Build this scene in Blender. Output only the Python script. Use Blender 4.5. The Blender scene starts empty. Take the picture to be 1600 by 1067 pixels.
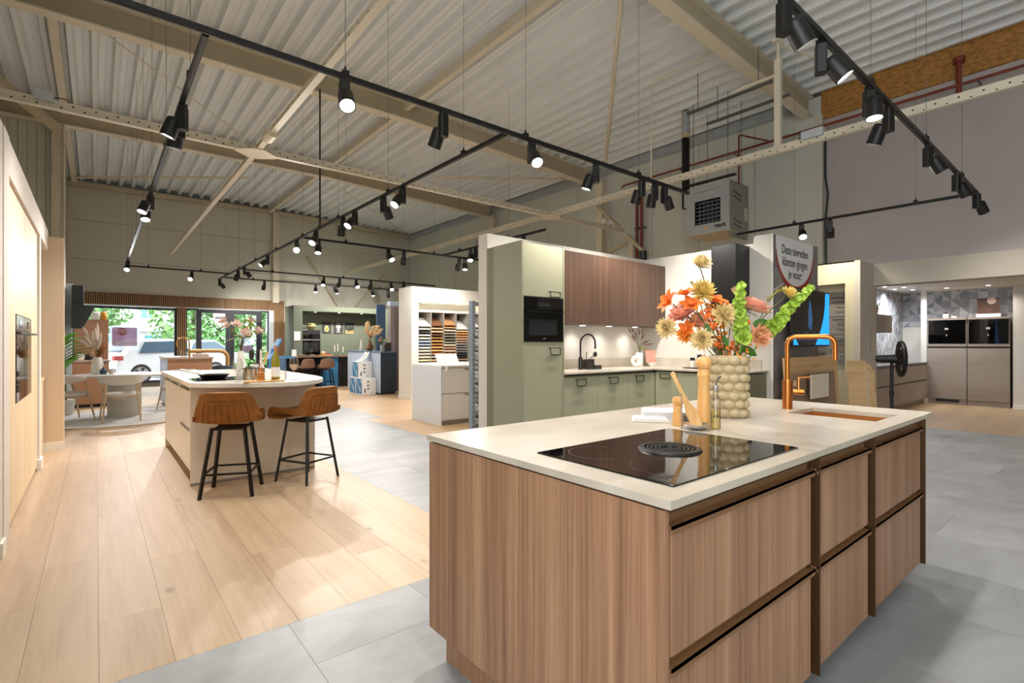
import bpy, math, random
from mathutils import Vector, Matrix, Euler
R = math.radians
rnd = random.Random(7)
scene = bpy.context.scene
COL = scene.collection

# ---------------------------------------------------------------- camera
CAM_H = 1.30
cam_data = bpy.data.cameras.new('camera')
cam = bpy.data.objects.new('camera', cam_data)
COL.objects.link(cam)
cam.location = (0, 0, CAM_H)
cam.rotation_euler = (R(90), 0, R(50.7108 - 90))
cam_data.sensor_width = 36
cam_data.lens = 17.875
cam_data.shift_y = 3.5 / 1600
cam_data.clip_start = 0.05
cam_data.clip_end = 300
scene.camera = cam

# ---------------------------------------------------------------- world: bright overcast day
world = bpy.data.worlds.new('overcast_sky')
scene.world = world
world.use_nodes = True
wn = world.node_tree.nodes
wn['Background'].inputs['Color'].default_value = (0.93, 0.97, 1.0, 1)
wn['Background'].inputs['Strength'].default_value = 2.6

# ---------------------------------------------------------------- exposure
scene.view_settings.view_transform = 'Standard'
scene.view_settings.look = 'None'
scene.view_settings.gamma = 1
scene.view_settings.exposure = 1.27
scene.view_settings.use_curve_mapping = False
LAMP_W = 62.0          # watt of one track spotlight

# ---------------------------------------------------------------- mesh builder
class MB:
    def __init__(s):
        s.v = []; s.f = []
    def add(s, vs, fs):
        b = len(s.v)
        s.v += [tuple(p) for p in vs]
        s.f += [tuple(b + i for i in f) for f in fs]
        return s
    def box(s, x0, x1, y0, y1, z0, z1, m=None):
        vs = [(x0,y0,z0),(x1,y0,z0),(x1,y1,z0),(x0,y1,z0),(x0,y0,z1),(x1,y0,z1),(x1,y1,z1),(x0,y1,z1)]
        if m is not None: vs = [m @ Vector(p) for p in vs]
        return s.add(vs, [(0,3,2,1),(4,5,6,7),(0,1,5,4),(1,2,6,5),(2,3,7,6),(3,0,4,7)])
    def cyl(s, p0, p1, r0, r1=None, n=12, cap=True):
        r1 = r0 if r1 is None else r1
        p0 = Vector(p0); p1 = Vector(p1); d = (p1 - p0)
        if d.length < 1e-9: return s
        q = d.to_track_quat('Z', 'Y')
        vs = []
        for p, r in ((p0, r0), (p1, r1)):
            for k in range(n):
                a = 2*math.pi*k/n
                vs.append(p + q @ Vector((r*math.cos(a), r*math.sin(a), 0)))
        fs = [(k, (k+1) % n, n + (k+1) % n, n + k) for k in range(n)]
        if cap: fs += [tuple(range(n-1, -1, -1)), tuple(range(n, 2*n))]
        return s.add(vs, fs)
    def bar(s, p0, p1, w, h, up=(0,0,1)):
        p0 = Vector(p0); p1 = Vector(p1); d = (p1-p0).normalized()
        u = Vector(up); sd = d.cross(u)
        if sd.length < 1e-5: sd = d.cross(Vector((1,0,0)))
        sd.normalize(); u = sd.cross(d)
        vs = []
        for p in (p0, p1):
            for a, b in ((-1,-1),(1,-1),(1,1),(-1,1)):
                vs.append(p + sd*(a*w/2) + u*(b*h/2))
        return s.add(vs, [(0,1,2,3)[::-1],(4,5,6,7),(0,1,5,4),(1,2,6,5),(2,3,7,6),(3,0,4,7)])
    def tube(s, pts, r, n=8, cap=True):
        pts = [Vector(p) for p in pts]; m = len(pts)
        rs = r if isinstance(r, (list, tuple)) else [r]*m
        up = None; vs = []
        for i, p in enumerate(pts):
            t = (pts[min(i+1, m-1)] - pts[max(i-1, 0)])
            t = t.normalized() if t.length > 1e-9 else Vector((0,0,1))
            if up is None:
                up = t.orthogonal().normalized()
            up = (up - t*up.dot(t))
            up = up.normalized() if up.length > 1e-6 else t.orthogonal().normalized()
            sd = t.cross(up)
            for k in range(n):
                a = 2*math.pi*k/n
                vs.append(p + (up*math.cos(a) + sd*math.sin(a))*rs[i])
        fs = []
        for i in range(m-1):
            for k in range(n):
                fs.append((i*n+k, i*n+(k+1) % n, (i+1)*n+(k+1) % n, (i+1)*n+k))
        if cap: fs += [tuple(range(n-1, -1, -1)), tuple((m-1)*n+k for k in range(n))]
        return s.add(vs, fs)
    def lathe(s, prof, c=(0,0,0), n=24, m=None):
        vs = []; fs = []; k = len(prof)
        for j in range(n):
            a = 2*math.pi*j/n
            for r, z in prof:
                p = Vector((r*math.cos(a), r*math.sin(a), z))
                if m is not None: p = m @ p
                vs.append(p + Vector(c))
        for j in range(n):
            for i in range(k-1):
                a = j*k+i; b = ((j+1) % n)*k+i
                fs.append((a, b, b+1, a+1))
        return s.add(vs, fs)
    def sphere(s, c, r, nu=12, nv=8, m=None):
        if not isinstance(r, (tuple, list)): r = (r, r, r)
        vs = []; fs = []
        for i in range(nv+1):
            ph = math.pi*i/nv
            for j in range(nu):
                a = 2*math.pi*j/nu
                p = Vector((r[0]*math.sin(ph)*math.cos(a), r[1]*math.sin(ph)*math.sin(a), r[2]*math.cos(ph)))
                if m is not None: p = m @ p
                vs.append(p + Vector(c))
        for i in range(nv):
            for j in range(nu):
                fs.append((i*nu+j, (i+1)*nu+j, (i+1)*nu+(j+1) % nu, i*nu+(j+1) % nu))
        return s.add(vs, fs)
    def prism(s, pts, axis, a0, a1):
        n = len(pts)
        def mk(p, a):
            if axis == 'z': return (p[0], p[1], a)
            if axis == 'y': return (p[0], a, p[1])
            return (a, p[0], p[1])
        vs = [mk(p, a0) for p in pts] + [mk(p, a1) for p in pts]
        fs = [(k, (k+1) % n, n+(k+1) % n, n+k) for k in range(n)] + [tuple(range(n-1, -1, -1)), tuple(range(n, 2*n))]
        return s.add(vs, fs)
    def poly(s, pts):
        return s.add(pts, [tuple(range(len(pts)))])
    def grid(s, fn, nu, nv):
        vs = [fn(i/nu, j/nv) for j in range(nv+1) for i in range(nu+1)]
        fs = [(j*(nu+1)+i, j*(nu+1)+i+1, (j+1)*(nu+1)+i+1, (j+1)*(nu+1)+i) for j in range(nv) for i in range(nu)]
        return s.add(vs, fs)
    def xf(s, m):
        s.v = [tuple(m @ Vector(p)) for p in s.v]; return s
    def mesh(s, name, mat, off=(0,0,0), angle=40, solid=False):
        me = bpy.data.meshes.new(name)
        ox, oy, oz = off
        me.from_pydata([(p[0]-ox, p[1]-oy, p[2]-oz) for p in s.v], [], s.f)
        me.materials.append(mat)
        me.polygons.foreach_set('use_smooth', [True]*len(me.polygons))
        me.update()
        try: me.set_sharp_from_angle(angle=R(angle))
        except Exception: pass
        return me

def link(name, me, parent=None, loc=(0,0,0)):
    o = bpy.data.objects.new(name, me)
    COL.objects.link(o)
    o.location = loc
    if parent is not None: o.parent = parent
    return o

def origin_of(o):
    p = Vector((0,0,0))
    while o is not None:
        p += o.location; o = o.parent
    return p

def part(name, mb, mat, parent, bevel=0, label=None, local=False, angle=40, solidify=0):
    """a part: the shape is given in world coordinates unless local"""
    off = (0,0,0) if local else origin_of(parent)
    o = link(name, mb.mesh(name, mat, off, angle), parent)
    mods(o, bevel, solidify)
    if label: o['label'] = label
    return o

def mods(o, bevel=0, solidify=0, segs=2):
    if solidify:
        m = o.modifiers.new('thickness', 'SOLIDIFY'); m.thickness = solidify; m.offset = 0
    if bevel:
        m = o.modifiers.new('edges', 'BEVEL'); m.width = bevel; m.segments = segs; m.limit_method = 'ANGLE'; m.angle_limit = R(50)

def tag(o, label, cat, group=None):
    o['label'] = label; o['category'] = cat
    if group: o['group'] = group
    return o

def thing(name, label, cat, loc=(0,0,0), rz=0, group=None):
    o = bpy.data.objects.new(name, None)
    COL.objects.link(o)
    o.empty_display_size = 0.1
    o.location = loc; o.rotation_euler = (0, 0, rz)
    return tag(o, label, cat, group)

def single(name, mb, mat, label, cat, group=None, bevel=0, angle=40, solidify=0):
    xs = [p[0] for p in mb.v]; ys = [p[1] for p in mb.v]; zs = [p[2] for p in mb.v]
    off = ((min(xs)+max(xs))/2, (min(ys)+max(ys))/2, min(zs))
    o = link(name, mb.mesh(name, mat, off, angle), None, off)
    mods(o, bevel, solidify)
    return tag(o, label, cat, group)

def struct(name, mb, mat, parent=None, bevel=0, angle=40):
    o = link(name, mb.mesh(name, mat, (0,0,0) if parent is None else origin_of(parent), angle), parent)
    o['kind'] = 'structure'
    mods(o, bevel)
    return o

def copy_tree(o, parent=None):
    c = o.copy(); COL.objects.link(c); c.parent = parent
    for ch in list(o.children): copy_tree(ch, c)
    return c

def dup(root, loc, rz=0, label=None, group=None):
    c = copy_tree(root); c.location = loc; c.rotation_euler = (0, 0, rz)
    if label: c['label'] = label
    if group: c['group'] = group
    return c

def smoothstep(a, b, x):
    t = max(0, min(1, (x-a)/(b-a))); return t*t*(3-2*t)

def bez(p0, p1, p2, n=8):
    p0, p1, p2 = Vector(p0), Vector(p1), Vector(p2)
    return [(1-t)**2*p0 + 2*t*(1-t)*p1 + t*t*p2 for t in [i/n for i in range(n+1)]]

def arc_path(pts, r, n=6):
    """polyline with rounded corners"""
    pts = [Vector(p) for p in pts]; out = [pts[0]]
    for a, b, c in zip(pts, pts[1:], pts[2:]):
        d0 = (a-b).normalized(); d1 = (c-b).normalized()
        out += bez(b+d0*r, b, b+d1*r, n)
    out.append(pts[-1])
    return out
# ---------------------------------------------------------------- materials
def srgb(h):
    h = h.lstrip('#')
    c = [int(h[i:i+2], 16)/255 for i in (0, 2, 4)]
    return tuple(x/12.92 if x <= 0.04045 else ((x+0.055)/1.055)**2.4 for x in c) + (1,)

def new_mat(name):
    m = bpy.data.materials.new(name); m.use_nodes = True
    return m, m.node_tree.nodes, m.node_tree.links, m.node_tree.nodes['Principled BSDF']

def scaled(c, k): return tuple(min(1, x*k) for x in c[:3]) + (1,)

def mat(name, col, rough=0.5, metal=0.0, var=0.0, vscale=4.0, stretch=(1,1,1), bump=0.0, bscale=60, coat=0.0, emit=0, spec=0.5, rvar=0.0, sheen=0.0):
    m, N, L, P = new_mat(name)
    c = srgb(col) if isinstance(col, str) else col
    P.inputs['Base Color'].default_value = c
    P.inputs['Roughness'].default_value = rough
    P.inputs['Metallic'].default_value = metal
    P.inputs['Specular IOR Level'].default_value = spec
    P.inputs['Coat Weight'].default_value = coat
    P.inputs['Sheen Weight'].default_value = sheen
    if emit:
        P.inputs['Emission Color'].default_value = c
        P.inputs['Emission Strength'].default_value = emit
    if var or bump or rvar:
        tc = N.new('ShaderNodeTexCoord'); mp = N.new('ShaderNodeMapping')
        mp.inputs['Scale'].default_value = stretch
        L.new(tc.outputs['Object'], mp.inputs['Vector'])
    if var or rvar:
        n = N.new('ShaderNodeTexNoise'); n.inputs['Scale'].default_value = vscale; n.inputs['Detail'].default_value = 5
        L.new(mp.outputs['Vector'], n.inputs['Vector'])
    if var:
        r = N.new('ShaderNodeValToRGB')
        r.color_ramp.elements[0].position = 0.3; r.color_ramp.elements[1].position = 0.7
        r.color_ramp.elements[0].color = scaled(c, 1-var); r.color_ramp.elements[1].color = scaled(c, 1+var)
        L.new(n.outputs['Fac'], r.inputs['Fac']); L.new(r.outputs['Color'], P.inputs['Base Color'])
    if rvar:
        mr = N.new('ShaderNodeMapRange'); mr.inputs['To Min'].default_value = max(0, rough-rvar); mr.inputs['To Max'].default_value = rough+rvar
        L.new(n.outputs['Fac'], mr.inputs['Value']); L.new(mr.outputs['Result'], P.inputs['Roughness'])
    if bump:
        b = N.new('ShaderNodeTexNoise'); b.inputs['Scale'].default_value = bscale; b.inputs['Detail'].default_value = 3
        L.new(mp.outputs['Vector'], b.inputs['Vector'])
        bn = N.new('ShaderNodeBump'); bn.inputs['Strength'].default_value = bump; bn.inputs['Distance'].default_value = 0.01
        L.new(b.outputs['Fac'], bn.inputs['Height']); L.new(bn.outputs['Normal'], P.inputs['Normal'])
    return m

def wood(name, dark, mid, light, axis='z', across=45, along=0.9, rough=0.45, per_object=0.0, coarse=0.35, bump=0.08, knots=False):
    m, N, L, P = new_mat(name)
    tc = N.new('ShaderNodeTexCoord'); mp = N.new('ShaderNodeMapping')
    sc = {'x': (along, across, across), 'y': (across, along, across), 'z': (across, across, along)}[axis]
    mp.inputs['Scale'].default_value = sc
    vec = tc.outputs['Object']
    oi = N.new('ShaderNodeObjectInfo')
    if per_object:
        ml = N.new('ShaderNodeVectorMath'); ml.operation = 'SCALE'
        cb = N.new('ShaderNodeCombineXYZ')
        for k in range(3): L.new(oi.outputs['Random'], cb.inputs[k])
        L.new(cb.outputs['Vector'], ml.inputs[0]); ml.inputs['Scale'].default_value = 37.0
        ad = N.new('ShaderNodeVectorMath'); L.new(vec, ad.inputs[0]); L.new(ml.outputs['Vector'], ad.inputs[1])
        vec = ad.outputs['Vector']
    L.new(vec, mp.inputs['Vector'])
    fine = N.new('ShaderNodeTexNoise'); fine.inputs['Scale'].default_value = 1.0; fine.inputs['Detail'].default_value = 6; fine.inputs['Roughness'].default_value = 0.65
    fine.inputs['Distortion'].default_value = 0.3
    L.new(mp.outputs['Vector'], fine.inputs['Vector'])
    mp2 = N.new('ShaderNodeMapping'); mp2.inputs['Scale'].default_value = tuple(v*0.16 for v in sc)
    L.new(vec, mp2.inputs['Vector'])
    co = N.new('ShaderNodeTexNoise'); co.inputs['Scale'].default_value = 1.0; co.inputs['Detail'].default_value = 3
    L.new(mp2.outputs['Vector'], co.inputs['Vector'])
    mx = N.new('ShaderNodeMix'); mx.inputs[0].default_value = coarse
    L.new(fine.outputs['Fac'], mx.inputs[2]); L.new(co.outputs['Fac'], mx.inputs[3])
    ramp = N.new('ShaderNodeValToRGB'); e = ramp.color_ramp.elements
    e[0].position = 0.30; e[0].color = srgb(dark); e[1].position = 0.68; e[1].color = srgb(light)
    k = ramp.color_ramp.elements.new(0.48); k.color = srgb(mid)
    L.new(mx.outputs[0], ramp.inputs['Fac'])
    colr = ramp.outputs['Color']
    if knots:
        vo = N.new('ShaderNodeTexVoronoi'); vo.inputs['Scale'].default_value = 1.0
        mp3 = N.new('ShaderNodeMapping'); mp3.inputs['Scale'].default_value = {'x': (1.3, 2.6, 2.6), 'y': (2.6, 1.3, 2.6), 'z': (2.6, 2.6, 1.3)}[axis]
        L.new(vec, mp3.inputs['Vector']); L.new(mp3.outputs['Vector'], vo.inputs['Vector'])
        mr = N.new('ShaderNodeMapRange'); mr.inputs['From Min'].default_value = 0.0; mr.inputs['From Max'].default_value = 0.075
        mr.inputs['To Min'].default_value = 0.55; mr.inputs['To Max'].default_value = 1.0
        L.new(vo.outputs['Distance'], mr.inputs['Value'])
        mu = N.new('ShaderNodeMix'); mu.data_type = 'RGBA'; mu.blend_type = 'MULTIPLY'; mu.inputs[0].default_value = 1
        L.new(colr, mu.inputs[6]); L.new(mr.outputs['Result'], mu.inputs[7]); colr = mu.outputs[2]
    if per_object:
        hv = N.new('ShaderNodeHueSaturation')
        mr2 = N.new('ShaderNodeMapRange'); mr2.inputs['To Min'].default_value = 1-per_object; mr2.inputs['To Max'].default_value = 1+per_object
        L.new(oi.outputs['Random'], mr2.inputs['Value']); L.new(mr2.outputs['Result'], hv.inputs['Value'])
        L.new(colr, hv.inputs['Color']); colr = hv.outputs['Color']
    L.new(colr, P.inputs['Base Color'])
    P.inputs['Roughness'].default_value = rough
    bn = N.new('ShaderNodeBump'); bn.inputs['Strength'].default_value = bump; bn.inputs['Distance'].default_value = 0.003
    L.new(fine.outputs['Fac'], bn.inputs['Height']); L.new(bn.outputs['Normal'], P.inputs['Normal'])
    return m

def thin_glass(name, tint=(0.95, 0.98, 1, 1), gloss=0.12, rough=0.02):
    m = bpy.data.materials.new(name); m.use_nodes = True
    N = m.node_tree.nodes; L = m.node_tree.links; N.clear()
    out = N.new('ShaderNodeOutputMaterial'); mix = N.new('ShaderNodeMixShader')
    tr = N.new('ShaderNodeBsdfTransparent'); tr.inputs['Color'].default_value = tint
    gl = N.new('ShaderNodeBsdfGlossy'); gl.inputs['Roughness'].default_value = rough
    lw = N.new('ShaderNodeLayerWeight'); lw.inputs['Blend'].default_value = 0.25
    mr = N.new('ShaderNodeMapRange'); mr.inputs['To Min'].default_value = gloss*0.3; mr.inputs['To Max'].default_value = min(1, gloss*3)
    L.new(lw.outputs['Fresnel'], mr.inputs['Value']); L.new(mr.outputs['Result'], mix.inputs['Fac'])
    L.new(tr.outputs[0], mix.inputs[1]); L.new(gl.outputs[0], mix.inputs[2]); L.new(mix.outputs[0], out.inputs['Surface'])
    return m

def stone(name, base, dark, rough=0.35, scale=1.6, stretch=(1, 3, 1), per_object=0.0, fine=0.02):
    m, N, L, P = new_mat(name)
    tc = N.new('ShaderNodeTexCoord'); mp = N.new('ShaderNodeMapping'); mp.inputs['Scale'].default_value = stretch
    vec = tc.outputs['Object']
    oi = N.new('ShaderNodeObjectInfo')
    if per_object:
        cb = N.new('ShaderNodeCombineXYZ'); ml = N.new('ShaderNodeVectorMath'); ml.operation = 'SCALE'; ml.inputs['Scale'].default_value = 23.0
        for k in range(3): L.new(oi.outputs['Random'], cb.inputs[k])
        L.new(cb.outputs['Vector'], ml.inputs[0])
        ad = N.new('ShaderNodeVectorMath'); L.new(vec, ad.inputs[0]); L.new(ml.outputs['Vector'], ad.inputs[1]); vec = ad.outputs['Vector']
    L.new(vec, mp.inputs['Vector'])
    n = N.new('ShaderNodeTexNoise'); n.inputs['Scale'].default_value = scale; n.inputs['Detail'].default_value = 8; n.inputs['Roughness'].default_value = 0.6; n.inputs['Distortion'].default_value = 0.8
    L.new(mp.outputs['Vector'], n.inputs['Vector'])
    r = N.new('ShaderNodeValToRGB'); r.color_ramp.elements[0].position = 0.32; r.color_ramp.elements[1].position = 0.66
    r.color_ramp.elements[0].color = srgb(dark); r.color_ramp.elements[1].color = srgb(base)
    L.new(n.outputs['Fac'], r.inputs['Fac']); c = r.outputs['Color']
    if per_object:
        hv = N.new('ShaderNodeHueSaturation'); mr2 = N.new('ShaderNodeMapRange'); mr2.inputs['To Min'].default_value = 1-per_object; mr2.inputs['To Max'].default_value = 1+per_object
        L.new(oi.outputs['Random'], mr2.inputs['Value']); L.new(mr2.outputs['Result'], hv.inputs['Value']); L.new(c, hv.inputs['Color']); c = hv.outputs['Color']
    L.new(c, P.inputs['Base Color']); P.inputs['Roughness'].default_value = rough
    return m

def film(name, col, clear):
    m = bpy.data.materials.new(name); m.use_nodes = True
    N = m.node_tree.nodes; L = m.node_tree.links; N.clear()
    out = N.new('ShaderNodeOutputMaterial'); mix = N.new('ShaderNodeMixShader'); mix.inputs['Fac'].default_value = clear
    df = N.new('ShaderNodeBsdfTranslucent'); df.inputs['Color'].default_value = srgb(col)
    tr = N.new('ShaderNodeBsdfTransparent'); tr.inputs['Color'].default_value = srgb(col)
    L.new(df.outputs[0], mix.inputs[1]); L.new(tr.outputs[0], mix.inputs[2]); L.new(mix.outputs[0], out.inputs['Surface'])
    return m

M = {}
# wood
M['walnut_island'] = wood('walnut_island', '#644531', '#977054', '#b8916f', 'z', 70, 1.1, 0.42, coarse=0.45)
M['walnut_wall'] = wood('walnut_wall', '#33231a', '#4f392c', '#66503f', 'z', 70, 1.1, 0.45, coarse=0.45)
M['oak_floor'] = wood('oak_floor', '#a88d6f', '#bda284', '#cab194', 'y', 22, 1.2, 0.45, per_object=0.05, coarse=0.5, bump=0.04, knots=True)
M['oak_far'] = wood('oak_far', '#a3835f', '#b99a76', '#c8ac8a', 'x', 22, 1.2, 0.4, per_object=0.05, coarse=0.5, bump=0.04)
M['oak_light'] = wood('oak_light', '#d3b78e', '#e2c9a2', '#ecd8b6', 'z', 18, 0.8, 0.5, coarse=0.5)
M['oak_slat'] = wood('oak_slat', '#8a6440', '#a9835a', '#be9a70', 'z', 60, 2, 0.55, per_object=0.0)
M['oak_bar'] = wood('oak_bar', '#6f5540', '#8d6f56', '#a3856a', 'x', 40, 2, 0.45)
M['oak_chair'] = wood('oak_chair', '#a48b6c', '#bfa585', '#d2bb9c', 'z', 60, 3, 0.5)
M['board_oak'] = wood('board_oak', '#b08a5c', '#cda878', '#e0c096', 'x', 20, 1.0, 0.5, per_object=0.08)
M['board_brown'] = wood('board_brown', '#6b5240', '#8b6d55', '#a1826a', 'x', 20, 1.0, 0.5)
M['board_grey'] = wood('board_grey', '#a8998a', '#c0b1a0', '#cfc2b2', 'x', 20, 1.0, 0.5)
M['utensil_wood'] = wood('utensil_wood', '#c08a4a', '#d7a566', '#e6bb82', 'z', 60, 3, 0.5)
M['mill_wood'] = wood('mill_wood', '#c98d4a', '#dca763', '#e7b979', 'z', 60, 3, 0.35)
M['orange_wood'] = mat('orange_wood', '#b8722c', 0.25, var=0.1, vscale=8)
M['grey_wood'] = wood('grey_wood', '#81756a', '#988b7f', '#a69a8e', 'y', 9, 1.5, 0.5, coarse=0.7)
M['osb'] = mat('osb', '#a47438', 0.75, var=0.4, vscale=13, stretch=(1, 1, 2.2))
# painted and plain
M['cream_steel'] = mat('cream_steel', '#d8cfba', 0.5, var=0.05, vscale=2)
M['cream_dark'] = mat('cream_dark', '#b9ad92', 0.55, var=0.06, vscale=2)
M['deck'] = mat('deck', '#e3e7e8', 0.5, 0.0, var=0.05, vscale=1.1, stretch=(1.5, 0.4, 1))
M['panel_wall'] = mat('panel_wall', '#c6c4b7', 0.55, var=0.03, vscale=1)
M['panel_wall_left'] = mat('panel_wall_left', '#c2c1b4', 0.55, var=0.03, vscale=1)
M['panel_wall_light'] = mat('panel_wall_light', '#c6c8bf', 0.5, var=0.03, vscale=1)
M['plaster'] = mat('plaster', '#b3aaa7', 0.8, var=0.06, vscale=1.2)
M['white_wall'] = mat('white_wall', '#d9d4cb', 0.75)
M['white_paint'] = mat('white_paint', '#e6e3da', 0.6)
M['cream_wall'] = mat('cream_wall', '#cfc6a6', 0.75)
M['greige_wall'] = mat('greige_wall', '#c6bdaf', 0.75)
M['beige_wall'] = mat('beige_wall', '#d6bfa4', 0.75)
M['soffit'] = mat('soffit', '#d9d0c6', 0.75)
M['purple_plaster'] = mat('purple_plaster', '#9b8f8e', 0.7, var=0.12, vscale=3)
M['dark_green'] = mat('dark_green', '#67705f', 0.7)
M['dark_green_deep'] = mat('dark_green_deep', '#5d6458', 0.7)
M['sage'] = mat('sage', '#a7a68c', 0.42)
M['sage_shaded'] = mat('sage_shaded', '#989780', 0.45)  # same sage, darkened to paint shade onto the tall cabinet's side
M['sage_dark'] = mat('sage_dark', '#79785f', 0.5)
M['white_front'] = mat('white_front', '#eceae6', 0.35)
M['beige_front'] = mat('beige_front', '#dacbb8', 0.5)
M['light_grey_front'] = mat('light_grey_front', '#d5d2cb', 0.45)
M['plinth_grey'] = mat('plinth_grey', '#8d8278', 0.5)
M['brown_front'] = mat('brown_front', '#b58665', 0.5)
M['taupe_front'] = mat('taupe_front', '#b9a296', 0.5)
M['blue_front'] = mat('blue_front', '#3f83b4', 0.45)
M['pale_blue'] = mat('pale_blue', '#b9cbe2', 0.5)
M['navy'] = mat('navy', '#232c38', 0.5)
M['navy_panel'] = mat('navy_panel', '#39597a', 0.5)
M['black'] = mat('black', '#0d0d0e', 0.45)
M['black_matt'] = mat('black_matt', '#121213', 0.6)
M['black_metal'] = mat('black_metal', '#1b1918', 0.4, 0.5)
M['black_glass'] = mat('black_glass', '#050506', 0.04, spec=0.6)
M['oven_glass'] = mat('oven_glass', '#26282a', 0.06, spec=0.6)
M['hood_grey'] = mat('hood_grey', '#2b2e33', 0.45)
M['gunmetal'] = mat('gunmetal', '#4a4744', 0.3, 0.9)
M['bronze'] = mat('bronze', '#5a4128', 0.38, 0.75)
M['bronze_light'] = mat('bronze_light', '#8e6a48', 0.42, 0.4)
M['copper'] = mat('copper', '#b9743a', 0.28, 1.0)
M['copper_sink'] = mat('copper_sink', '#b0733a', 0.5, 0.35, rvar=0.06, vscale=12)
M['gold'] = mat('gold', '#c9a25e', 0.3, 1.0)
M['steel'] = mat('steel', '#c4c7c9', 0.3, 1.0)
M['chrome'] = mat('chrome', '#d8d8d8', 0.12, 1.0)
M['steel_blue'] = mat('steel_blue', '#8c98a3', 0.45, 0.4)
M['galvanised'] = mat('galvanised', '#bcc3c8', 0.4, 0.6, var=0.08, vscale=9)
M['heater_grey'] = mat('heater_grey', '#8b8982', 0.5, 0.2)
M['heater_under'] = mat('heater_under', '#c9b48c', 0.5)
M['red_pipe'] = mat('red_pipe', '#7a3322', 0.4)
M['grey_pipe'] = mat('grey_pipe', '#6c6a66', 0.4, 0.6)
M['wire'] = mat('wire', '#77756d', 0.5, 0.5)
M['joint_dark'] = mat('joint_dark', '#6b6a62', 0.8)
M['grout'] = mat('grout', '#8a8983', 0.9)
# stone
M['tile'] = stone('tile', '#a0a2a3', '#868889', 0.42, 1.1, (1.2, 2.6, 1), per_object=0.025)
M['worktop'] = stone('worktop', '#cdc4b6', '#b5aa99', 0.3, 1.3, (1.0, 3.0, 1))
M['worktop_white'] = stone('worktop_white', '#e2ded6', '#d0c9be', 0.25, 2.0, (1, 1, 1))
M['table_stone'] = stone('table_stone', '#dedad2', '#cdc8c0', 0.3, 2.0, (1, 1, 1))
M['concrete_grey'] = stone('concrete_grey', '#cfccc5', '#b5b1aa', 0.55, 2.0, (1, 1, 1))
# fabric
M['cognac'] = mat('cognac', '#86500f', 0.75, var=0.2, vscale=9, bump=0.15, bscale=120)
M['stitch'] = mat('stitch', '#6e3a15', 0.8)
M['cognac_brown'] = mat('cognac_brown', '#8a6a55', 0.7, var=0.1, vscale=9)
M['chair_fabric'] = mat('chair_fabric', '#d2cec6', 0.85, bump=0.2, bscale=250)
M['rug'] = mat('rug', '#d3d2d0', 0.95, var=0.08, vscale=5, bump=0.4, bscale=180)
M['rug_edge'] = mat('rug_edge', '#a99473', 0.9)
M['olive_fabric'] = mat('olive_fabric', '#70714a', 0.85)
M['slate_fabric'] = mat('slate_fabric', '#4c5a6c', 0.8)
# ceramics and small things
M['ceramic_white'] = mat('ceramic_white', '#e8e4db', 0.45)
M['ceramic_cream'] = mat('ceramic_cream', '#b8a682', 0.65, var=0.08, vscale=14, bump=0.15, bscale=60)
M['vase_gap'] = mat('vase_gap', '#a9987a', 0.8)
M['paper'] = mat('paper', '#eeecea', 0.7)
M['paper_side'] = mat('paper_side', '#c9c8cc', 0.8)
M['book_dark'] = mat('book_dark', '#5f5c5a', 0.6)
M['linen'] = mat('linen', '#e4e1da', 0.9, bump=0.2, bscale=200)
M['candle'] = mat('candle', '#eee0d8', 0.5)
M['wine_green'] = mat('wine_green', '#8f8410', 0.12, spec=0.6)
M['wine_foil'] = mat('wine_foil', '#c98a5a', 0.35, 0.4)
M['wine'] = mat('wine', '#d9b58c', 0.15)
M['oil'] = thin_glass('oil', (0.93, 0.86, 0.55, 1), 0.08)
M['glass'] = thin_glass('glass', (0.97, 0.98, 0.97, 1), 0.25)
M['window_glass'] = thin_glass('window_glass', (0.97, 0.99, 1.0, 1), 0.12)
M['tray'] = mat('tray', '#cf9f63', 0.5)
M['pampas'] = mat('pampas', '#d8c9bb', 0.95)
M['dried_brown'] = mat('dried_brown', '#8f5a38', 0.9)
M['dried_cream'] = mat('dried_cream', '#dcbf94', 0.9)
M['leaf_green'] = mat('leaf_green', '#3c6a22', 0.5, var=0.2, vscale=20)
M['leaf_bright'] = mat('leaf_bright', '#5da02f', 0.45, var=0.2, vscale=10)
M['bells'] = mat('bells', '#a3bf48', 0.55, var=0.15, vscale=30)
M['stem'] = mat('stem', '#55602e', 0.6)
M['stem_dark'] = mat('stem_dark', '#4a3a26', 0.6)
M['petal_yellow'] = mat('petal_yellow', '#e2c56c', 0.6, var=0.12, vscale=40)
M['petal_cream'] = mat('petal_cream', '#e6cf95', 0.6, var=0.12, vscale=40)
M['petal_peach'] = mat('petal_peach', '#f0b489', 0.6, var=0.12, vscale=40)
M['petal_pink'] = mat('petal_pink', '#f4b097', 0.6, var=0.14, vscale=40)
M['petal_orange'] = mat('petal_orange', '#ec7a2b', 0.55, var=0.15, vscale=40)
M['petal_amber'] = mat('petal_amber', '#f09a34', 0.55, var=0.12, vscale=40)
M['petal_blush'] = mat('petal_blush', '#d8b9ad', 0.7)
M['petal_white'] = mat('petal_white', '#ece8e0', 0.7)
M['leaf_olive'] = mat('leaf_olive', '#a8a145', 0.6)
M['red_print'] = mat('red_print', '#b5362c', 0.6)
M['pink_print'] = film('pink_print', '#f2d4d6', .5)
M['mauve_print'] = film('mauve_print', '#bfa6ac', .55)
M['lavender_print'] = film('lavender_print', '#dcdee6', .6)
M['white_print'] = mat('white_print', '#f0efef', 0.6)
M['black_print'] = mat('black_print', '#1a1a1a', 0.7)
M['blue_print'] = mat('blue_print', '#1f7fb4', 0.5)
M['sign_photo'] = mat('sign_photo', '#86807e', 0.5, var=0.25, vscale=5)
M['poster_dark'] = mat('poster_dark', '#33333a', 0.6)
M['lime'] = mat('lime', '#d9d070', 0.6)
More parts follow.
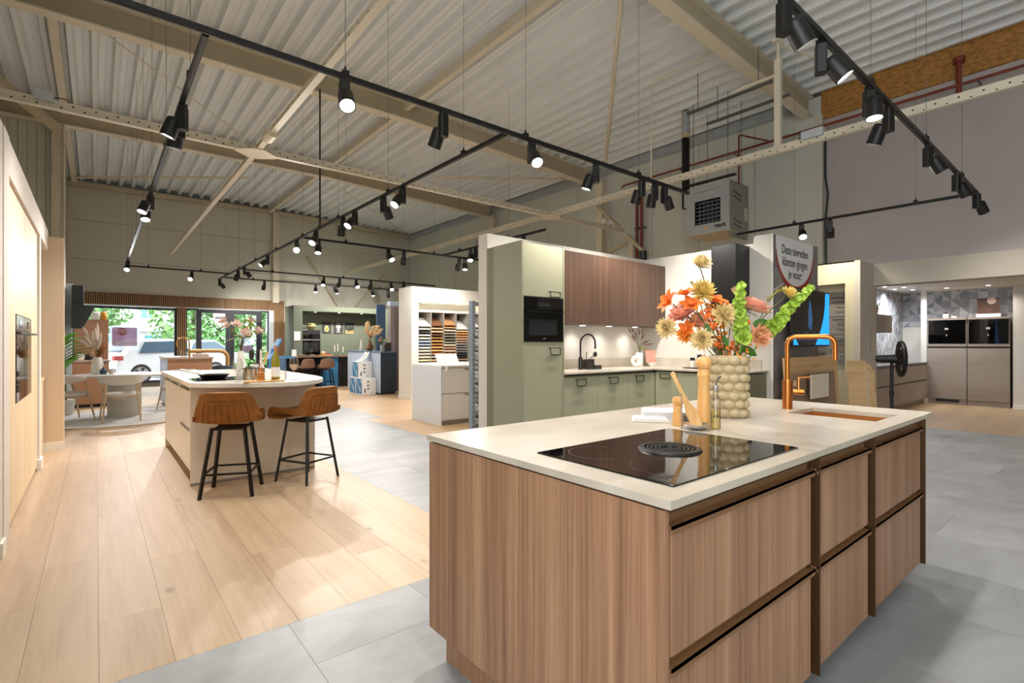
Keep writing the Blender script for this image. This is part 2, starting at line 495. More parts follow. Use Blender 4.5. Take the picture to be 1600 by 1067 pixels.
M['pit_brown'] = mat('pit_brown', '#7c4a20', 0.5)
M['fruit_orange'] = mat('fruit_orange', '#d98b25', 0.5)
M['sticker'] = mat('sticker', '#e9b98a', 0.5)
M['spot_white'] = mat('spot_white', '#ffffff', 0.4, emit=6)
M['screen_blue'] = mat('screen_blue', '#0d83d6', 0.3, emit=0.75)
M['screen_black'] = mat('screen_black', '#08090c', 0.12)
M['screen_dim'] = mat('screen_dim', '#1d4a70', 0.3, emit=0.4)
M['kiosk_blue'] = mat('kiosk_blue', '#4f87bd', 0.4)
M['terracotta'] = mat('terracotta', '#a9714a', 0.7)
M['silver_tag'] = mat('silver_tag', '#cfcac0', 0.35, 0.5)
# ================================================================ THE BUILDING
XL, XR, YB, RX = -1.40, 9.95, 18.8, 4.6
CB = -1.05      # back of the cabinets on the left side
XW = -.62       # left wall beyond the jog
def deck_z(x):
    return 5.94 - (RX-x)/(RX-XL)*0.04 if x < RX else 5.94 - (x-RX)/(XR-RX)*0.21

# ---- floor: base slab with separate tiles and planks on it
floor = struct('floor', MB().box(-3.0, 10.0, -5.0, YB, -0.25, -0.005), M['grout'])
def slab(name, x0, x1, y0, y1, m):
    return struct(name, MB().box(x0, x1, y0, y1, -0.004, 0.0), m, floor)
slab('oak_boards', -0.72, 1.98, 9.9, YB, M['oak_floor'])
slab('oak_boards', 3.61, XR, 4.6, 8.33, M['oak_far'])
slab('oak_boards', 3.93, XR, 8.33, YB, M['oak_far'])
slab('stone_tiles', 1.98, 3.93, 8.33, YB, M['tile'])
slab('stone_tiles', -3.0, 10.0, -5.0, -1.6, M['tile'])
# oak planks
PW, PL = 0.243, 1.86
plank_me = MB().box(-PW/2+.0006, PW/2-.0006, -PL/2+.0006, PL/2-.0006, -0.006, 0.0).mesh('plank', M['oak_floor'])
k0 = 0
x = 0.009 - 3*PW
while x < 1.97:
    y = 2.48 - [0.0, 0.9, 0.35, 1.3, 0.6][k0 % 5]
    while y < 9.9:
        a, b = max(2.48, y), min(9.9, y+PL)
        c, d = x, min(1.98, x+PW)
        if b-a > 0.03 and d-c > 0.02:
            if b-a > PL-.001 and d-c > PW-.001:
                o = link('plank', plank_me, floor, ((c+d)/2, (a+b)/2, 0))
            else:
                me = MB().box(-(d-c)/2+.0006, (d-c)/2-.0006, -(b-a)/2+.0006, (b-a)/2-.0006, -0.006, 0.0).mesh('plank', M['oak_floor'])
                o = link('plank', me, floor, ((c+d)/2, (a+b)/2, 0))
        y += PL
    x += PW; k0 += 1
# grey stone tiles, 62 x 124 cm in running bond
TW, TL = 0.62, 1.24
tile_me = {}
def tile(c, d, a, b):
    key = (round(d-c, 3), round(b-a, 3))
    if key not in tile_me:
        w, l = key
        tile_me[key] = MB().box(-w/2+.0008, w/2-.0008, -l/2+.0008, l/2-.0008, -0.006, 0.0).mesh('tile', M['tile'])
    link('tile', tile_me[key], floor, ((c+d)/2, (a+b)/2, 0))
def tile_region(X0, X1, Y0, Y1):
    i = math.floor((X0-0.07)/TW)
    while 0.07+i*TW < X1:
        c, d = max(X0, 0.07+i*TW), min(X1, 0.07+(i+1)*TW)
        j = math.floor((Y0-0.86)/TL) - 1
        off = 0.86 if i % 2 else 0.24
        while off+j*TL < Y1:
            a, b = max(Y0, off+j*TL), min(Y1, off+(j+1)*TL)
            if d-c > .02 and b-a > .02: tile(c, d, a, b)
            j += 1
        i += 1
tile_region(-0.55, 9.98, -1.6, 2.48)
tile_region(1.98, 3.61, 2.48, 8.33)
tile_region(3.61, 9.98, 2.48, 4.6)

# ---- side room floor
struct('floor_side_room', MB().box(9.98, 16.0, -5.0, 4.2, -0.25, 0.0), M['oak_far'])

# ---- profiled steel roof deck
def corrugated(x0, x1, y0, y1):
    mb = MB(); pitch = 0.29; depth = 0.115
    prof = []
    n = int((x1-x0)/pitch)+1
    for i in range(n):
        b = x0 + i*pitch
        prof += [(b, 0), (b+.06, 0), (b+.095, depth), (b+.168, depth), (b+.176, depth-.014), (b+.190, depth-.014), (b+.198, depth), (b+.255, depth)]
    prof = [(px, pz) for px, pz in prof if px <= x1] + [(x1, 0)]
    vs = []
    for px, pz in prof:
        z = deck_z(px)+pz
        vs += [(px, y0, z), (px, y1, z)]
    mb.add(vs, [(2*i, 2*i+1, 2*i+3, 2*i+2) for i in range(len(prof)-1)])
    # outer skin so that no light leaks in
    for a, b in ((x0, RX), (RX, x1)):
        mb.add([(a, y0, deck_z(a)+.2), (b, y0, deck_z(b)+.2), (b, y1, deck_z(b)+.2), (a, y1, deck_z(a)+.2)], [(0, 1, 2, 3)])
    return mb
ceiling = struct('ceiling', corrugated(XL-.1, XR+.1, -5.0, YB), M['deck'], angle=20)
struct('ceiling_side_room', MB().box(10.0, 16.0, -5.0, 4.2, 2.48, 2.6), M['white_wall'])

# ---- steel frame: portal rafters
def rafter(y, n):
    t = struct('beam_rafter', MB().bar((XL, y, deck_z(XL)-.355), (RX, y, deck_z(RX)-.355), .19, .022)
               .bar((RX, y, deck_z(RX)-.355), (XR, y, deck_z(XR)-.355), .19, .022)
               .bar((XL, y, deck_z(XL)-.012), (RX, y, deck_z(RX)-.012), .19, .022)
               .bar((RX, y, deck_z(RX)-.012), (XR, y, deck_z(XR)-.012), .19, .022), M['cream_steel'])
    struct('web', MB().bar((XL, y, deck_z(XL)-.18), (RX, y, deck_z(RX)-.18), .014, .335)
           .bar((RX, y, deck_z(RX)-.18), (XR, y, deck_z(XR)-.18), .014, .335), M['cream_dark'], t)  # web coloured darker than the flanges to stand in for their shade
for i, y in enumerate((-1.4, 3.72, 8.85, 13.2)): rafter(y, i)
# purlins along the ridge and the eaves
for xx, w, h in ((RX, .10, .14), (-0.47, .11, .10)):
    struct('beam_purlin', MB().box(xx-w/2, xx+w/2, -5, YB, deck_z(xx)-h-.03, deck_z(xx)-.005), M['cream_steel'])
struct('beam_edge', MB().bar((XL, 18.66, 5.76), (RX, 18.66, 5.80), .14, .12).bar((RX, 18.66, 5.80), (XR, 18.66, 5.62), .14, .12), M['cream_dark'])
struct('beam_eaves', MB().box(9.82, 9.93, 4.0, YB, 5.52, 5.70), M['galvanised'])
struct('beam_wall', MB().bar((-1.36, 11.2, 5.55), (-.55, 12.9, 5.36), .10, .16), M['cream_dark'])
# bracing rods in the roof plane
def rod(a, b, r=.014, m='cream_steel', name='beam_brace'):
    return struct(name, MB().cyl(a, b, r, n=8), M[m])
for a, b, r in (((0.08, 8.95, 5.58), (2.31, 11.6, 5.58), .010), ((5.2, 13.77, 5.55), (9.5, 17.87, 5.52), .010),
                ((5.02, 4.0, 5.60), (9.3, 7.9, 5.45), .035), ((6.7, 11.29, 5.55), (9.4, 9.09, 5.5), .03), ((-.43, 17.26, 5.58), (3.07, 14.43, 5.58), .03)):
    rod(a, b, r)
# columns
for xx, y, z1 in ((-.56, 13.2, 5.55), (9.86, 8.5, 5.38), (9.86, 13.0, 5.38)):
    struct('pillar_steel', MB().box(xx-.085, xx+.085, y-.01, y+.01, 0, z1).box(xx-.095, xx-.075, y-.1, y+.1, 0, z1).box(xx+.075, xx+.095, y-.1, y+.1, 0, z1), M['cream_steel'])
struct('pillar_steel', MB().box(4.68, 4.86, 18.55, 18.72, 2.7, 5.75), M['cream_steel'])
# wall braces
for a, b in (((5.84, 18.68, 4.43), (6.95, 18.68, 2.72)), ((8.78, 18.68, 4.0), (7.66, 18.68, 2.72)),
             ((9.72, 8.5, 4.75), (9.72, 7.0, 3.3)), ((9.72, 7.6, 3.7), (9.72, 9.15, 3.25))):
    struct('beam_brace', MB().bar(a, b, .07, .07), M['cream_dark'])

# ---- walls of insulated panels
wall_back = struct('wall_back', MB().box(XL-.2, XR+.2, YB+.03, YB+.25, 2.42, 6.2).box(4.74, XR+.2, YB+.03, YB+.25, 0, 2.42)
                   .box(XL-.2, -.55, YB+.03, YB+.25, 0, 2.42).box(1.93, 2.18, YB+.03, YB+.25, 0, 2.42).box(-.55, 1.93, YB+.03, YB+.25, 0, .12), M['joint_dark'])
def panel(x0, x1, y0, y1, z0, z1, m, wall):
    o = link('panel', MB().box(x0, x1, y0, y1, z0, z1).mesh('panel', m), wall)
    return o
for z0, z1 in ((2.6, 3.7), (3.7, 4.8), (4.8, 5.9)):
    for x0, x1 in ((XL, 4.77), (4.77, XR)):
        panel(x0+.006, x1-.006, YB, YB+.04, z0+.005, z1-.005, M['panel_wall'], wall_back)
for x0, x1 in ((5.08, 7.5), (7.5, XR)):
    panel(x0+.006, x1-.006, YB, YB+.04, 0, 2.595, M['panel_wall'], wall_back)
wall_right = struct('wall_right', MB().box(XR+.03, XR+.2, 3.45, YB, 0, 6.2), M['joint_dark'])
y = 3.5
while y < YB-.1:
    panel(XR, XR+.04, y+.005, min(y+1.18, YB)-.005, 0, 5.7, M['panel_wall_light'], wall_right); y += 1.18
struct('trim_1', MB().box(9.90, XR, 3.47, 3.60, 2.62, 5.35), M['panel_wall'])
wall_left = struct('wall_left', MB().box(XL-.12, XL-.03, .2, 13.3, 0, 6.1).box(XL-.12, XW-.03, 13.33, 13.4, 0, 6.1).box(XW-.12, XW-.03, 13.4, YB, 0, 6.1), M['joint_dark'])
y = .2
while y < YB-.1:
    if y < 13.0: panel(XL-.04, XL, y+.004, min(y+1.05, 13.3)-.004, 0, 5.9, M['panel_wall_left'], wall_left)
    else: panel(XW-.04, XW, max(y, 13.32)+.004, min(y+1.05, YB)-.004, 0, 5.9, M['panel_wall_left'], wall_left)
    y += 1.05
for k in range(6): panel(XL+.002+k*.13, XL+.126+k*.13, 13.30, 13.34, 0, 5.9, M['panel_wall_left'], wall_left)
struct('wall_front', MB().box(-3.0, 16.0, -3.2, -3.0, 0, 6.2), M['panel_wall'])
# plastered upper wall over the side room, with the chipboard band above
struct('wall_plaster', MB().box(XR+.02, XR+.2, -5, 3.5, 2.55, 5.26), M['plaster'])
struct('wall_chipboard', MB().box(XR-.02, XR+.2, -5, 3.5, 5.26, 6.0), M['osb'])
# side room: header, returns, walls
struct('wall_header', MB().box(XR, 10.25, -5, 2.79, 2.26, 2.62), M['greige_wall'])
struct('wall_side_return', MB().box(9.3, 10.1, 2.72, 2.80, 0, 2.62), M['greige_wall'])
hb = MB().box(9.3, 9.36, 2.80, 2.93, 0, 2.62).box(9.3, 9.36, 3.62, 4.3, 0, 2.62).box(9.3, 9.36, 2.93, 3.62, 2.27, 2.62).box(9.3, XR, 2.80, 4.3, 2.60, 2.62)
struct('wall_display_niche', hb.box(9.62, 9.68, 2.80, 4.3, 0, 2.6), M['cream_wall'])
struct('wall_side_room_far', MB().box(14.85, 15.0, -5, 4.2, 0, 2.6).box(14.22, 14.85, -5, 1.53, 0, 2.48), M['white_wall'])
struct('wall_side_room_left', MB().box(9.96, 15.0, 3.48, 3.6, 0, 2.6), M['white_wall'])
struct('trim_2', MB().box(14.18, 14.22, 2.89, 2.99, 0, 2.48), M['white_wall'])
struct('baseboard_side_room', MB().box(14.195, 14.22, -5, 1.53, 0, .07).box(14.16, 14.18, 2.89, 2.99, 0, .09), M['white_paint'])

# ---- perforated bracing bars hung below the roof
def perf_bar(a, b, name, along):
    t = struct(name, MB().bar(a, b, .07, .012).bar(Vector(a)+Vector((0, 0, .05)), Vector(b)+Vector((0, 0, .05)), .012, .10), M['cream_steel'])
    return t
st_x = perf_bar((XL, 7.6, 3.91), (9.6, 7.6, 3.91), 'beam_tie', 'x')
st_1 = perf_bar((1.7, 2.0, 3.92), (1.7, 17.9, 3.92), 'beam_tie', 'y')
st_2 = perf_bar((7.25, -1.2, 3.92), (7.25, 18.7, 3.92), 'beam_tie', 'y')
for cx in (1.7, 7.25):
    struct('gusset', MB().prism([(cx-.26, 7.56), (cx-.06, 7.4), (cx+.06, 7.4), (cx+.26, 7.56), (cx+.26, 7.64), (cx+.06, 7.8), (cx-.06, 7.8), (cx-.26, 7.64)], 'z', 3.895, 3.912), M['cream_steel'], st_x)
struct('end_post', MB().bar((9.6, 7.6, 3.93), (9.86, 7.55, 3.70), .08, .08).box(9.82, 9.9, 7.5, 7.6, 2.9, 3.75), M['cream_steel'], st_x)
struct('joint_sleeve', MB().cyl((1.7, 6.75, 3.93), (1.7, 7.0, 3.93), .075, n=14), M['cream_steel'], st_1)
def perforations(parent, fn, n, w):
    mb = MB()
    for i in range(n):
        p, ax = fn(i)
        if ax == 'y': mb.box(p[0]-w, p[0]+w, p[1]-.0004, p[1]+.0004, p[2]-w, p[2]+w)
        else: mb.box(p[0]-.0004, p[0]+.0004, p[1]-w, p[1]+w, p[2]-w, p[2]+w)
    o = struct('perforation', mb, M['black_matt'], parent); o['kind'] = 'stuff'
perforations(st_x, lambda i: ((XL+.1+i*.1, 7.5935, 3.94 + (.035 if i % 2 else 0)), 'y'), 100, .009)
perforations(st_2, lambda i: ((7.2435, .3+i*.1, 3.94 + (.035 if i % 2 else 0)), 'x'), 150, .009)
perforations(st_1, lambda i: ((1.6935, 2.2+i*.1, 3.94 + (.035 if i % 2 else 0)), 'x'), 50, .009)

# ---- windows and entrance doors in the back wall
FR = M['black_metal']
def frame_rect(x0, x1, z0, z1, w, y0, y1):
    return MB().box(x0, x0+w, y0, y1, z0, z1).box(x1-w, x1, y0, y1, z0, z1).box(x0+w, x1-w, y0, y1, z1-w, z1).box(x0+w, x1-w, y0, y1, z0, z0+w)
w1 = struct('window_1', frame_rect(-.55, 1.95, .12, 2.40, .07, YB+.05, YB+.12), mat('frame_anthracite', '#2a2f36', 0.45))
FR = w1.data.materials[0]
struct('pane', MB().box(-.48, 1.88, YB+.08, YB+.09, .19, 2.33), M['window_glass'], w1)
w2 = struct('window_2', frame_rect(2.16, 2.52, 0, 2.42, .06, YB+.05, YB+.12), FR)
struct('pane', MB().box(2.22, 2.46, YB+.08, YB+.09, .06, 2.36), M['window_glass'], w2)
d1 = struct('door_1', frame_rect(2.50, 3.40, 0, 2.40, .11, YB+.04, YB+.10), FR)
struct('pane', MB().box(2.61, 3.29, YB+.065, YB+.075, .11, 2.29), M['window_glass'], d1)
d2 = struct('door_2', frame_rect(3.41, 4.34, 0, 2.40, .13, YB+.04, YB+.10), FR)
struct('pane', MB().box(3.54, 4.21, YB+.065, YB+.075, .13, 2.27), M['window_glass'], d2)
struct('door_handle', MB().cyl((4.27, YB+.0, .8), (4.27, YB+.0, 1.5), .016).cyl((4.27, YB+.0, .85), (4.27, YB+.05, .85), .012).cyl((4.27, YB+.0, 1.45), (4.27, YB+.05, 1.45), .012), M['black'], d2)
w3 = struct('window_3', frame_rect(4.35, 4.60, 0, 2.42, .04, YB+.05, YB+.12), FR)
struct('pane', MB().box(4.39, 4.56, YB+.08, YB+.09, .04, 2.38), M['window_glass'], w3)
struct('trim_3', MB().box(4.60, 4.74, YB-.05, YB+.25, 0, 2.45).box(-.6, 4.74, YB-.06, YB+.25, 2.415, 2.44), mat('pale_reveal', '#d5dde6', 0.6))
# slatted oak cladding above and beside the openings
tr = struct('trim_4', MB().box(-.6, 4.74, YB-.03, YB+.03, 2.44, 2.78).box(1.93, 2.18, YB-.03, YB+.05, 0, 2.44).box(4.74, 5.08, YB-.03, YB+.0, 0, 2.78), M['black_matt'])
sl = MB(); xx = -.6
while xx < 5.06:
    z0 = 2.44 if not (1.93 <= xx <= 2.16 or xx > 4.745) else 0.0
    sl.box(xx, xx+.027, YB-.065, YB-.03, z0, 2.78); xx += .05
o = struct('slat', sl, M['oak_slat'], tr); o['kind'] = 'stuff'
# dark green recessed kitchen wall built in front of the back wall
struct('wall_green', MB().box(4.60, 4.86, 16.0, 16.9, 0, 2.46).box(4.86, 9.0, 16.0, 16.9, 2.30, 2.46).box(7.5, 9.0, 16.0, 16.15, 0, 2.30)
       .box(4.86, 9.0, 16.82, 16.95, 0, 2.3), M['dark_green'])
# ================================================================ LIGHTING TRACKS AND SPOTLIGHTS
TZ = 3.2
BLK = M['black']
rail_edge = mat('rail_edge', '#3a3b3d', 0.3, 0.6)
def track(name, label, a, b, wires=(), feeds=(), group='black lighting rails hung from the roof'):
    a = Vector((*a, TZ)); b = Vector((*b, TZ))
    t = thing('lighting_track', label, 'lighting track', (a+b)/2, 0, group)
    part('rail', MB().bar(a, b, .036, .034), BLK, t)
    d = (b-a).normalized(); s = Vector((-d.y, d.x, 0))
    part('contact_slot', MB().bar(a+Vector((0, 0, -.0185)), b+Vector((0, 0, -.0185)), .012, .004), rail_edge, t)
    L = (b-a).length
    n = max(2, int(L/1.6))
    for i in range(n):
        p = a + d*(L*(i+.4)/n)
        ch = part('hanger_clip', MB().box(p.x-.022, p.x+.022, p.y-.022, p.y+.022, TZ+.012, TZ+.045).cyl((p.x, p.y, TZ+.04), (p.x, p.y, TZ+.075), .008, n=8), BLK, t)
        part('suspension_wire', MB().cyl((p.x, p.y, TZ+.07), (p.x, p.y, deck_z(p.x)+.02), .0022, n=5), M['wire'], t)
    return t
track('lighting_track', 'long black lighting rail with the unit heater at its end', (-1.0, 3.56), (5.79, 3.56))
track('lighting_track', 'black lighting rail running along beside the panelled oak tall cabinets', (.52, 3.6), (.56, 15.4))
track('lighting_track', 'black lighting rail above the bar stools and white island, full of spotlights', (2.87, 3.6), (2.80, 17.1))
track('lighting_track', 'black lighting rail parallel to the slatted window header', (.56, 15.5), (2.80, 15.5))
track('lighting_track', 'black lighting rail in front of the dark green kitchen wall, nearer the bar', (2.85, 14.4), (8.60, 14.5))
track('lighting_track', 'black lighting rail close to the dark green kitchen wall top', (2.80, 16.5), (8.80, 16.5))
track('lighting_track', 'black lighting rail crossing above the grey tile path to the sample wall', (2.88, 9.4), (6.70, 9.4))
track('lighting_track', 'short black lighting rail behind the green tall cabinet', (5.77, 9.4), (5.79, 6.2))
track('lighting_track', 'black lighting rail sloping over the walnut island beside the chipboard band', (.5, 1.20), (8.65, 1.25))
track('lighting_track', 'black lighting rail above the customer sign, ending at the unit heater', (8.60, 1.25), (8.61, 4.35))

lens_on = bpy.data.materials.new('lamp_lens'); lens_on.use_nodes = True
_p = lens_on.node_tree.nodes['Principled BSDF']
_p.inputs['Base Color'].default_value = (1, 1, 1, 1)
_p.inputs['Emission Color'].default_value = (1.0, 0.95, 0.86, 1); _p.inputs['Emission Strength'].default_value = 22
# shared spotlight parts, modelled around the fixing point on the rail
_ad = MB().box(-.03, .03, -.02, .02, -.045, -.012).mesh('rail_adapter', BLK)
_bx = MB().prism([(-.024, -.035), (.024, -.035), (.03, -.028), (.03, .028), (.024, .035), (-.024, .035), (-.03, .028), (-.03, -.028)], 'z', -.215, -.04).mesh('driver_box', BLK)
_hd = MB().lathe([(0.0, -.062), (.038, -.062), (.050, -.052), (.054, -.035), (.056, .085), (.0565, .094), (.050, .094), (.048, .082)], n=20).mesh('lamp_head', BLK)
_ln = MB().lathe([(0, .084), (.048, .084), (.048, .080)], n=20).mesh('lens', lens_on)
_kn = MB().cyl((0, 0, -.02), (0, 0, .05), .014, n=10).mesh('pivot', BLK)
ORD = ('first', 'second', 'third', 'fourth', 'fifth', 'sixth', 'seventh', 'eighth', 'ninth', 'tenth', 'eleventh', 'twelfth', 'thirteenth')
_cnt = {}
GAIN = {}    # dimmer setting of each rail
def spot(x, y, tgt, group, label, w=1.0, cone=118, warm=0.5):
    if '%s' in label:
        _cnt[group] = _cnt.get(group, 0) + 1
        label = label % ORD[_cnt[group]-1]
    t = thing('track_spotlight', label, 'spotlight', (x, y, TZ), 0, group)
    tgt = Vector(tgt); hv = Vector((tgt.x-x, tgt.y-y, 0))
    hv = hv.normalized() if hv.length > 1e-3 else Vector((1, 0, 0))
    yaw = math.atan2(hv.y, hv.x)
    link('rail_adapter', _ad, t)
    bx = link('driver_box', _bx, t); bx.rotation_euler = (0, 0, yaw)
    hp = hv*.078 + Vector((0, 0, -.185))
    pv = link('pivot', _kn, t, hv*.03 + Vector((0, 0, -.18)))
    pv.rotation_euler = hv.to_track_quat('Z', 'Y').to_euler()
    d = (tgt - (Vector((x, y, TZ)) + hp)).normalized()
    hd = link('lamp_head', _hd, t, hp); hd.rotation_euler = d.to_track_quat('Z', 'Y').to_euler()
    link('lens', _ln, hd)
    ld = bpy.data.lights.new('spotlight_beam', 'SPOT')
    ld.energy = LAMP_W*w; ld.spot_size = R(cone); ld.spot_blend = 0.9; ld.shadow_soft_size = 0.03
    ld.color = (1.0, 0.965 - .06*warm, 0.95 - .16*warm)
    ld.energy *= GAIN.get(group, 1.0)
    lo = bpy.data.objects.new('spotlight_beam', ld); COL.objects.link(lo)
    lo.location = Vector((x, y, TZ)) + hp + d*.10
    lo.rotation_euler = (-d).to_track_quat('Z', 'Y').to_euler()
    return t
G_A = 'spotlights on the long rail'; GAIN[G_A] = .72
LA = '%s black spotlight along the rail towards the unit heater, counted from the stool side'
spot(1.37, 3.56, (1.0, 1.9, 0.7), G_A, LA, .55)
spot(2.19, 3.56, (2.0, 5.6, 0), G_A, LA, .4)
spot(3.15, 3.56, (2.5, 1.7, 0.7), G_A, LA, 1.9)
spot(4.05, 3.56, (3.75, 4.1, 1.5), G_A, LA, 1.1)
spot(4.83, 3.56, (5.0, 4.4, 1.2), G_A, LA, .9)
spot(5.08, 3.56, (5.4, 4.2, 1.0), G_A, LA, .9)
spot(5.27, 3.56, (6.3, 3.6, 1.4), G_A, LA, .9)
G_B = 'spotlights on the rail beside the oak cabinets'; GAIN[G_B] = .48
LB = '%s black spotlight along the oak cabinet rail, counted towards the window'
spot(.53, 4.75, (-.4, 5.3, 0.5), G_B, LB, warm=.25)
spot(.53, 4.95, (.3, 5.8, 0.0), G_B, LB, warm=.25)
spot(.53, 7.85, (-.3, 7.2, 0.9), G_B, LB, warm=.25)
spot(.53, 8.35, (.2, 6.9, 0.0), G_B, LB, warm=.25)
spot(.56, 14.4, (.1, 11.9, 0.75), G_B, LB, 3.2, warm=-.3)
G_D = 'spotlights on the rail above the white island'; GAIN[G_D] = 1.25
LD = '%s black spotlight on the white island rail, counted towards the entrance door'
for (y, tg) in ((5.58, (1.0, 5.0, .6)), (6.10, (4.3, 6.9, .6)), (7.02, (1.1, 6.3, .9)), (7.47, (3.0, 8.6, 0)), (8.65, (1.3, 7.0, .9)),
                (9.68, (1.3, 4.9, .9)), (11.68, (.4, 11.4, .75)), (13.8, (4.2, 13.6, 1)), (14.5, (2.4, 16.0, .2)), (16.9, (4.7, 18.3, 1.4))):
    spot(2.87 - (y-3.6)*.0052, y, tg, G_D, LD, .36 if y < 8 else 1.6 if 11 < y < 12 else 1.0)
spot(1.93, 15.5, (.9, 13.0, .8), 'spotlight near the window header', 'single black spotlight on the rail beside the slatted window header', 1.8, warm=-.3)
G_C = 'spotlights in front of the dark green kitchen'; GAIN[G_C] = 1.6
LC = '%s black spotlight before the dark green kitchen, counted from the entrance, nearer rail first'
for i, xx in enumerate((4.97, 5.42, 5.91, 6.37, 7.02, 7.45)):
    spot(xx, 14.45, ((4.4, 13.4, 1), (5.6, 16.6, 1.6), (5.8, 12.6, 1.1), (6.6, 16.6, 1.5), (6.5, 12.5, .8), (7.0, 16.4, 1.5))[i], G_C, LC, .8)
for i, xx in enumerate((3.91, 5.42, 6.04, 7.32, 7.9)):
    spot(xx, 16.5, ((3.9, 18.0, 1), (5.2, 16.0, 1.6), (6.2, 16.0, 1), (7.3, 16.0, 1), (8.5, 17.5, 1))[i], G_C, LC, .5)
G_E = 'spotlights on the rail across the tile path'; GAIN[G_E] = .85
LE = '%s black spotlight on the tile path rail, counted towards the panel wall'
for xx, tg in ((3.14, (2.6, 8.2, 0)), (4.51, (4.6, 7.3, .9)), (4.85, (5.4, 10.8, 1.2)), (6.19, (6.4, 10.4, 1.5)), (6.33, (5.9, 8.6, 0))):
    spot(xx, 9.4, tg, G_E, LE)
G_I = 'spotlights on the short rail behind the green cabinet'
LI = '%s black spotlight on the short rail, counted from the sample wall'
for yy, tg in ((8.37, (5.0, 7.3, .9)), (8.2, (5.9, 10.3, 1.5)), (6.75, (4.6, 6.9, .9))): spot(5.78, yy, tg, G_I, LI)
G_F = 'spotlights on the rail beside the chipboard band'; GAIN[G_F] = .33
LF = '%s black spotlight on the walnut island rail, counted towards the plaster wall'
# unseen lamps added on the rail's near end to brighten the room
for xx, tg in ((.9, (1.6, 1.5, .9)), (1.6, (.4, 3.4, 0)), (2.3, (2.3, .2, .4)), (2.9, (4.6, .2, 0))): spot(xx, 1.205, tg, G_F, LF)
for xx, tg in ((3.5, (4.3, -.1, .9)), (4.41, (4.1, 1.0, 0)), (4.88, (5.4, 2.6, .2)), (6.11, (7.4, .2, .8)), (7.34, (8.6, .5, 1.0)), (8.48, (9.7, .7, 1.2))):
    spot(xx, 1.235, tg, G_F, LF)
G_G = 'spotlights above the customer sign'; GAIN[G_G] = 1.3
LG = '%s black spotlight above the customer sign, counted from the plaster wall'
spot(8.6, 2.91, (9.6, 3.2, 1.2), G_G, LG, .3, warm=1); spot(8.6, 3.31, (7.0, 2.4, 1.2), G_G, LG, .9)
# ================================================================ WALNUT ISLAND IN FRONT
IX0, IX1, IY0, IY1, IZ = 1.07, 3.575, 0.70, 1.856, 0.923
isl = thing('kitchen_island', 'large walnut kitchen island with bronze grip rails and drawers', 'kitchen island', (2.3, 1.28, 0))
part('plinth', MB().box(1.115, 3.3, 1.0, 1.79, 0, .13), M['walnut_island'], isl)
part('plinth_strip', MB().box(1.108, 1.12, 1.0, 1.79, .105, .129), M['black_metal'], isl)
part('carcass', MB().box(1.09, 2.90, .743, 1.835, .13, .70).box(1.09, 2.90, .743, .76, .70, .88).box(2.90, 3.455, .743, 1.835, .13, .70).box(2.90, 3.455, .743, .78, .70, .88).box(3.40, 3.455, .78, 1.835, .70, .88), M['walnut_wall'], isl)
part('end_panel', MB().box(1.07, 1.09, .722, 1.85, .129, .893), M['walnut_island'], isl, bevel=.001)
part('end_panel', MB().box(3.455, 3.475, .712, 1.85, .165, .893), M['walnut_island'], isl, bevel=.001)
part('back_panel', MB().box(1.09, 3.46, 1.835, 1.85, .129, .893), M['walnut_island'], isl)
part('grip_rail', MB().box(1.09, 3.455, .742, .752, .860, .897), M['bronze'], isl)
cols = ((1.10, 1.955), (2.003, 2.565), (2.625, 3.41))
for i, (a, b) in enumerate(cols):
    for z0, z1 in ((.129, .495), (.525, .845)):
        dr = part('drawer_front', MB().box(a, b, .722, .742, z0, z1), M['walnut_island'], isl, bevel=.001)
        part('grip', MB().box(a-.012, b+.012, .712, .742, z1, z1+.007).box(a-.012, b+.012, .712, .716, z1-.012, z1+.007).box(a-.012, b+.012, .738, .742, z1, z1+.03), M['bronze_light'], dr)
for a, b in ((1.962, 1.998), (2.572, 2.615), (3.415, 3.452)):
    part('upright_profile', MB().box(b-.003, b+.005, .708, .742, .115, .897).box(a, b, .737, .743, .129, .897), M['bronze'], isl)
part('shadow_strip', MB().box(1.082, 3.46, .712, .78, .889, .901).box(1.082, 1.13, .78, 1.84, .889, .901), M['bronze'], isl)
# worktop with cut-outs for hob and sink
HX0, HX1, HY0, HY1 = 1.172, 1.955, .763, 1.297
SX0, SX1, SY0, SY1 = 2.925, 3.290, .79, 1.20
wt = MB()
xs = [IX0-.008, HX0+.01, HX1-.01, SX0, SX1, IX1]
ys = [IY0, SY0, HY0+.01, SY1, HY1-.01, IY1]
ys = sorted(ys)
for i in range(5):
    for j in range(5):
        cx = (xs[i]+xs[i+1])/2; cy = (ys[j]+ys[j+1])/2
        if SX0 < cx < SX1 and SY0 < cy < SY1: continue
        wt.box(xs[i], xs[i+1], ys[j], ys[j+1], IZ-.022, IZ)
def merged(mb):
    import bmesh
    me = bpy.data.meshes.new('t'); me.from_pydata(mb.v, [], mb.f)
    bm = bmesh.new(); bm.from_mesh(me)
    bmesh.ops.remove_doubles(bm, verts=bm.verts, dist=1e-5)
    bm.verts.index_update(); bm.verts.ensure_lookup_table()
    seen = {}
    for f in bm.faces: seen.setdefault(tuple(sorted(v.index for v in f.verts)), []).append(f)
    bmesh.ops.delete(bm, geom=[f for fs in seen.values() if len(fs) > 1 for f in fs], context='FACES')
    bm.verts.index_update()
    out = MB(); out.v = [tuple(v.co) for v in bm.verts]; out.f = [tuple(v.index for v in f.verts) for f in bm.faces]
    bm.free(); bpy.data.meshes.remove(me)
    return out
o = single('worktop', merged(wt), M['worktop'], 'pale stone worktop lying on the walnut island', 'worktop')
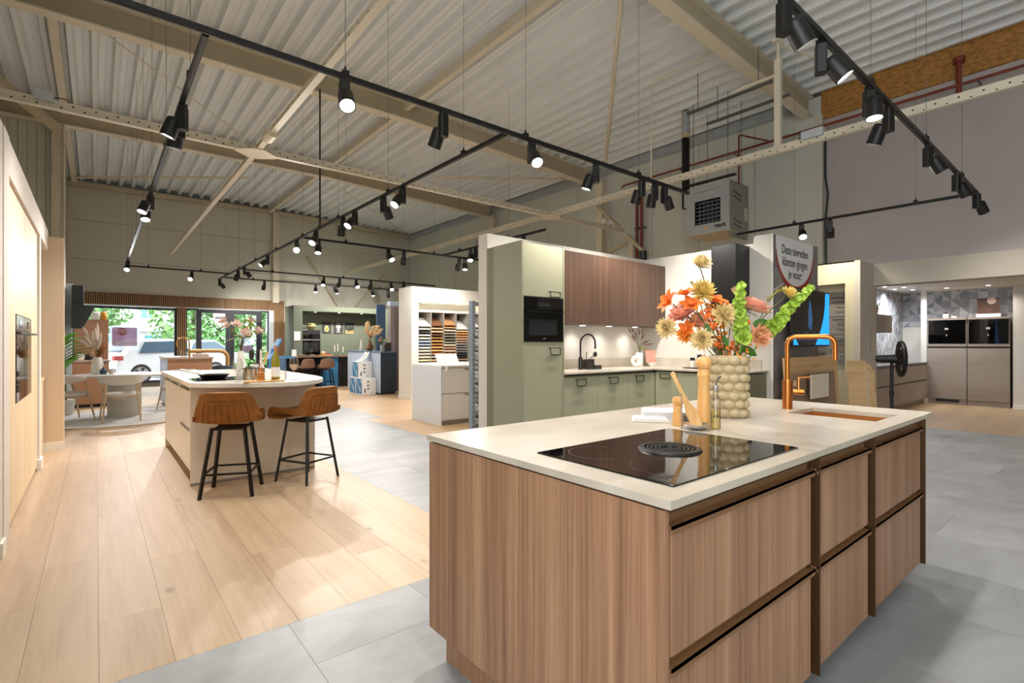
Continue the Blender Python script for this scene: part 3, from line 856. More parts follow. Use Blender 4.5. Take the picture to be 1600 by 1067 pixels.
# copper sink, undermounted
sk = thing('kitchen_sink', 'square copper sink sunk into the pale island worktop', 'sink', (3.1, 1.0, .70))
part('basin', MB().box(SX0-.004, SX0-.002, SY0-.004, SY1+.004, .74, IZ-.0225).box(SX1+.002, SX1+.004, SY0-.004, SY1+.004, .74, IZ-.0225).box(SX0-.002, SX1+.002, SY0-.004, SY0-.002, .74, IZ-.0225).box(SX0-.002, SX1+.002, SY1+.002, SY1+.004, .74, IZ-.0225).box(SX0-.002, SX1+.002, SY0-.002, SY1+.002, .735, .74), M['copper_sink'], sk)
part('drain', MB().lathe([(0, .744), (.035, .744), (.042, .741)], (3.11, 1.0, 0), 18), M['copper'], sk)
# copper tap
tp = thing('kitchen_tap', 'tall copper tap with square arched spout beside the copper sink', 'tap', (3.10, 1.27, IZ))
part('body', MB().lathe([(0, IZ), (.027, IZ), (.027, IZ+.165), (.024, IZ+.168), (0, IZ+.168)], (3.10, 1.27, 0), 20), M['copper'], tp)
sp = arc_path([(3.10, 1.27, IZ+.165), (3.10, 1.27, IZ+.418), (3.195, 1.055, IZ+.418), (3.195, 1.055, IZ+.285)], .052, 8)
part('spout', MB().tube(sp, .0135, 14), M['copper'], tp)
part('lever', MB().cyl((3.115, 1.245, IZ+.10), (3.14, 1.195, IZ+.10), .016, n=14).cyl((3.13, 1.22, IZ+.10), (3.13, 1.22, IZ+.185), .005, n=8).cyl((3.13, 1.22, IZ+.18), (3.16, 1.17, IZ+.186), .005, n=8), M['copper'], tp)
# induction hob with extractor
hob = thing('induction_hob', 'black glass induction hob with round extractor grille in the island worktop', 'hob', (1.56, 1.03, IZ))
part('glass', MB().box(HX0, HX1, HY0, HY1, IZ+.0002, IZ+.005), M['black_glass'], hob, bevel=.0015)
mark = mat('hob_marking', '#4b4643', 0.3)
def ring(cx, cy, r, a0, a1, n=24):
    mb = MB()
    for i in range(n):
        t0 = R(a0+(a1-a0)*i/n); t1 = R(a0+(a1-a0)*(i+1)/n)
        mb.poly([(cx+r*math.cos(t0), cy+r*math.sin(t0), IZ+.0054), (cx+(r+.0016)*math.cos(t0), cy+(r+.0016)*math.sin(t0), IZ+.0054), (cx+(r+.0016)*math.cos(t1), cy+(r+.0016)*math.sin(t1), IZ+.0054), (cx+r*math.cos(t1), cy+r*math.sin(t1), IZ+.0054)])
    return mb
for cx, cy in ((1.33, 1.16), (1.33, .90), (1.80, 1.16), (1.80, .90)):
    part('cooking_zone', ring(cx, cy, .10, 20, 250), mark, hob)
gr = part('extractor_grille', MB().lathe([(0, .004), (.024, .004), (.026, .009), (.028, .004)], (1.565, 1.035, IZ+.002), 28), M['black'], hob)
for r in (.036, .050, .064, .078):
    part('grille_ring', MB().lathe([(r-.004, .004), (r-.004, .010), (r+.003, .010), (r+.003, .004)], (1.565, 1.035, IZ+.002), 32), M['black'], gr)
part('grille_rim', MB().lathe([(.088, .004), (.088, .0105), (.104, .0105), (.110, .004)], (1.565, 1.035, IZ+.002), 36), M['black'], gr)
part('touch_panel', MB().box(1.215, 1.255, .815, .845, IZ+.0051, IZ+.0056), M['black'], hob)
# ================================================================ THINGS ON THE WALNUT ISLAND
# vase covered in balls
VX, VY = 2.545, 1.335
vs = thing('vase', 'cream ceramic vase covered with rows of round balls on the walnut island', 'vase', (VX, VY, IZ))
VR, VH = .088, .318
part('body', MB().lathe([(0, IZ+.001), (VR-.006, IZ+.001), (VR-.002, IZ+.012), (VR-.002, IZ+VH-.012), (VR-.004, IZ+VH), (VR-.016, IZ+VH), (VR-.018, IZ+.05), (0, IZ+.05)], (VX, VY, 0), 32), M['ceramic_cream'], vs)
ball = MB().sphere((0, 0, 0), (.024, .0315, .0235), 14, 10).mesh('ball', M['ceramic_cream'])
for row in range(7):
    for k in range(10):
        a = 2*math.pi*(k + (.5 if row % 2 else 0) + rnd.uniform(-.06, .06))/10 + .2
        s = rnd.uniform(.95, 1.06)
        o = link('ball', ball, vs, ((VR-.006)*math.cos(a), (VR-.006)*math.sin(a), .024 + row*.0448 + rnd.uniform(-.002, .002)))
        o.rotation_euler = (0, 0, a); o.scale = (s, s, s)
# --- flower helpers: every flower is a thing of its own standing in the vase
RTV = Vector((.774, -.633, 0)); FWV = Vector((.633, .774, 0)); UPV = Vector((0, 0, 1))
RIM = Vector((VX, VY, IZ+VH))
def fpt(px, py, depth=0.0):
    """offset in the bouquet: sideways and up in metres from the rim centre"""
    return RIM + RTV*px + UPV*py + FWV*depth
def petal(mb, c, d, n, L, W, cup=.3, m=4):
    """leaf-shaped blade from c along d, with normal n"""
    d = d.normalized(); s = d.cross(n).normalized(); n = s.cross(d).normalized()
    pts = []
    for i in range(m+1):
        t = i/m
        w = W*math.sin(math.pi*min(1, .08+t*.92))**.8
        bend = n*(cup*L*(t*t - .2*t))
        p = c + d*(L*t) + bend
        pts.append((p - s*w/2 + n*w*.12, p - n*w*.06, p + s*w/2 + n*w*.12))
    vs2 = [q for tr in pts for q in tr]
    fs = []
    for i in range(m):
        a = i*3
        fs += [(a, a+1, a+4, a+3), (a+1, a+2, a+5, a+4)]
    mb.add(vs2, fs)
def basis(n):
    n = n.normalized(); u = n.orthogonal().normalized(); return n, u, n.cross(u)
def stem_curve(head, base_off=(0, 0)):
    b = RIM + Vector((base_off[0], base_off[1], -.22))
    mid = RIM + (head - RIM)*.35 + Vector((0, 0, .05)); mid.z = RIM.z + (head.z-RIM.z)*.45
    return bez(b, RIM + Vector((base_off[0], base_off[1], 0))*.6 + Vector((0, 0, .06)), head, 10)
def flower(name, label, head, normal, kind, size, pm, group=None, stem='stem', base=(0, 0), leaves=0):
    head = Vector(head); n, u, v = basis(Vector(normal))
    t = thing(name, label, 'flower', (head.x, head.y, head.z), 0, group)
    part('stem', MB().tube(stem_curve(head - n*size*.15, base), .0026, 6), M[stem], t)
    r2 = random.Random(int(head.x*9000+head.z*777))
    mb = MB()
    if kind == 'pom':        # dahlia / pincushion: many short petals in shells
        for ring, (cnt, lean, L) in enumerate(((17, 1.5, 1.0), (17, 1.15, .97), (15, .8, .93), (11, .48, .9), (6, .2, .86))):
            for k in range(cnt):
                a = 2*math.pi*(k+.5*(ring % 2)+r2.uniform(-.2, .2))/cnt
                d = (u*math.cos(a)+v*math.sin(a))*math.sin(lean) + n*math.cos(lean)
                petal(mb, head + d*size*.12, d + Vector((r2.uniform(-.15, .15), r2.uniform(-.15, .15), r2.uniform(-.15, .15))), n, size*.52*L, size*.135, .35, 3)
    elif kind == 'lily':
        for k in range(6):
            a = 2*math.pi*k/6 + .3
            d = (u*math.cos(a)+v*math.sin(a))*.85 + n*.55
            petal(mb, head, d, n, size*.60, size*.34, -.3, 5)
        for k in range(3):
            a = 2*math.pi*k/3 + .8
            petal(mb, head, (u*math.cos(a)+v*math.sin(a))*.5 + n*.85, n, size*.42, size*.26, -.2, 4)
    elif kind == 'dahlia':   # broad layered pink flower
        for ring, (cnt, lean, L, W) in enumerate(((11, 1.5, 1.0, .36), (10, 1.2, .95, .34), (8, .9, .8, .3), (6, .5, .62, .26), (4, .2, .5, .2))):
            for k in range(cnt):
                a = 2*math.pi*(k+.5*(ring % 2))/cnt + r2.uniform(-.1, .1)
                d = (u*math.cos(a)+v*math.sin(a))*math.sin(lean) + n*math.cos(lean)
                petal(mb, head, d, n, size*.55*L, size*W, .28, 4)
    part('petals', mb, M[pm], t, angle=180)
    if kind != 'lily':
        c = MB()
        for k in range(5):
            a = 2*math.pi*k/5
            petal(c, head - n*size*.08, (u*math.cos(a)+v*math.sin(a)) - n*.2, n, size*.25, size*.13, .2, 3)
        part('sepals', c, M['leaf_green'], t, angle=180)
    if leaves:
        l = MB(); cv = stem_curve(head, base)
        for k in range(leaves):
            p = Vector(cv[5+k]); a = r2.uniform(0, 6.28)
            petal(l, p, Vector((math.cos(a), math.sin(a), .25)), UPV, .075, .034, -.25, 4)
        part('leaf', l, M['leaf_green'], t, angle=180)
    return t
GF = 'flowers standing in the ball vase'
# measured from the rim centre (metres, at 3.3 mm per pixel)
def pxo(px, py): return ((px-1137)*.0033, (553-py)*.0033)
def F(name, label, px, py, kind, size, pm, tilt=(0, 0, 1), depth=0.0, **k):
    a, b = pxo(px, py)
    size *= 1.14
    nrm = RTV*tilt[0] + UPV*tilt[2] - FWV*tilt[1]
    return flower(name, label, fpt(a, b, depth), nrm, kind, size, pm, GF, **k)
F('yellow_scabious', 'tallest pale yellow flower of the bouquet, on a long bare dark stem', 1094, 411, 'pom', .085, 'petal_cream', (.1, .6, .7), base=(-.02, .01), stem='stem_dark')
F('yellow_scabious', 'large yellow flower head just below the tallest one of the bouquet', 1096, 455, 'pom', .105, 'petal_yellow', (-.1, .8, .5), base=(-.02, .0))
F('yellow_scabious', 'cream flower low over the vase rim next to the green bells', 1125, 492, 'pom', .105, 'petal_cream', (0, .95, .3), -.03, base=(-.01, -.01), leaves=1)
F('yellow_scabious', 'cream flower at the outer end of the bouquet over the towel side', 1041, 511, 'pom', .088, 'petal_cream', (-.5, .8, .1), base=(-.03, 0))
F('yellow_scabious', 'peach-edged cream flower drooping towards the pepper mill', 1090, 529, 'pom', .095, 'petal_cream', (-.2, .9, .1), -.04, base=(-.02, -.02))
F('yellow_scabious', 'peach and yellow flower hanging beside the vase on the tap side', 1177, 524, 'pom', .105, 'petal_peach', (.3, .95, .1), -.04, base=(.03, -.02), leaves=1)
F('yellow_scabious', 'small yellow flower at the arching stem in front of the screen', 1230, 458, 'pom', .075, 'petal_yellow', (.5, .5, .6), base=(.04, .01))
F('yellow_scabious', 'small pale yellow flower peeking out behind the upright green bells', 1155, 456, 'pom', .065, 'petal_cream', (.3, .7, .6), .03, base=(.0, .02))
F('yellow_scabious', 'small amber flower under the orange ones near the vase rim', 1070, 522, 'pom', .07, 'petal_amber', (-.4, .7, .2), base=(-.03, -.01))
F('orange_lily', 'orange lily farthest out on its own bare stem, pointing sideways', 1045, 470, 'lily', .11, 'petal_orange', (-.9, .3, .4), base=(-.03, 0), stem='stem_dark')
F('orange_lily', 'orange lily opening flat above the pink dahlia', 1071, 459, 'lily', .10, 'petal_orange', (-.3, .2, .95), base=(-.02, .01), stem='stem_dark')
F('orange_lily', 'orange lily directly over the coral dahlia', 1077, 476, 'lily', .10, 'petal_orange', (-.2, .6, .6), -.02, base=(-.02, 0))
F('orange_lily', 'orange lily in front of the black hood, next to the yellow head', 1113, 470, 'lily', .105, 'petal_orange', (.1, .5, .8), -.01, base=(0, 0))
F('orange_lily', 'small orange lily between the green bells and the yellow head', 1128, 473, 'lily', .075, 'petal_orange', (.3, .5, .7), base=(.0, .01))
F('orange_lily', 'low orange lily by the amber flower near the rim', 1072, 513, 'lily', .085, 'petal_orange', (-.6, .6, .3), -.01, base=(-.03, 0))
F('coral_dahlia', 'coral pink dahlia with wide petals over the towel side', 1067, 490, 'dahlia', .135, 'petal_pink', (-.55, .35, .75), base=(-.03, 0), leaves=2)
F('peach_dahlia', 'big peach pink dahlia facing the customer sign', 1175, 482, 'dahlia', .165, 'petal_pink', (.35, .25, .9), base=(.03, 0), leaves=2)
F('peach_dahlia', 'small faded peach dahlia half hidden among orange blossoms', 1093, 500, 'dahlia', .09, 'petal_peach', (-.2, .8, .5), .02, base=(-.01, .02))
# clusters of small orange blossom
def blossom_sprig(label, pts, pm, sz, n, seed):
    r2 = random.Random(seed)
    P = [fpt(*pxo(px, py), dp) for px, py, dp in pts]
    t = thing('blossom_sprig', label, 'flower', tuple(P[0]), 0, GF)
    part('stem', MB().tube([RIM+Vector((0, 0, -.2))]+P, .003, 6), M['stem'], t)
    mb = MB()
    for i in range(n):
        a = r2.uniform(0, len(P)-1.001); k = int(a); p = P[k].lerp(P[k+1], a-k)
        c = p + Vector((r2.uniform(-1, 1), r2.uniform(-1, 1), r2.uniform(-1, 1)))*.035
        nn = Vector((r2.uniform(-1, 1), r2.uniform(-1, 1), r2.uniform(-.2, 1)))
        nn, u, v = basis(nn)
        for q in range(5):
            ang = 2*math.pi*q/5
            petal(mb, c, u*math.cos(ang)+v*math.sin(ang)+nn*.5, nn, sz, sz*.6, .1, 2)
    o = part('petals', mb, M[pm], t, angle=180); o['kind'] = 'stuff'
blossom_sprig('sprig of small orange blossom rising from the vase on the mill side', [(1128, 548, 0), (1113, 515, 0), (1104, 485, .02)], 'petal_orange', .020, 60, 5)
blossom_sprig('sprig of small amber blossom in the middle of the bouquet', [(1135, 548, .02), (1128, 510, .03), (1122, 478, .04)], 'petal_amber', .020, 50, 6)
blossom_sprig('sprig of small orange blossom leaning towards the tap', [(1150, 548, .01), (1160, 520, .02), (1165, 495, .03)], 'petal_orange', .020, 58, 8)
blossom_sprig('drooping sprig of orange blossom over the vase rim', [(1145, 552, -.03), (1160, 545, -.05), (1152, 560, -.07)], 'petal_amber', .014, 18, 9)
# bells of Ireland: green cups stacked around a stem
def bells(label, pts, sz0, sz1, n, seed):
    r2 = random.Random(seed)
    P = [fpt(*pxo(px, py), dp) for px, py, dp in pts]
    t = thing('bells_of_ireland', label, 'flower', tuple(P[0]), 0, GF)
    path = [RIM+Vector((0, 0, -.2))]+P
    part('stem', MB().tube(path, .004, 7), M['leaf_bright'], t)
    L = [0]
    for a, b in zip(P, P[1:]): L.append(L[-1]+(b-a).length)
    for i in range(n):
        s = L[-1]*i/(n-1)
        k = max(j for j in range(len(L)-1) if L[j] <= s+1e-6)
        p = P[k].lerp(P[k+1], (s-L[k])/max(1e-6, L[k+1]-L[k])); tdir = (P[k+1]-P[k]).normalized()
        sz = sz0+(sz1-sz0)*i/(n-1)
        n0, u, v = basis(tdir)
        for q in range(4 if i < n-3 else 3):
            a = 2*math.pi*q/4 + i*.75 + r2.uniform(-.25, .25)
            d = ((u*math.cos(a)+v*math.sin(a))*.9 + tdir*r2.uniform(.25, .7)).normalized()
            w0, w1, w2 = basis(d); rr_ = sz*r2.uniform(.36, .46); ph = r2.uniform(0, 6.28)
            mb = MB(); rows = [(.06, 0.0), (.45, .35), (.85, .62), (1.08, .78)]
            vsx = []
            for rq, hq in rows:
                for s_ in range(10):
                    an = 2*math.pi*s_/10; wv = 1 + (.13*math.sin(an*3+ph) if rq > .8 else 0)
                    vsx.append(p + d*(sz*.10 + hq*rr_*(1 + (.12*math.cos(an*3+ph) if rq > .8 else 0))) + (w1*math.cos(an)+w2*math.sin(an))*(rq*rr_*wv))
            mb.add(vsx, [(j*10+s_, j*10+(s_+1) % 10, (j+1)*10+(s_+1) % 10, (j+1)*10+s_) for j in range(3) for s_ in range(10)])
            part('bell', mb, M['bells'], t, angle=180)
bells('upright spike of lime green bells in the middle of the bouquet', [(1152, 530, -.06), (1148, 500, -.06), (1147, 470, -.055), (1150, 446, -.05)], .074, .040, 14, 3)
bells('long spike of lime green bells reaching out in front of the screen', [(1190, 518, -.03), (1212, 502, -.03), (1225, 485, -.02), (1243, 468, -.01), (1266, 447, 0)], .070, .036, 15, 4)
# bud sprays and leaves
def spray(label, pts, n, seed, m='leaf_olive'):
    r2 = random.Random(seed); P = [fpt(*pxo(px, py), dp) for px, py, dp in pts]
    t = thing('bud_spray', label, 'flower', tuple(P[0]), 0, GF)
    part('stem', MB().tube([RIM+Vector((0, 0, -.2))]+P, .0022, 6), M['stem'], t)
    mb = MB(); a0 = len(P)//2
    for i in range(n):
        a = r2.uniform(a0, len(P)-1.001); k = int(a); p = P[k].lerp(P[k+1], a-k)
        d = Vector((r2.uniform(-1, 1), r2.uniform(-1, 1), r2.uniform(-.3, 1)))
        petal(mb, p, d, UPV, .022, .009, .2, 2)
    part('buds', mb, M[m], t, angle=180)
spray('arching green bud spray curving over the peach dahlia to a yellow flower', [(1165, 530, 0), (1190, 490, 0), (1198, 470, 0), (1212, 456, 0), (1226, 450, 0)], 60, 11)
spray('short green bud tip leaning out beside the tallest stem', [(1112, 530, 0), (1098, 480, .02), (1090, 450, .02), (1079, 437, .02)], 24, 12)
spray('tuft of pale green buds at the vase rim', [(1140, 550, -.05), (1142, 540, -.07), (1146, 528, -.08), (1150, 524, -.09)], 34, 13, 'bells')
t = thing('leaf_sprig', 'dark green leaves tucked between the flowers of the ball vase', 'leaf', (VX, VY, IZ+.3), 0, GF)
for px, py, dx, dz, L in ((1182, 502, .9, .35, .085), (1100, 512, -.2, .9, .07), (1165, 547, .9, -.35, .10), (1150, 515, .3, .8, .06), (1170, 528, .6, -.5, .05), (1128, 530, -.3, .8, .06)):
    lf = MB(); p = fpt(*pxo(px, py), -.04); petal(lf, p - (RTV*dx+UPV*dz).normalized()*L*.5, RTV*dx+UPV*dz, -FWV+UPV*.4, L, L*.48, -.15, 5)
    part('leaf', lf, M['leaf_green'], t, angle=180)
part('stem', MB().tube([RIM+Vector((0, 0, -.2)), fpt(.03, .02, -.03), fpt(.10, .02, -.04)], .002, 6).tube([RIM+Vector((0, 0, -.2)), fpt(-.03, .05, -.03), fpt(-.10, .12, -.04)], .002, 6), M['stem'], t)
# pepper mill
MX, MY = 2.135, 1.235
pm = thing('pepper_mill', 'tall light wood pepper mill standing beside the ball vase', 'pepper mill', (MX, MY, IZ))
part('body', MB().lathe([(0, 0), (.029, 0), (.031, .01), (.030, .06), (.027, .13), (.0245, .18), (.0255, .215), (.029, .228), (.030, .236), (.0265, .240), (.0255, .262), (0, .262)], (MX, MY, IZ), 24), M['mill_wood'], pm)
part('head', MB().lathe([(.020, .262), (.028, .268), (.034, .282), (.033, .298), (.024, .313), (.010, .321), (0, .322)], (MX, MY, IZ), 24), M['mill_wood'], pm)
part('cap_nut', MB().sphere((MX, MY, IZ+.328), .006, 10, 8), M['chrome'], pm)
# oil bottle with pourer
BX, BY = 2.12, 1.17
ob = thing('oil_bottle', 'clear glass oil bottle with metal pourer next to the pepper mill', 'bottle', (BX, BY, IZ))
part('glass', MB().lathe([(0, .001), (.021, .001), (.022, .006), (.022, .128), (.018, .142), (.0095, .152), (.0085, .185)], (BX, BY, IZ), 22), M['glass'], ob)
part('oil', MB().lathe([(0, .004), (.0195, .004), (.0195, .082), (0, .082)], (BX, BY, IZ), 20), M['oil'], ob)
part('stopper', MB().lathe([(0, .17), (.008, .17), (.0095, .185), (.013, .187), (.013, .192), (0, .193)], (BX, BY, IZ), 16), M['steel'], ob)
part('pourer', MB().tube(bez((BX, BY, IZ+.19), (BX+.004, BY-.003, IZ+.22), (BX+.022, BY-.012, IZ+.232), 6), .0035, 8), M['gunmetal'], ob)
# wire utensil rest with spoon dish
ur = thing('spoon_rest', 'steel spoon rest with a round dish and upright wire at the hob edge', 'spoon rest', (2.03, 1.24, IZ))
part('dish', MB().lathe([(0, .004), (.03, .004), (.05, .014), (.057, .024), (.056, .0255), (.048, .017), (.028, .0075), (0, .007)], (2.045, 1.215, IZ), 24), M['chrome'], ur)
part('upright', MB().tube([(1.995, 1.26, IZ+.004), (1.995, 1.26, IZ+.155), (1.997, 1.258, IZ+.16)], .0022, 6).tube([(1.995, 1.26, IZ+.004), (2.045, 1.215, IZ+.004)], .0022, 6), M['steel'], ur)
sp_ = thing('wooden_spatula', 'slotted wooden spatula leaning in the steel spoon rest', 'spatula', (2.04, 1.22, IZ+.01))
d0 = Vector((2.048, 1.212, IZ+.012)); d1 = Vector((1.968, 1.290, IZ+.252)); ax = (d1-d0); ln = ax.length; ax.normalize()
sd = ax.cross(FWV).normalized()
def blade(mb, prof, th):
    for (t0, w0), (t1, w1) in zip(prof, prof[1:]):
        pts = []
        for t, w in ((t0, w0), (t1, w1)):
            c = d0 + ax*(ln*t); f = ax.cross(sd)*th
            pts += [c-sd*w-f, c+sd*w-f, c+sd*w+f, c-sd*w+f]
        mb.add(pts, [(0, 1, 5, 4), (1, 2, 6, 5), (2, 3, 7, 6), (3, 0, 4, 7), (3, 2, 1, 0), (4, 5, 6, 7)])
mb = MB(); blade(mb, [(0, .022), (.12, .025), (.28, .024), (.42, .013), (.6, .0085), (.9, .0085), (.97, .0115), (1.0, .006)], .003)
part('blade', mb, M['utensil_wood'], sp_, bevel=.001)
mb = MB()
for k in (-.008, .0, .008):
    c = d0 + ax*(ln*.10) + sd*k - ax.cross(sd)*.0034; mb.bar(c - ax*.022, c + ax*.022, .0025, .0008, up=ax.cross(sd))
part('slot', mb, M['bronze'], sp_)
# second, smaller mill behind the spatula
QX, QY = 2.075, 1.33
pm2 = thing('pepper_mill', 'short light wood mill half hidden by the slotted spatula', 'pepper mill', (QX, QY, IZ))
part('body', MB().lathe([(0, 0), (.024, 0), (.026, .012), (.022, .05), (.019, .075), (.022, .088), (.019, .094), (0, .094)], (QX, QY, IZ), 20), M['mill_wood'], pm2)
part('head', MB().lathe([(.016, .094), (.024, .104), (.026, .116), (.020, .130), (0, .136)], (QX, QY, IZ), 20), M['mill_wood'], pm2)
# folded towel and book behind
bk = thing('book', 'white book lying on the walnut island behind the towel', 'book', (2.26, 1.50, IZ))
mrot = Matrix.Translation((2.26, 1.50, IZ)) @ Matrix.Rotation(R(-50), 4, 'Z')
part('cover', MB().box(-.13, .13, -.085, .085, .0005, .004, mrot).box(-.13, .13, -.085, .085, .036, .040, mrot).box(-.132, -.128, -.085, .085, .0005, .040, mrot), M['paper'], bk)
part('pages', MB().box(-.127, .125, -.08, .08, .004, .036, mrot), M['paper_side'], bk)
bk2 = single('notebook', MB().box(-.07, .07, -.05, .05, 0, .03, Matrix.Translation((2.275, 1.36, IZ+.0005)) @ Matrix.Rotation(R(-50), 4, 'Z')), M['book_dark'], 'dark grey notebook behind the wooden mills', 'book', bevel=.002)
tw = MB()
mt = Matrix.Translation((2.10, 1.50, IZ)) @ Matrix.Rotation(R(-50), 4, 'Z')
for k in range(3): tw.box(-.085+.003*k, .085-.004*k, -.062, .062, .001+k*.0055, .0062+k*.0055, mt)
single('folded_towel', tw, M['linen'], 'folded white cloth lying in front of the white book', 'towel', bevel=.002)
# ================================================================ OAK TALL CABINETS ON THE LEFT WALL
OX = -.47
struct('wall_cabinet_end', MB().box(CB, -.45, 3.6, 4.46, 0, 2.67).box(CB, -.445, 4.46, 4.725, 0, 2.67), M['soffit'])
struct('baseboard_left', MB().box(-.45, -.435, 4.33, 4.47, 0, .09), M['white_paint'])
struct('wall_soffit', MB().box(CB, -.45, 4.46, 8.36, 2.43, 2.67), M['soffit'])
struct('wall_partition', MB().box(CB, -.305, 8.33, 8.45, 0, 2.60), M['beige_wall'])
struct('baseboard_partition', MB().box(-.60, -.300, 8.31, 8.33, 0, .10), M['white_paint'])
def tall_unit(label, y0, y1, splits):
    t = thing('tall_cabinet', label, 'cabinet', (-.56, (y0+y1)/2, 0), 0, 'oak tall cabinets')
    part('carcass', MB().box(CB+.002, OX-.022, y0, y1, 0, 2.42), M['oak_light'], t)
    part('plinth', MB().box(OX-.03, OX-.025, y0, y1, 0, .08), M['oak_light'], t)
    for z0, z1 in splits: part('door', MB().box(OX-.02, OX, y0+.002, y1-.002, z0+.002, z1-.002), M['oak_light'], t, bevel=.001)
    return t
tall_unit('pale oak tall cabinet with one plain full-height door, before the ovens', 4.73, 5.335, ((.03, 2.42),))
tall_unit('pale oak tall cabinet holding the mirrored built-in ovens', 5.335, 6.53, ((.03, .845), (1.525, 2.42)))
tall_unit('narrow pale oak tall cabinet with a slim horizontal metal line', 6.53, 7.16, ((.03, 2.42),))
single('side_panel', MB().box(CB+.002, -.45, 7.17, 7.30, .11, 2.42), M['white_paint'], 'white upright end panel closing the oak cabinet row', 'panel')
struct('baseboard_panel', MB().box(-.47, -.435, 7.10, 7.33, 0, .11), M['white_paint'])
for y0, y1, lab in ((5.37, 5.925, 'dark mirrored built-in oven with black knob panel in the oak cabinet'), (5.94, 6.50, 'second mirrored built-in oven, next to the narrow oak cabinet')):
    ov = thing('built_in_oven', lab, 'oven', (-.47, (y0+y1)/2, .85))
    part('body', MB().box(OX-.019, OX-.002, y0, y1, .85, 1.52), M['black'], ov)
    part('door', MB().box(OX-.002, OX+.004, y0, y1, .85, 1.40), mat('mirror_glass', '#2b2623', 0.03, 0.75), ov)
    part('control_panel', MB().box(OX-.002, OX+.004, y0, y1, 1.405, 1.52), mat('oven_panel', '#8a7672', 0.12, 0.7), ov)
    part('display', MB().box(OX+.004, OX+.0055, (y0+y1)/2-.09, (y0+y1)/2+.09, 1.43, 1.49), M['black_glass'], ov)
    part('handle', MB().box(OX+.004, OX+.03, y0+.02, y1-.02, 1.375, 1.39), M['gunmetal'], ov)
single('metal_strip', MB().box(OX, OX+.003, 6.53, 7.16, 1.385, 1.40), M['gunmetal'], 'slim metal line across the narrow oak cabinet', 'strip')
lc = thing('low_cabinet', 'low pale oak cabinet in the recess beside the beige partition', 'cabinet', (-.56, 7.85, 0))
part('body', MB().box(CB+.002, -.49, 7.34, 8.30, .0, .86), M['oak_light'], lc)
part('top', MB().box(CB+.002, -.48, 7.335, 8.31, .86, .90), M['oak_light'], lc)
# ================================================================ WHITE ISLAND WITH BAR STOOLS
wi = thing('kitchen_island', 'white kitchen island with curved stone breakfast bar', 'kitchen island', (1.2, 6.5, 0))
WZ = .952
part('plinth', MB().box(.74, 1.74, 5.46, 7.74, 0, .10), M['plinth_grey'], wi)
part('carcass', MB().box(.70, 1.755, 5.46, 7.76, .10, .905), M['white_front'], wi)
part('end_panel', MB().box(.665, 1.774, 5.43, 5.46, .025, .911), M['beige_front'], wi)
part('toe_strip', MB().box(.665, 1.774, 5.432, 5.458, 0, .025), M['plinth_grey'], wi)
part('end_panel', MB().box(.68, 1.774, 7.755, 7.785, .0, .911), M['beige_front'], wi)
for y0, y1, zs in ((5.465, 6.25, ((.11, .50), (.505, .875))), (6.255, 7.05, ((.11, .875),)), (7.055, 7.75, ((.11, .875),))):
    for z0, z1 in zs:
        d = part('drawer_front' if len(zs) > 1 else 'door', MB().box(.68, .70, y0, y1, z0, z1), M['white_front'], wi, bevel=.001)
        part('handle', MB().box(.664, .68, y0+.08, y1-.08, z1-.006, z1).box(.664, .667, y0+.08, y1-.08, z1-.018, z1), M['steel'], d)
outline = [(.64, 7.82), (.64, 5.34), (.68, 5.24), (.76, 5.15), (.90, 5.04), (1.08, 4.93), (1.26, 4.86), (1.42, 4.86), (1.56, 4.93), (1.68, 5.04), (1.78, 5.2), (1.84, 5.4), (1.87, 5.7), (1.88, 6.2), (1.88, 7.82)]
single('worktop', MB().prism(outline[::-1], 'z', .911, WZ), M['worktop_white'], 'white marble worktop with rounded overhang on the white island', 'worktop', bevel=.004)

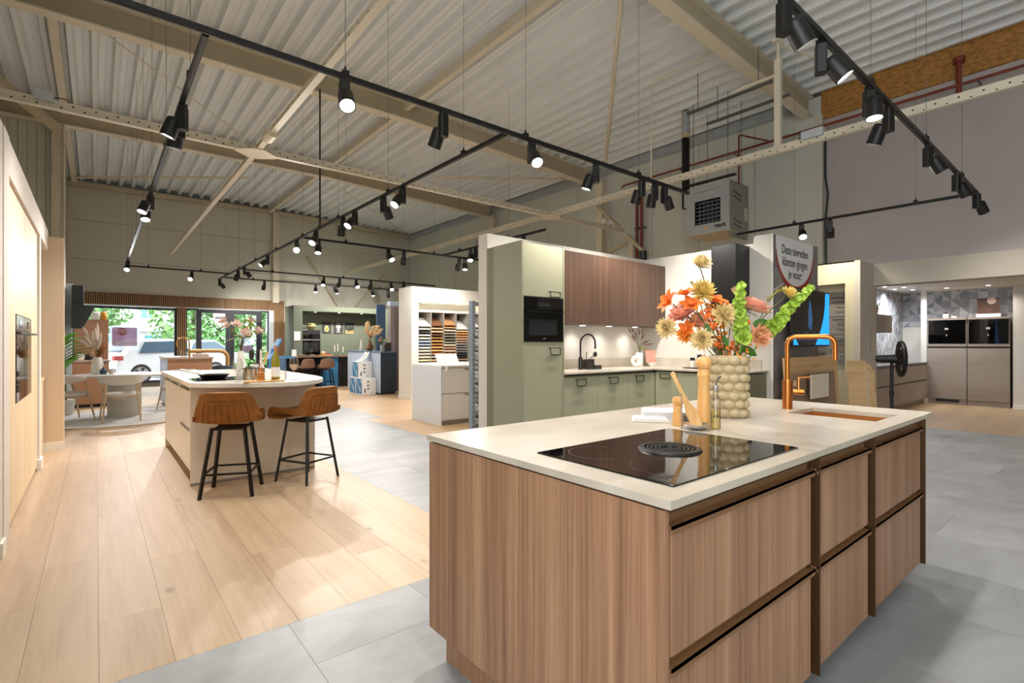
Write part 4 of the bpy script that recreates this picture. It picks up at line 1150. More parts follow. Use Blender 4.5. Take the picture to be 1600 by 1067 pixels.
def make_stool(label, loc, rz, name='bar_stool', shell='cognac', leg='black_metal', seat_z=.60, w=1.0, group=None, stitch='stitch'):
    t = thing(name, label, 'bar stool', loc, rz, group)
    prof = [(.235, .585), (.25, .615), (.225, .635), (.10, .628), (-.05, .62), (-.15, .618), (-.20, .630), (-.228, .68), (-.248, .78), (-.268, .89)]
    wid = [.20, .215, .225, .24, .25, .258, .262, .260, .235, .205]
    def pt(u, v):
        i = min(len(prof)-2, int(v*(len(prof)-1))); f = v*(len(prof)-1)-i
        y = prof[i][0]*(1-f)+prof[i+1][0]*f; z = prof[i][1]*(1-f)+prof[i+1][1]*f; hw = wid[i]*(1-f)+wid[i+1]*f
        s = 2*u-1
        up = smoothstep(.55, .8, v)
        c = abs(s)**2.4
        y2 = y + c*.085*up; z2 = z + c*.03*(1-up) - abs(s)**9*.03*smoothstep(.85, 1, v)
        return (s*hw*w, y2, z2 + seat_z-.60)
    sh = MB().grid(pt, 20, 26)
    o = part('seat_shell', sh, M[shell], t, local=True, angle=180)
    m = o.modifiers.new('pad', 'SOLIDIFY'); m.thickness = .045; m.offset = -1
    m = o.modifiers.new('round', 'BEVEL'); m.width = .014; m.segments = 3; m.limit_method = 'ANGLE'; m.angle_limit = R(60)
    if stitch:
        def outer(u, v):
            p = Vector(pt(u, v)); a = Vector(pt(min(1, u+.01), v)) - Vector(pt(max(0, u-.01), v)); b = Vector(pt(u, min(1, v+.01))) - Vector(pt(u, max(0, v-.01)))
            n = a.cross(b).normalized(); return p + n*.002
        path = [outer(.16, .67+.25*i/8) for i in range(9)] + [outer(.16+.68*i/12, .93) for i in range(1, 12)] + [outer(.84, .92-.25*i/8) for i in range(9)]
        part('piping', MB().tube(path, .0035, 6), M[stitch], t, local=True)
        for k in range(6):
            u = .25+.5*k/5
            part('channel_seam', MB().tube([outer(u, .68+.22*i/6) for i in range(7)], .0025, 5), M[stitch], t, local=True)
    zt = seat_z - .025
    part('seat_frame', MB().box(-.12, .12, -.12, .12, zt-.014, zt+.004), M[leg], t, local=True)
    for sx in (-1, 1):
        for sy in (-1, 1):
            part('leg', MB().bar((sx*.125, sy*.125, zt+.012), (sx*.20, sy*.195, 0), .024, .024), M[leg], t, local=True)
    q = .178; zf = .20
    for a, b in (((-q, -q), (q, -q)), ((q, -q), (q, q)), ((q, q), (-q, q)), ((-q, q), (-q, -q))):
        part('foot_rail', MB().bar((*a, zf), (*b, zf), .016, .016), M[leg], t, local=True)
    return t
make_stool('cognac leather bar stool with its back turned, beside the drawer side of the white island', (.925, 5.01, 0), R(-24))
make_stool('cognac leather bar stool turned sideways to the white island, by the tile path', (1.58, 5.05, 0), R(27))

# ---- things on the white island
hb2 = thing('induction_hob', 'black glass hob set in the white island worktop', 'hob', (.98, 5.72, WZ))
part('glass', MB().box(.70, 1.26, 5.44, 5.98, WZ+.0002, WZ+.005), M['black_glass'], hb2)
fp = thing('frying_pan', 'black frying pan with wooden steel handle on the white island hob', 'frying pan', (.90, 5.75, WZ))
part('pan', MB().lathe([(0, .007), (.10, .007), (.135, .045), (.138, .047), (.132, .047), (.098, .012), (0, .012)], (.90, 5.75, WZ), 28), M['black'], fp)
part('handle', MB().tube([(.80, 5.85, WZ+.045), (.74, 5.92, WZ+.062), (.66, 6.02, WZ+.085)], [.009, .008, .012], 8), M['steel'], fp)
def wine_glass(label, x, y, z0, fill):
    t = thing('wine_glass', label, 'wine glass', (x, y, z0), 0)
    part('glass', MB().lathe([(0, .001), (.034, .001), (.030, .004), (.006, .010), (.004, .02), (.004, .085), (.012, .095), (.033, .115), (.042, .145), (.041, .17), (.033, .215)], (x, y, z0), 24), M['glass'], t)
    if fill: part('wine', MB().lathe([(0, .099), (.012, .0985), (.030, .117), (.0385, .145), (.0385, .15), (0, .15)], (x, y, z0), 20), M['wine'], t)
    return t
wine_glass('empty wine glass standing between the hob and the glass pot', .985, 5.10, WZ, False)
wine_glass('wine glass with pale wine next to the wine bottle', 1.47, 5.10, WZ, True)
def tumbler(label, x, y, z0, r=.04, h=.09):
    t = thing('tumbler', label, 'glass', (x, y, z0))
    part('glass', MB().lathe([(0, .001), (r*.8, .001), (r*1.0, .012), (r*1.08, h*.45), (r*.9, h), (r*.87, h)], (x, y, z0), 22), M['glass'], t)
    part('base', MB().lathe([(0, .002), (r*.75, .002), (r*.75, .007), (0, .007)], (x, y, z0), 16), M['glass'], t)
tumbler('clear tumbler in front of the glass pot', 1.06, 5.02, WZ)
tumbler('clear tumbler leaning against the wine bottle tray', 1.40, 5.25, WZ)
gp = thing('glass_pot', 'glass cooking pot with black lid on the white island', 'pot', (1.19, 5.42, WZ))
part('bowl', MB().lathe([(0, .004), (.09, .004), (.098, .012), (.098, .105)], (1.19, 5.42, WZ), 28), mat('pot_steel', '#b9a892', 0.15, 0.9), gp)
part('lid', MB().lathe([(0, .125), (.06, .122), (.10, .112), (.103, .107), (.098, .106)], (1.19, 5.42, WZ), 28), M['black'], gp)
part('lid_handle', MB().tube(arc_path([(1.15, 5.45, WZ+.118), (1.15, 5.45, WZ+.158), (1.23, 5.39, WZ+.158), (1.23, 5.39, WZ+.118)], .008, 3), .006, 7), M['black'], gp)
tv = thing('vase', 'slender white vase with blush blooms and olive leaves on the white island', 'vase', (1.19, 6.0, WZ))
part('body', MB().lathe([(0, 0), (.042, 0), (.045, .02), (.040, .17), (.028, .26), (.030, .272), (.024, .272), (.024, .24)], (1.19, 6.0, WZ), 24), M['ceramic_white'], tv)
def bunch(name, label, base, n, spread, height, pm, lm, seed, bloom=.07, group=None, cat='flower', lean=(0, 0), lsz=.11):
    r2 = random.Random(seed); b = Vector(base)
    t = thing(name, label, cat, base, 0, group)
    st = MB(); pe = MB(); le = MB()
    for i in range(n):
        a = r2.uniform(0, 6.28); r = spread*math.sqrt(r2.random())
        h = Vector((b.x + r*math.cos(a)+lean[0]*r2.random(), b.y + r*math.sin(a)+lean[1]*r2.random(), b.z + height*r2.uniform(.55, 1)))
        cv = bez(b, b+Vector((0, 0, height*.4)), h, 5); st.tube(cv, .0025, 5)
        n0, u, v = basis((h-cv[-2]) + Vector((0, 0, .02)))
        if pm and i % 2 == 0:
            for q in range(9):
                ang = 2*math.pi*q/9; petal(pe, h, (u*math.cos(ang)+v*math.sin(ang))*.8+n0*r2.uniform(.1, .8), n0, bloom, bloom*.5, .2, 3)
        else:
            for q in range(3):
                ang = r2.uniform(0, 6.28); petal(le, Vector(cv[3]).lerp(h, q/2), (u*math.cos(ang)+v*math.sin(ang))+n0*.5, n0, lsz, lsz*.45, -.2, 4)
    part('stem', st, M['stem'], t)
    if pe.v:
        o = part('petals', pe, M[pm], t, angle=180); o['kind'] = 'stuff'
    if le.v: part('leaf', le, M[lm], t, angle=180)
    return t
bunch('flower_bunch', 'faded blush flowers with olive leaves in the slender white vase', (1.19, 6.0, WZ+.23), 13, .17, .36, 'petal_blush', 'leaf_olive', 21, .075)
uh = thing('utensil_holder', 'white pot holding kitchen utensils on the white island', 'utensil holder', (1.37, 6.05, WZ))
part('pot', MB().lathe([(0, 0), (.055, 0), (.058, .13), (.052, .13), (.050, .01), (0, .01)], (1.37, 6.05, WZ), 22), M['ceramic_white'], uh)
sl2 = thing('slotted_spoon', 'grey slotted spoon in the white utensil pot', 'spoon', (1.35, 6.06, WZ+.02))
part('handle', MB().cyl((1.36, 6.05, WZ+.02), (1.33, 6.09, WZ+.17), .005), M['gunmetal'], sl2)
part('bowl', MB().sphere((1.315, 6.105, WZ+.225), (.028, .008, .06), 12, 8), M['gunmetal'], sl2)
wk = thing('whisk', 'dark wire whisk in the white utensil pot', 'whisk', (1.38, 6.04, WZ+.02))
part('handle', MB().cyl((1.37, 6.05, WZ+.02), (1.38, 6.05, WZ+.16), .007), M['black'], wk)
mb = MB()
for k in range(4):
    a = math.pi*k/4; c = Vector((math.cos(a), math.sin(a), 0))
    o0 = Vector((1.38, 6.05, WZ+.16)); mb.tube([o0 + c*(.04*math.sin(math.pi*s/10)) + Vector((0, 0, .12*(1-math.cos(math.pi*s/10))/2)) for s in range(11)] + [o0 - c*(.04*math.sin(math.pi*s/10)) + Vector((0, 0, .12*(1-math.cos(math.pi*s/10))/2)) for s in range(10, -1, -1)], .002, 5)
part('wire', mb, M['gunmetal'], wk)
single('wooden_spoon', MB().tube([(1.39, 6.05, WZ+.02), (1.46, 6.02, WZ+.26)], [.007, .013], 8), M['utensil_wood'], 'wooden spoon leaning out of the white utensil pot', 'spoon')
ch = thing('candlestick', 'orange turned candlestick with a tall white candle on the wooden tray', 'candlestick', (1.17, 5.06, WZ+.016))
part('base', MB().lathe([(0, 0), (.034, 0), (.036, .006), (.026, .022), (.034, .036), (.024, .05), (.030, .062), (.020, .074), (.016, .08), (.017, .115), (0, .115)], (1.17, 5.06, WZ+.016), 24), M['orange_wood'], ch)
part('candle', MB().cyl((1.17, 5.06, WZ+.13), (1.17, 5.06, WZ+.29), .0105, n=14), M['candle'], ch)
part('wick', MB().cyl((1.17, 5.06, WZ+.29), (1.173, 5.06, WZ+.305), .0015, n=5), M['candle'], ch)
single('tray', MB().prism([(1.0, 4.95), (1.34, 4.95), (1.40, 5.12), (1.06, 5.18)], 'z', WZ+.001, WZ+.014), M['tray'], 'light wooden tray under the candlestick and wine bottle', 'tray', bevel=.003)
wb = thing('wine_bottle', 'yellow-green wine bottle with white label on the white island', 'wine bottle', (1.30, 5.08, WZ+.015))
part('glass', MB().lathe([(0, 0), (.033, 0), (.0365, .006), (.0365, .165), (.030, .20), (.0145, .25), (.0135, .27)], (1.30, 5.08, WZ+.015), 26), M['wine_green'], wb)
part('label', MB().lathe([(.0370, .025), (.0370, .115)], (1.30, 5.08, WZ+.015), 26), M['white_print'], wb)
part('foil', MB().lathe([(.0140, .255), (.0145, .262), (.0142, .315), (.0, .316)], (1.30, 5.08, WZ+.015), 18), M['wine_foil'], wb)
# ================================================================ SAGE GREEN KITCHEN
struct('wall_kitchen', MB().box(3.42, 6.47, 4.62, 4.79, 0, 2.55), M['white_wall'])
struct('wall_sign', MB().box(6.35, 6.47, 2.80, 4.62, 0, 2.55).box(6.35, 6.47, 2.80, 3.0, 2.55, 2.64), M['white_wall'])
GZ = .975
def loop_handle(parent, c, w, h, facing):
    """black bracket handle: frame standing off the front with a pocket plate"""
    c = Vector(c)
    if facing == '-y': ex, en = Vector((1, 0, 0)), Vector((0, -1, 0))
    else: ex, en = Vector((0, -1, 0)), Vector((-1, 0, 0))
    z = Vector((0, 0, 1))
    mb = MB()
    pts = [c - ex*w/2 + en*.0, c - ex*w/2 + en*.026, c - ex*(w/2-.006) + en*.028 - z*h, c + ex*(w/2-.006) + en*.028 - z*h, c + ex*w/2 + en*.026, c + ex*w/2 + en*.0]
    mb.tube(arc_path(pts, .008, 3), .005, 7)
    mb.bar(c - ex*(w/2+.006) + en*.022, c + ex*(w/2+.006) + en*.022, .012, .007)
    return part('handle', mb, M['black_metal'], parent)
tc = thing('tall_cabinet', 'sage green tall cabinet with built-in compact oven', 'cabinet', (3.7, 4.3, 0))
part('carcass', MB().box(3.42, 4.0, 4.02, 4.61, .0, 2.36), M['sage_shaded'], tc)
part('side_panel', MB().box(3.395, 3.42, 3.99, 4.47, 0, 2.37), M['sage_shaded'], tc)
part('filler_strip', MB().box(3.405, 3.42, 4.475, 4.61, 0, 2.37), M['sage_dark'], tc)
part('side_panel', MB().box(4.0, 4.012, 3.99, 4.61, 0, 2.37), M['sage'], tc)
d = part('door', MB().box(3.422, 3.998, 3.998, 4.02, 1.80, 2.355), M['sage'], tc, bevel=.001); loop_handle(d, (3.86, 3.998, 1.86), .155, .055, '-y')
d = part('door', MB().box(3.422, 3.998, 3.998, 4.02, .10, 1.315), M['sage'], tc, bevel=.001); loop_handle(d, (3.86, 3.998, 1.255), .155, .075, '-y')
ov = thing('built_in_oven', 'black compact oven in the sage green tall cabinet', 'oven', (3.7, 4.0, 1.33))
part('body', MB().box(3.425, 3.995, 4.0, 4.018, 1.325, 1.79), M['black'], ov)
part('door', MB().box(3.425, 3.995, 3.988, 4.0, 1.325, 1.655), M['black_glass'], ov, bevel=.001)
part('window', MB().box(3.49, 3.90, 3.986, 3.988, 1.39, 1.56), M['oven_glass'], ov)
part('control_panel', MB().box(3.425, 3.995, 3.988, 4.0, 1.66, 1.79), M['black_glass'], ov)
part('display', MB().box(3.62, 3.80, 3.987, 3.988, 1.70, 1.74), mat('oven_display', '#2a2c2e', .2), ov)
part('handle', MB().box(3.44, 3.98, 3.962, 3.972, 1.632, 1.645).box(3.46, 3.47, 3.965, 3.99, 1.634, 1.643).box(3.95, 3.96, 3.965, 3.99, 1.634, 1.643), M['black_metal'], ov)
part('badge', MB().box(3.69, 3.73, 3.987, 3.988, 1.352, 1.358), M['silver_tag'], ov)
# walnut wall cabinets
for x0, x1, lab in ((4.03, 4.52, 'walnut wall cabinet next to the sage tall cabinet'), (4.52, 5.10, 'walnut wall cabinet above the dark kitchen tap'), (5.10, 5.70, 'walnut wall cabinet over the middle of the sage worktop'), (5.70, 6.345, 'walnut wall cabinet in the corner by the white wall')):
    t = thing('wall_cabinet', lab, 'cabinet', ((x0+x1)/2, 4.4, 1.54), 0, 'walnut wall cabinets')
    part('carcass', MB().box(x0, x1, 4.29, 4.61, 1.54, 2.41), M['walnut_wall'], t)
    part('door', MB().box(x0+.001, x1-.001, 4.268, 4.289, 1.54, 2.41), M['walnut_wall'], t, bevel=.001)
for k, xx in enumerate((4.77, 5.28, 5.84)):
    t = thing('cabinet_light', '%s slim light under the walnut wall cabinets, counted from the tall cabinet' % ORD[k], 'light', (xx, 4.42, 1.53), 0, 'lights under the walnut cabinets')
    part('housing', MB().box(xx-.05, xx+.05, 4.39, 4.45, 1.531, 1.539), M['steel'], t)
    part('diffuser', MB().box(xx-.03, xx+.03, 4.40, 4.44, 1.528, 1.531), M['spot_white'], t)
    ld = bpy.data.lights.new('under_cabinet_beam', 'SPOT'); ld.energy = 4; ld.spot_size = R(140); ld.spot_blend = 1; ld.shadow_soft_size = .06; ld.color = (1, .93, .84)
    lo = bpy.data.objects.new('under_cabinet_beam', ld); COL.objects.link(lo); lo.location = (xx, 4.46, 1.52)
# base units
def base_unit(label, x0, x1, y0, y1, facing, handle=True, hz=.905):
    t = thing('base_cabinet', label, 'cabinet', ((x0+x1)/2, (y0+y1)/2, 0), 0, 'sage green base cabinets')
    if facing == '-y':
        part('carcass', MB().box(x0, x1, y0+.022, y1, .10, .935), M['sage_dark'], t)
        part('plinth', MB().box(x0, x1, y0+.06, y1, 0, .10), M['sage_dark'], t)
        dd = part('door', MB().box(x0+.002, x1-.002, y0, y0+.02, .12, .915), M['sage'], t, bevel=.001)
        if handle: loop_handle(dd, ((x0+x1)/2-.02, y0, hz-.01), .155, .075, '-y')
    else:
        part('carcass', MB().box(x0+.022, x1, y0, y1, .10, .935), M['sage_dark'], t)
        part('plinth', MB().box(x0+.06, x1, y0, y1, 0, .10), M['sage_dark'], t)
        dd = part('door', MB().box(x0, x0+.02, y0+.002, y1-.002, .12, .935), M['sage'], t, bevel=.001)
        if handle: loop_handle(dd, (x0, (y0+y1)/2, hz+.005), .155, .055, '-x')
base_unit('sage base cabinet with loop handle, directly beside the tall cabinet', 4.015, 4.579, 4.0, 4.61, '-y')
base_unit('sage base cabinet with loop handle under the dark tap and sink', 4.579, 5.155, 4.0, 4.61, '-y')
base_unit('sage base cabinet with loop handle next to the corner', 5.155, 5.60, 4.0, 4.61, '-y')
base_unit('narrow plain sage corner filler without a handle', 5.60, 5.70, 3.99, 4.61, '-y', False)
base_unit('sage base cabinet of the return side with a loop handle', 5.70, 6.345, 3.66, 3.985, '-x')
base_unit('sage base cabinet of the return side behind the wooden mill', 5.70, 6.345, 3.20, 3.66, '-x', False)
base_unit('sage base cabinet at the open end of the return side', 5.70, 6.345, 2.84, 3.20, '-x', False)
wk_ = thing('worktop', 'pale stone worktop on the sage green cabinets', 'worktop', (5.2, 4.3, GZ))
part('slab', MB().prism([(4.014, 3.975), (5.68, 3.975), (5.68, 2.82), (6.348, 2.82), (6.348, 4.615), (4.014, 4.615)], 'z', GZ-.02, GZ), M['worktop'], wk_)
part('upstand', MB().box(4.014, 6.34, 4.60, 4.615, GZ, 1.10).box(6.333, 6.348, 2.9, 4.60, GZ, 1.10), M['worktop'], wk_)
# dark tap, soap set
t = thing('kitchen_tap', 'gunmetal arched tap at the sage kitchen sink', 'tap', (4.69, 4.38, GZ))
part('body', MB().lathe([(0, 0), (.026, 0), (.026, .15), (.02, .16), (0, .16)], (4.69, 4.38, GZ), 18), M['gunmetal'], t)
arc = [(4.69, 4.38, GZ+.15), (4.69, 4.38, GZ+.33)] + [(4.69+.115*(1-math.cos(math.pi*k/10)), 4.38-.02*(1-math.cos(math.pi*k/10)), GZ+.33+.115*math.sin(math.pi*k/10)) for k in range(1, 11)] + [(4.92, 4.34, GZ+.26)]
part('spout', MB().tube(arc, .0125, 10), M['gunmetal'], t)
part('lever', MB().cyl((4.71, 4.36, GZ+.12), (4.755, 4.33, GZ+.12), .013, n=12).cyl((4.745, 4.335, GZ+.12), (4.75, 4.33, GZ+.22), .005, n=8), M['gunmetal'], t)
t = thing('sink_caddy', 'dark grey sink caddy with a dish brush beside the gunmetal tap', 'caddy', (4.85, 4.40, GZ))
part('box', MB().box(4.78, 4.93, 4.36, 4.46, GZ+.001, GZ+.13), M['gunmetal'], t, bevel=.004)
part('tray', MB().box(4.93, 5.06, 4.35, 4.47, GZ+.001, GZ+.05), M['gunmetal'], t, bevel=.004)
t = thing('dish_brush', 'round black dish brush standing in the grey sink caddy', 'brush', (4.90, 4.41, GZ+.12))
part('handle', MB().cyl((4.89, 4.41, GZ+.13), (4.95, 4.39, GZ+.17), .006), M['black'], t)
part('head', MB().sphere((4.97, 4.385, GZ+.19), (.035, .02, .035), 14, 10), M['black'], t)
single('kitchen_sink', MB().prism([(4.72, 4.08), (5.12, 4.08), (5.12, 4.30), (4.72, 4.30)], 'z', GZ+.0003, GZ+.003), M['steel'], 'flat steel sink rim let into the sage kitchen worktop', 'sink')
# decorations in the corner
t = thing('ring_vase', 'white ring-shaped ceramic vase in the sage kitchen corner', 'vase', (5.80, 4.36, GZ))
cc = Vector((5.80, 4.36, GZ+.085)); q1 = RTV; mb = MB()
mb.tube([cc + (q1*math.cos(a) + UPV*math.sin(a))*.055 for a in [2*math.pi*k/20 for k in range(21)]], .029, 12)
mb.cyl(cc+UPV*.075, cc+UPV*.115, .016, .02, n=14)
part('ring', mb, M['ceramic_white'], t)
part('foot', MB().box(5.77, 5.83, 4.34, 4.38, GZ+.0005, GZ+.004), M['ceramic_white'], t)
t = thing('vase', 'tall white cylinder vase behind the ring vase in the sage kitchen', 'vase', (5.95, 4.42, GZ))
part('body', MB().lathe([(0, 0.001), (.042, 0.001), (.045, .01), (.045, .19), (.040, .20), (.036, .195), (.036, .02)], (5.95, 4.42, GZ), 22), M['ceramic_white'], t)
t = thing('dried_grass', 'purple-brown dried grasses in the tall white vase', 'dried flowers', (5.95, 4.42, GZ+.18))
mb = MB(); pl = MB(); r2 = random.Random(3)
for k in range(14):
    a = r2.uniform(0, 6.28); hd = Vector((5.95+math.cos(a)*r2.uniform(.05, .26), 4.42+math.sin(a)*r2.uniform(.03, .10), GZ+r2.uniform(.28, .52)))
    cv = bez((5.95, 4.42, GZ+.16), (5.95, 4.42, GZ+.3), hd, 6); mb.tube(cv, .0018, 5)
    dd = (Vector(cv[-1])-Vector(cv[-2])).normalized(); pl.tube([hd - dd*.04, hd, hd+dd*.06], [.003, .009, .002], 6)
part('stem', mb, M['stem'], t); part('plume', pl, mat('plume_purple', '#5a3c3a', .9), t)
lv = MB()
for k in range(16):
    a = r2.uniform(0, 6.28); petal(lv, Vector((6.0, 4.40, GZ+.24)), Vector((math.cos(a)+.5, math.sin(a), .4)), UPV, .13, .02, -.2, 4)
part('leaf', lv, M['leaf_olive'], t, angle=180)
t = thing('recipe_card', 'small pink printed card leaning in the sage kitchen corner', 'card', (6.06, 4.30, GZ))
mc = Matrix.Translation((6.06, 4.30, GZ)) @ Matrix.Rotation(R(-25), 4, 'Z') @ Matrix.Rotation(R(-10), 4, 'X')
part('card', MB().box(-.075, .075, -.003, .003, .062, .235, mc), mat('card_pink', '#dc8f7c', .6, var=.25, vscale=18), t)
part('bowl_stand', MB().lathe([(0, .0005), (.035, .0005), (.04, .012), (.062, .045), (.064, .06), (.055, .06), (.03, .02), (0, .018)], (6.06, 4.29, GZ), 20), M['ceramic_white'], t)
sj = (('black-capped spice jar, taller of the two on the return worktop', 6.12, 3.60, .17), ('black-capped spice jar, shorter of the two on the return worktop', 6.10, 3.69, .13))
for lab, x, y, h in sj:
    t = thing('spice_jar', lab, 'jar', (x, y, GZ+.012))
    part('jar', MB().cyl((x, y, GZ+.0125), (x, y, GZ+.012+h*.7), .032, n=16), mat('spice', '#d9b37c' if h > .15 else '#e4dfd6', .4), t)
    part('cap', MB().cyl((x, y, GZ+.012+h*.7), (x, y, GZ+.012+h), .03, n=16), M['black'], t)
single('spice_tray', MB().box(6.02, 6.22, 3.50, 3.78, GZ+.0005, GZ+.012), M['black_metal'], 'thin dark tray under the spice jars', 'tray')
# black extractor hood on the wall
t = thing('extractor_hood', 'tall black box extractor hood on the white wall behind the bouquet', 'hood', (6.17, 3.21, 1.75))
part('chimney', MB().box(6.0, 6.348, 3.05, 3.37, 1.80, 2.52), M['black'], t, bevel=.003)
part('vent', MB().box(6.12, 6.20, 3.046, 3.05, 2.42, 2.46).box(6.23, 6.27, 3.046, 3.05, 2.42, 2.46), M['hood_grey'], t)
part('canopy', MB().box(5.98, 6.348, 3.02, 3.40, 1.72, 1.80), M['black_glass'], t)
t = thing('pedestal_speaker', 'small black cylinder mounted on top of the white kitchen wall', 'speaker', (6.40, 4.70, 2.55))
part('body', MB().cyl((6.40, 4.70, 2.552), (6.40, 4.70, 2.70), .062, n=20), M['black'], t)
part('rim', MB().lathe([(.058, .148), (.064, .152), (.056, .154)], (6.40, 4.70, 2.55), 20), M['black_metal'], t)
# ================================================================ SIGN, SCREEN, SAMPLE BOARDS, SIDE ROOM KITCHEN
def text(body, size, loc, mat_, parent, rot=(90, 0, 0), align='CENTER', ext=.0008, name='lettering', weight=.0):
    cu = bpy.data.curves.new(name, 'FONT'); cu.body = body; cu.size = size; cu.align_x = align; cu.align_y = 'CENTER'; cu.extrude = ext; cu.offset = weight
    cu.materials.append(mat_)
    tmp = bpy.data.objects.new(name, cu); COL.objects.link(tmp)
    me = bpy.data.meshes.new_from_object(tmp); bpy.data.objects.remove(tmp); bpy.data.curves.remove(cu)
    o = bpy.data.objects.new(name, me); COL.objects.link(o); o.parent = parent
    o.location = Vector(loc) - origin_of(parent); o.rotation_euler = tuple(R(a) for a in rot)
    return o
sg = thing('customer_sign', 'tall sign panel with red arc and black Dutch lettering about happy customers', 'sign', (7.03, 2.78, 0))
part('board', MB().box(6.35, 7.72, 2.765, 2.797, 0, 2.64), M['white_paint'], sg)
part('photo_print', MB().box(6.352, 7.718, 2.762, 2.765, .55, 2.635), M['sign_photo'], sg)
cx, r, cz = 6.98, .56, 2.52
pts = [(cx+r*math.cos(R(a)), cz+r*.86*math.sin(R(a))) for a in range(180, 361, 6)]
part('white_field', MB().prism([(cx-r, 2.634)]+pts+[(cx+r, 2.634)], 'y', 2.758, 2.762), M['white_print'], sg)
mb = MB()
for a in range(188, 352, 4):
    q = []
    for b in (a, a+4):
        w = .045*math.sin(math.pi*(b-185)/175)+.02
        q.append(((cx+r*math.cos(R(b)), cz+r*.86*math.sin(R(b))), (cx+(r+w)*math.cos(R(b)), cz+(r*.86+w)*math.sin(R(b)))))
    (i0, o0), (i1, o1) = q
    mb.add([(p[0], 2.757, p[1]) for p in (i0, o0, o1, i1)], [(0, 1, 2, 3)])
part('red_arc', mb, M['red_print'], sg)
for body, zz in (('Deze tevreden', 2.475), ('klanten gingen', 2.325), ('je voor:', 2.18)):
    o = text(body, .155, (cx-.01, 2.756, zz), M['black_print'], sg, weight=.0008); o.scale = (.86, 1, 1)
ml = MB()
for a, b in (((6.36, 1.95), (6.62, 2.05)),): ml.bar((a[0], 2.761, a[1]), (b[0], 2.761, b[1]), .003, .012)
part('photo_streak', ml, M['white_print'], sg)
tvs = thing('display_screen', 'black flat screen showing blue shapes, mounted on the customer sign', 'screen', (7.05, 2.66, 1.27))
part('casing', MB().box(6.50, 7.66, 2.60, 2.64, 1.265, 1.985), M['black'], tvs, bevel=.004)
part('wall_mount', MB().box(6.75, 7.40, 2.64, 2.757, 1.45, 1.80), M['black'], tvs)
part('screen', MB().box(6.515, 7.645, 2.598, 2.60, 1.285, 1.97), M['screen_black'], tvs)
part('blue_curve', MB().prism([(7.645, 1.285), (7.645, 1.965), (7.52, 1.965), (7.50, 1.80), (7.46, 1.65), (7.38, 1.50), (7.26, 1.36), (7.18, 1.285)][::-1], 'y', 2.5965, 2.598), M['screen_blue'], tvs)
part('blue_corner', MB().prism([(6.515, 1.285), (6.66, 1.285), (6.515, 1.42)], 'y', 2.5965, 2.598), M['screen_blue'], tvs)
part('dim_figure', MB().prism([(6.95, 1.52), (7.05, 1.46), (7.09, 1.60), (7.05, 1.78), (6.99, 1.86), (6.96, 1.72)], 'y', 2.597, 2.598).prism([(6.62, 1.86), (6.80, 1.88), (6.78, 1.93), (6.62, 1.92)], 'y', 2.597, 2.598), M['screen_dim'], tvs)
mb = MB(); r2 = random.Random(4)
for k in range(16):
    x = 6.66+k*.034; h = r2.uniform(.02, .13); mb.box(x, x+.008, 2.597, 2.598, 1.34, 1.34+h)
o = part('dim_skyline', mb, M['screen_dim'], tvs); o['kind'] = 'stuff'
text('Onego', .062, (7.50, 2.596, 1.375), mat('screen_navy', '#0a2a66', .3), tvs, weight=.002)
# sample boards standing on the floor
GB = 'wood sample boards leaning under the sign'
def board(label, x0, x1, zt, y, m, lean=.06, th=.018, sticker=None, rz=0):
    t = thing('sample_board', label, 'sample board', ((x0+x1)/2, y, 0), rz, GB)
    w = x1-x0
    vs = MB().add([(-w/2, 0, 0), (w/2, 0, 0), (w/2, th, 0), (-w/2, th, 0), (-w/2, lean, zt), (w/2, lean, zt), (w/2, lean+th, zt), (-w/2, lean+th, zt)], [(0, 3, 2, 1), (4, 5, 6, 7), (0, 1, 5, 4), (1, 2, 6, 5), (2, 3, 7, 6), (3, 0, 4, 7)])
    part('panel', vs, m, t, local=True, bevel=.001)
    if sticker:
        for sx, sz, r in sticker:
            ly = lean*sz/zt
            part('sticker', MB().cyl((sx*w/2, ly-.0012, sz), (sx*w/2, ly+.002, sz), r, n=18), M['sticker'], t, local=True)
    return t
board('dark brown wood board with a round sticker, in front of the sample boards', 6.0, 7.3, .95, 2.36, M['board_brown'], sticker=((-.86, .84, .05),))
board('pale oak board with broad planks, highest of the sample boards', 6.35, 8.05, 1.13, 2.58, M['board_oak'], sticker=((.86, .98, .02), (-.2, 1.0, .03)))
board('warm oak board between the dark brown and the highest board', 6.2, 7.72, 1.0, 2.47, M['board_oak'], sticker=((.9, .93, .02),))
bs = thing('sample_board', 'small plain beige sample hung on the dark brown board', 'sample board', (6.66, 2.35, .68), 0, GB)
part('panel', MB().box(6.40, 6.93, 2.355, 2.37, .66, .94), M['beige_front'], bs)
part('back_frame', MB().box(6.38, 7.0, 2.372, 2.38, .655, .945), M['walnut_wall'], bs)
part('sticker', MB().cyl((6.47, 2.3535, .90), (6.47, 2.356, .90), .025, n=16).cyl((6.47, 2.3535, .82), (6.47, 2.356, .82), .02, n=4), M['sticker'], bs)
for k, (x, h, m, lab) in enumerate(((8.22, 1.06, 'board_oak', 'oak sample plank leaning next to the highest board'), (8.40, .94, 'board_grey', 'grey oak sample plank with a hole near its top'), (8.62, 1.0, 'board_oak', 'oak sample plank behind the grey one'), (8.84, .96, 'board_oak', 'oak sample plank second from the cream niche'), (9.05, .90, 'board_oak', 'shortest oak sample plank, next to the cream niche'))):
    board(lab, x-.12, x+.12, h, 2.40+.03*k, M[m], lean=.12, rz=R(-48))
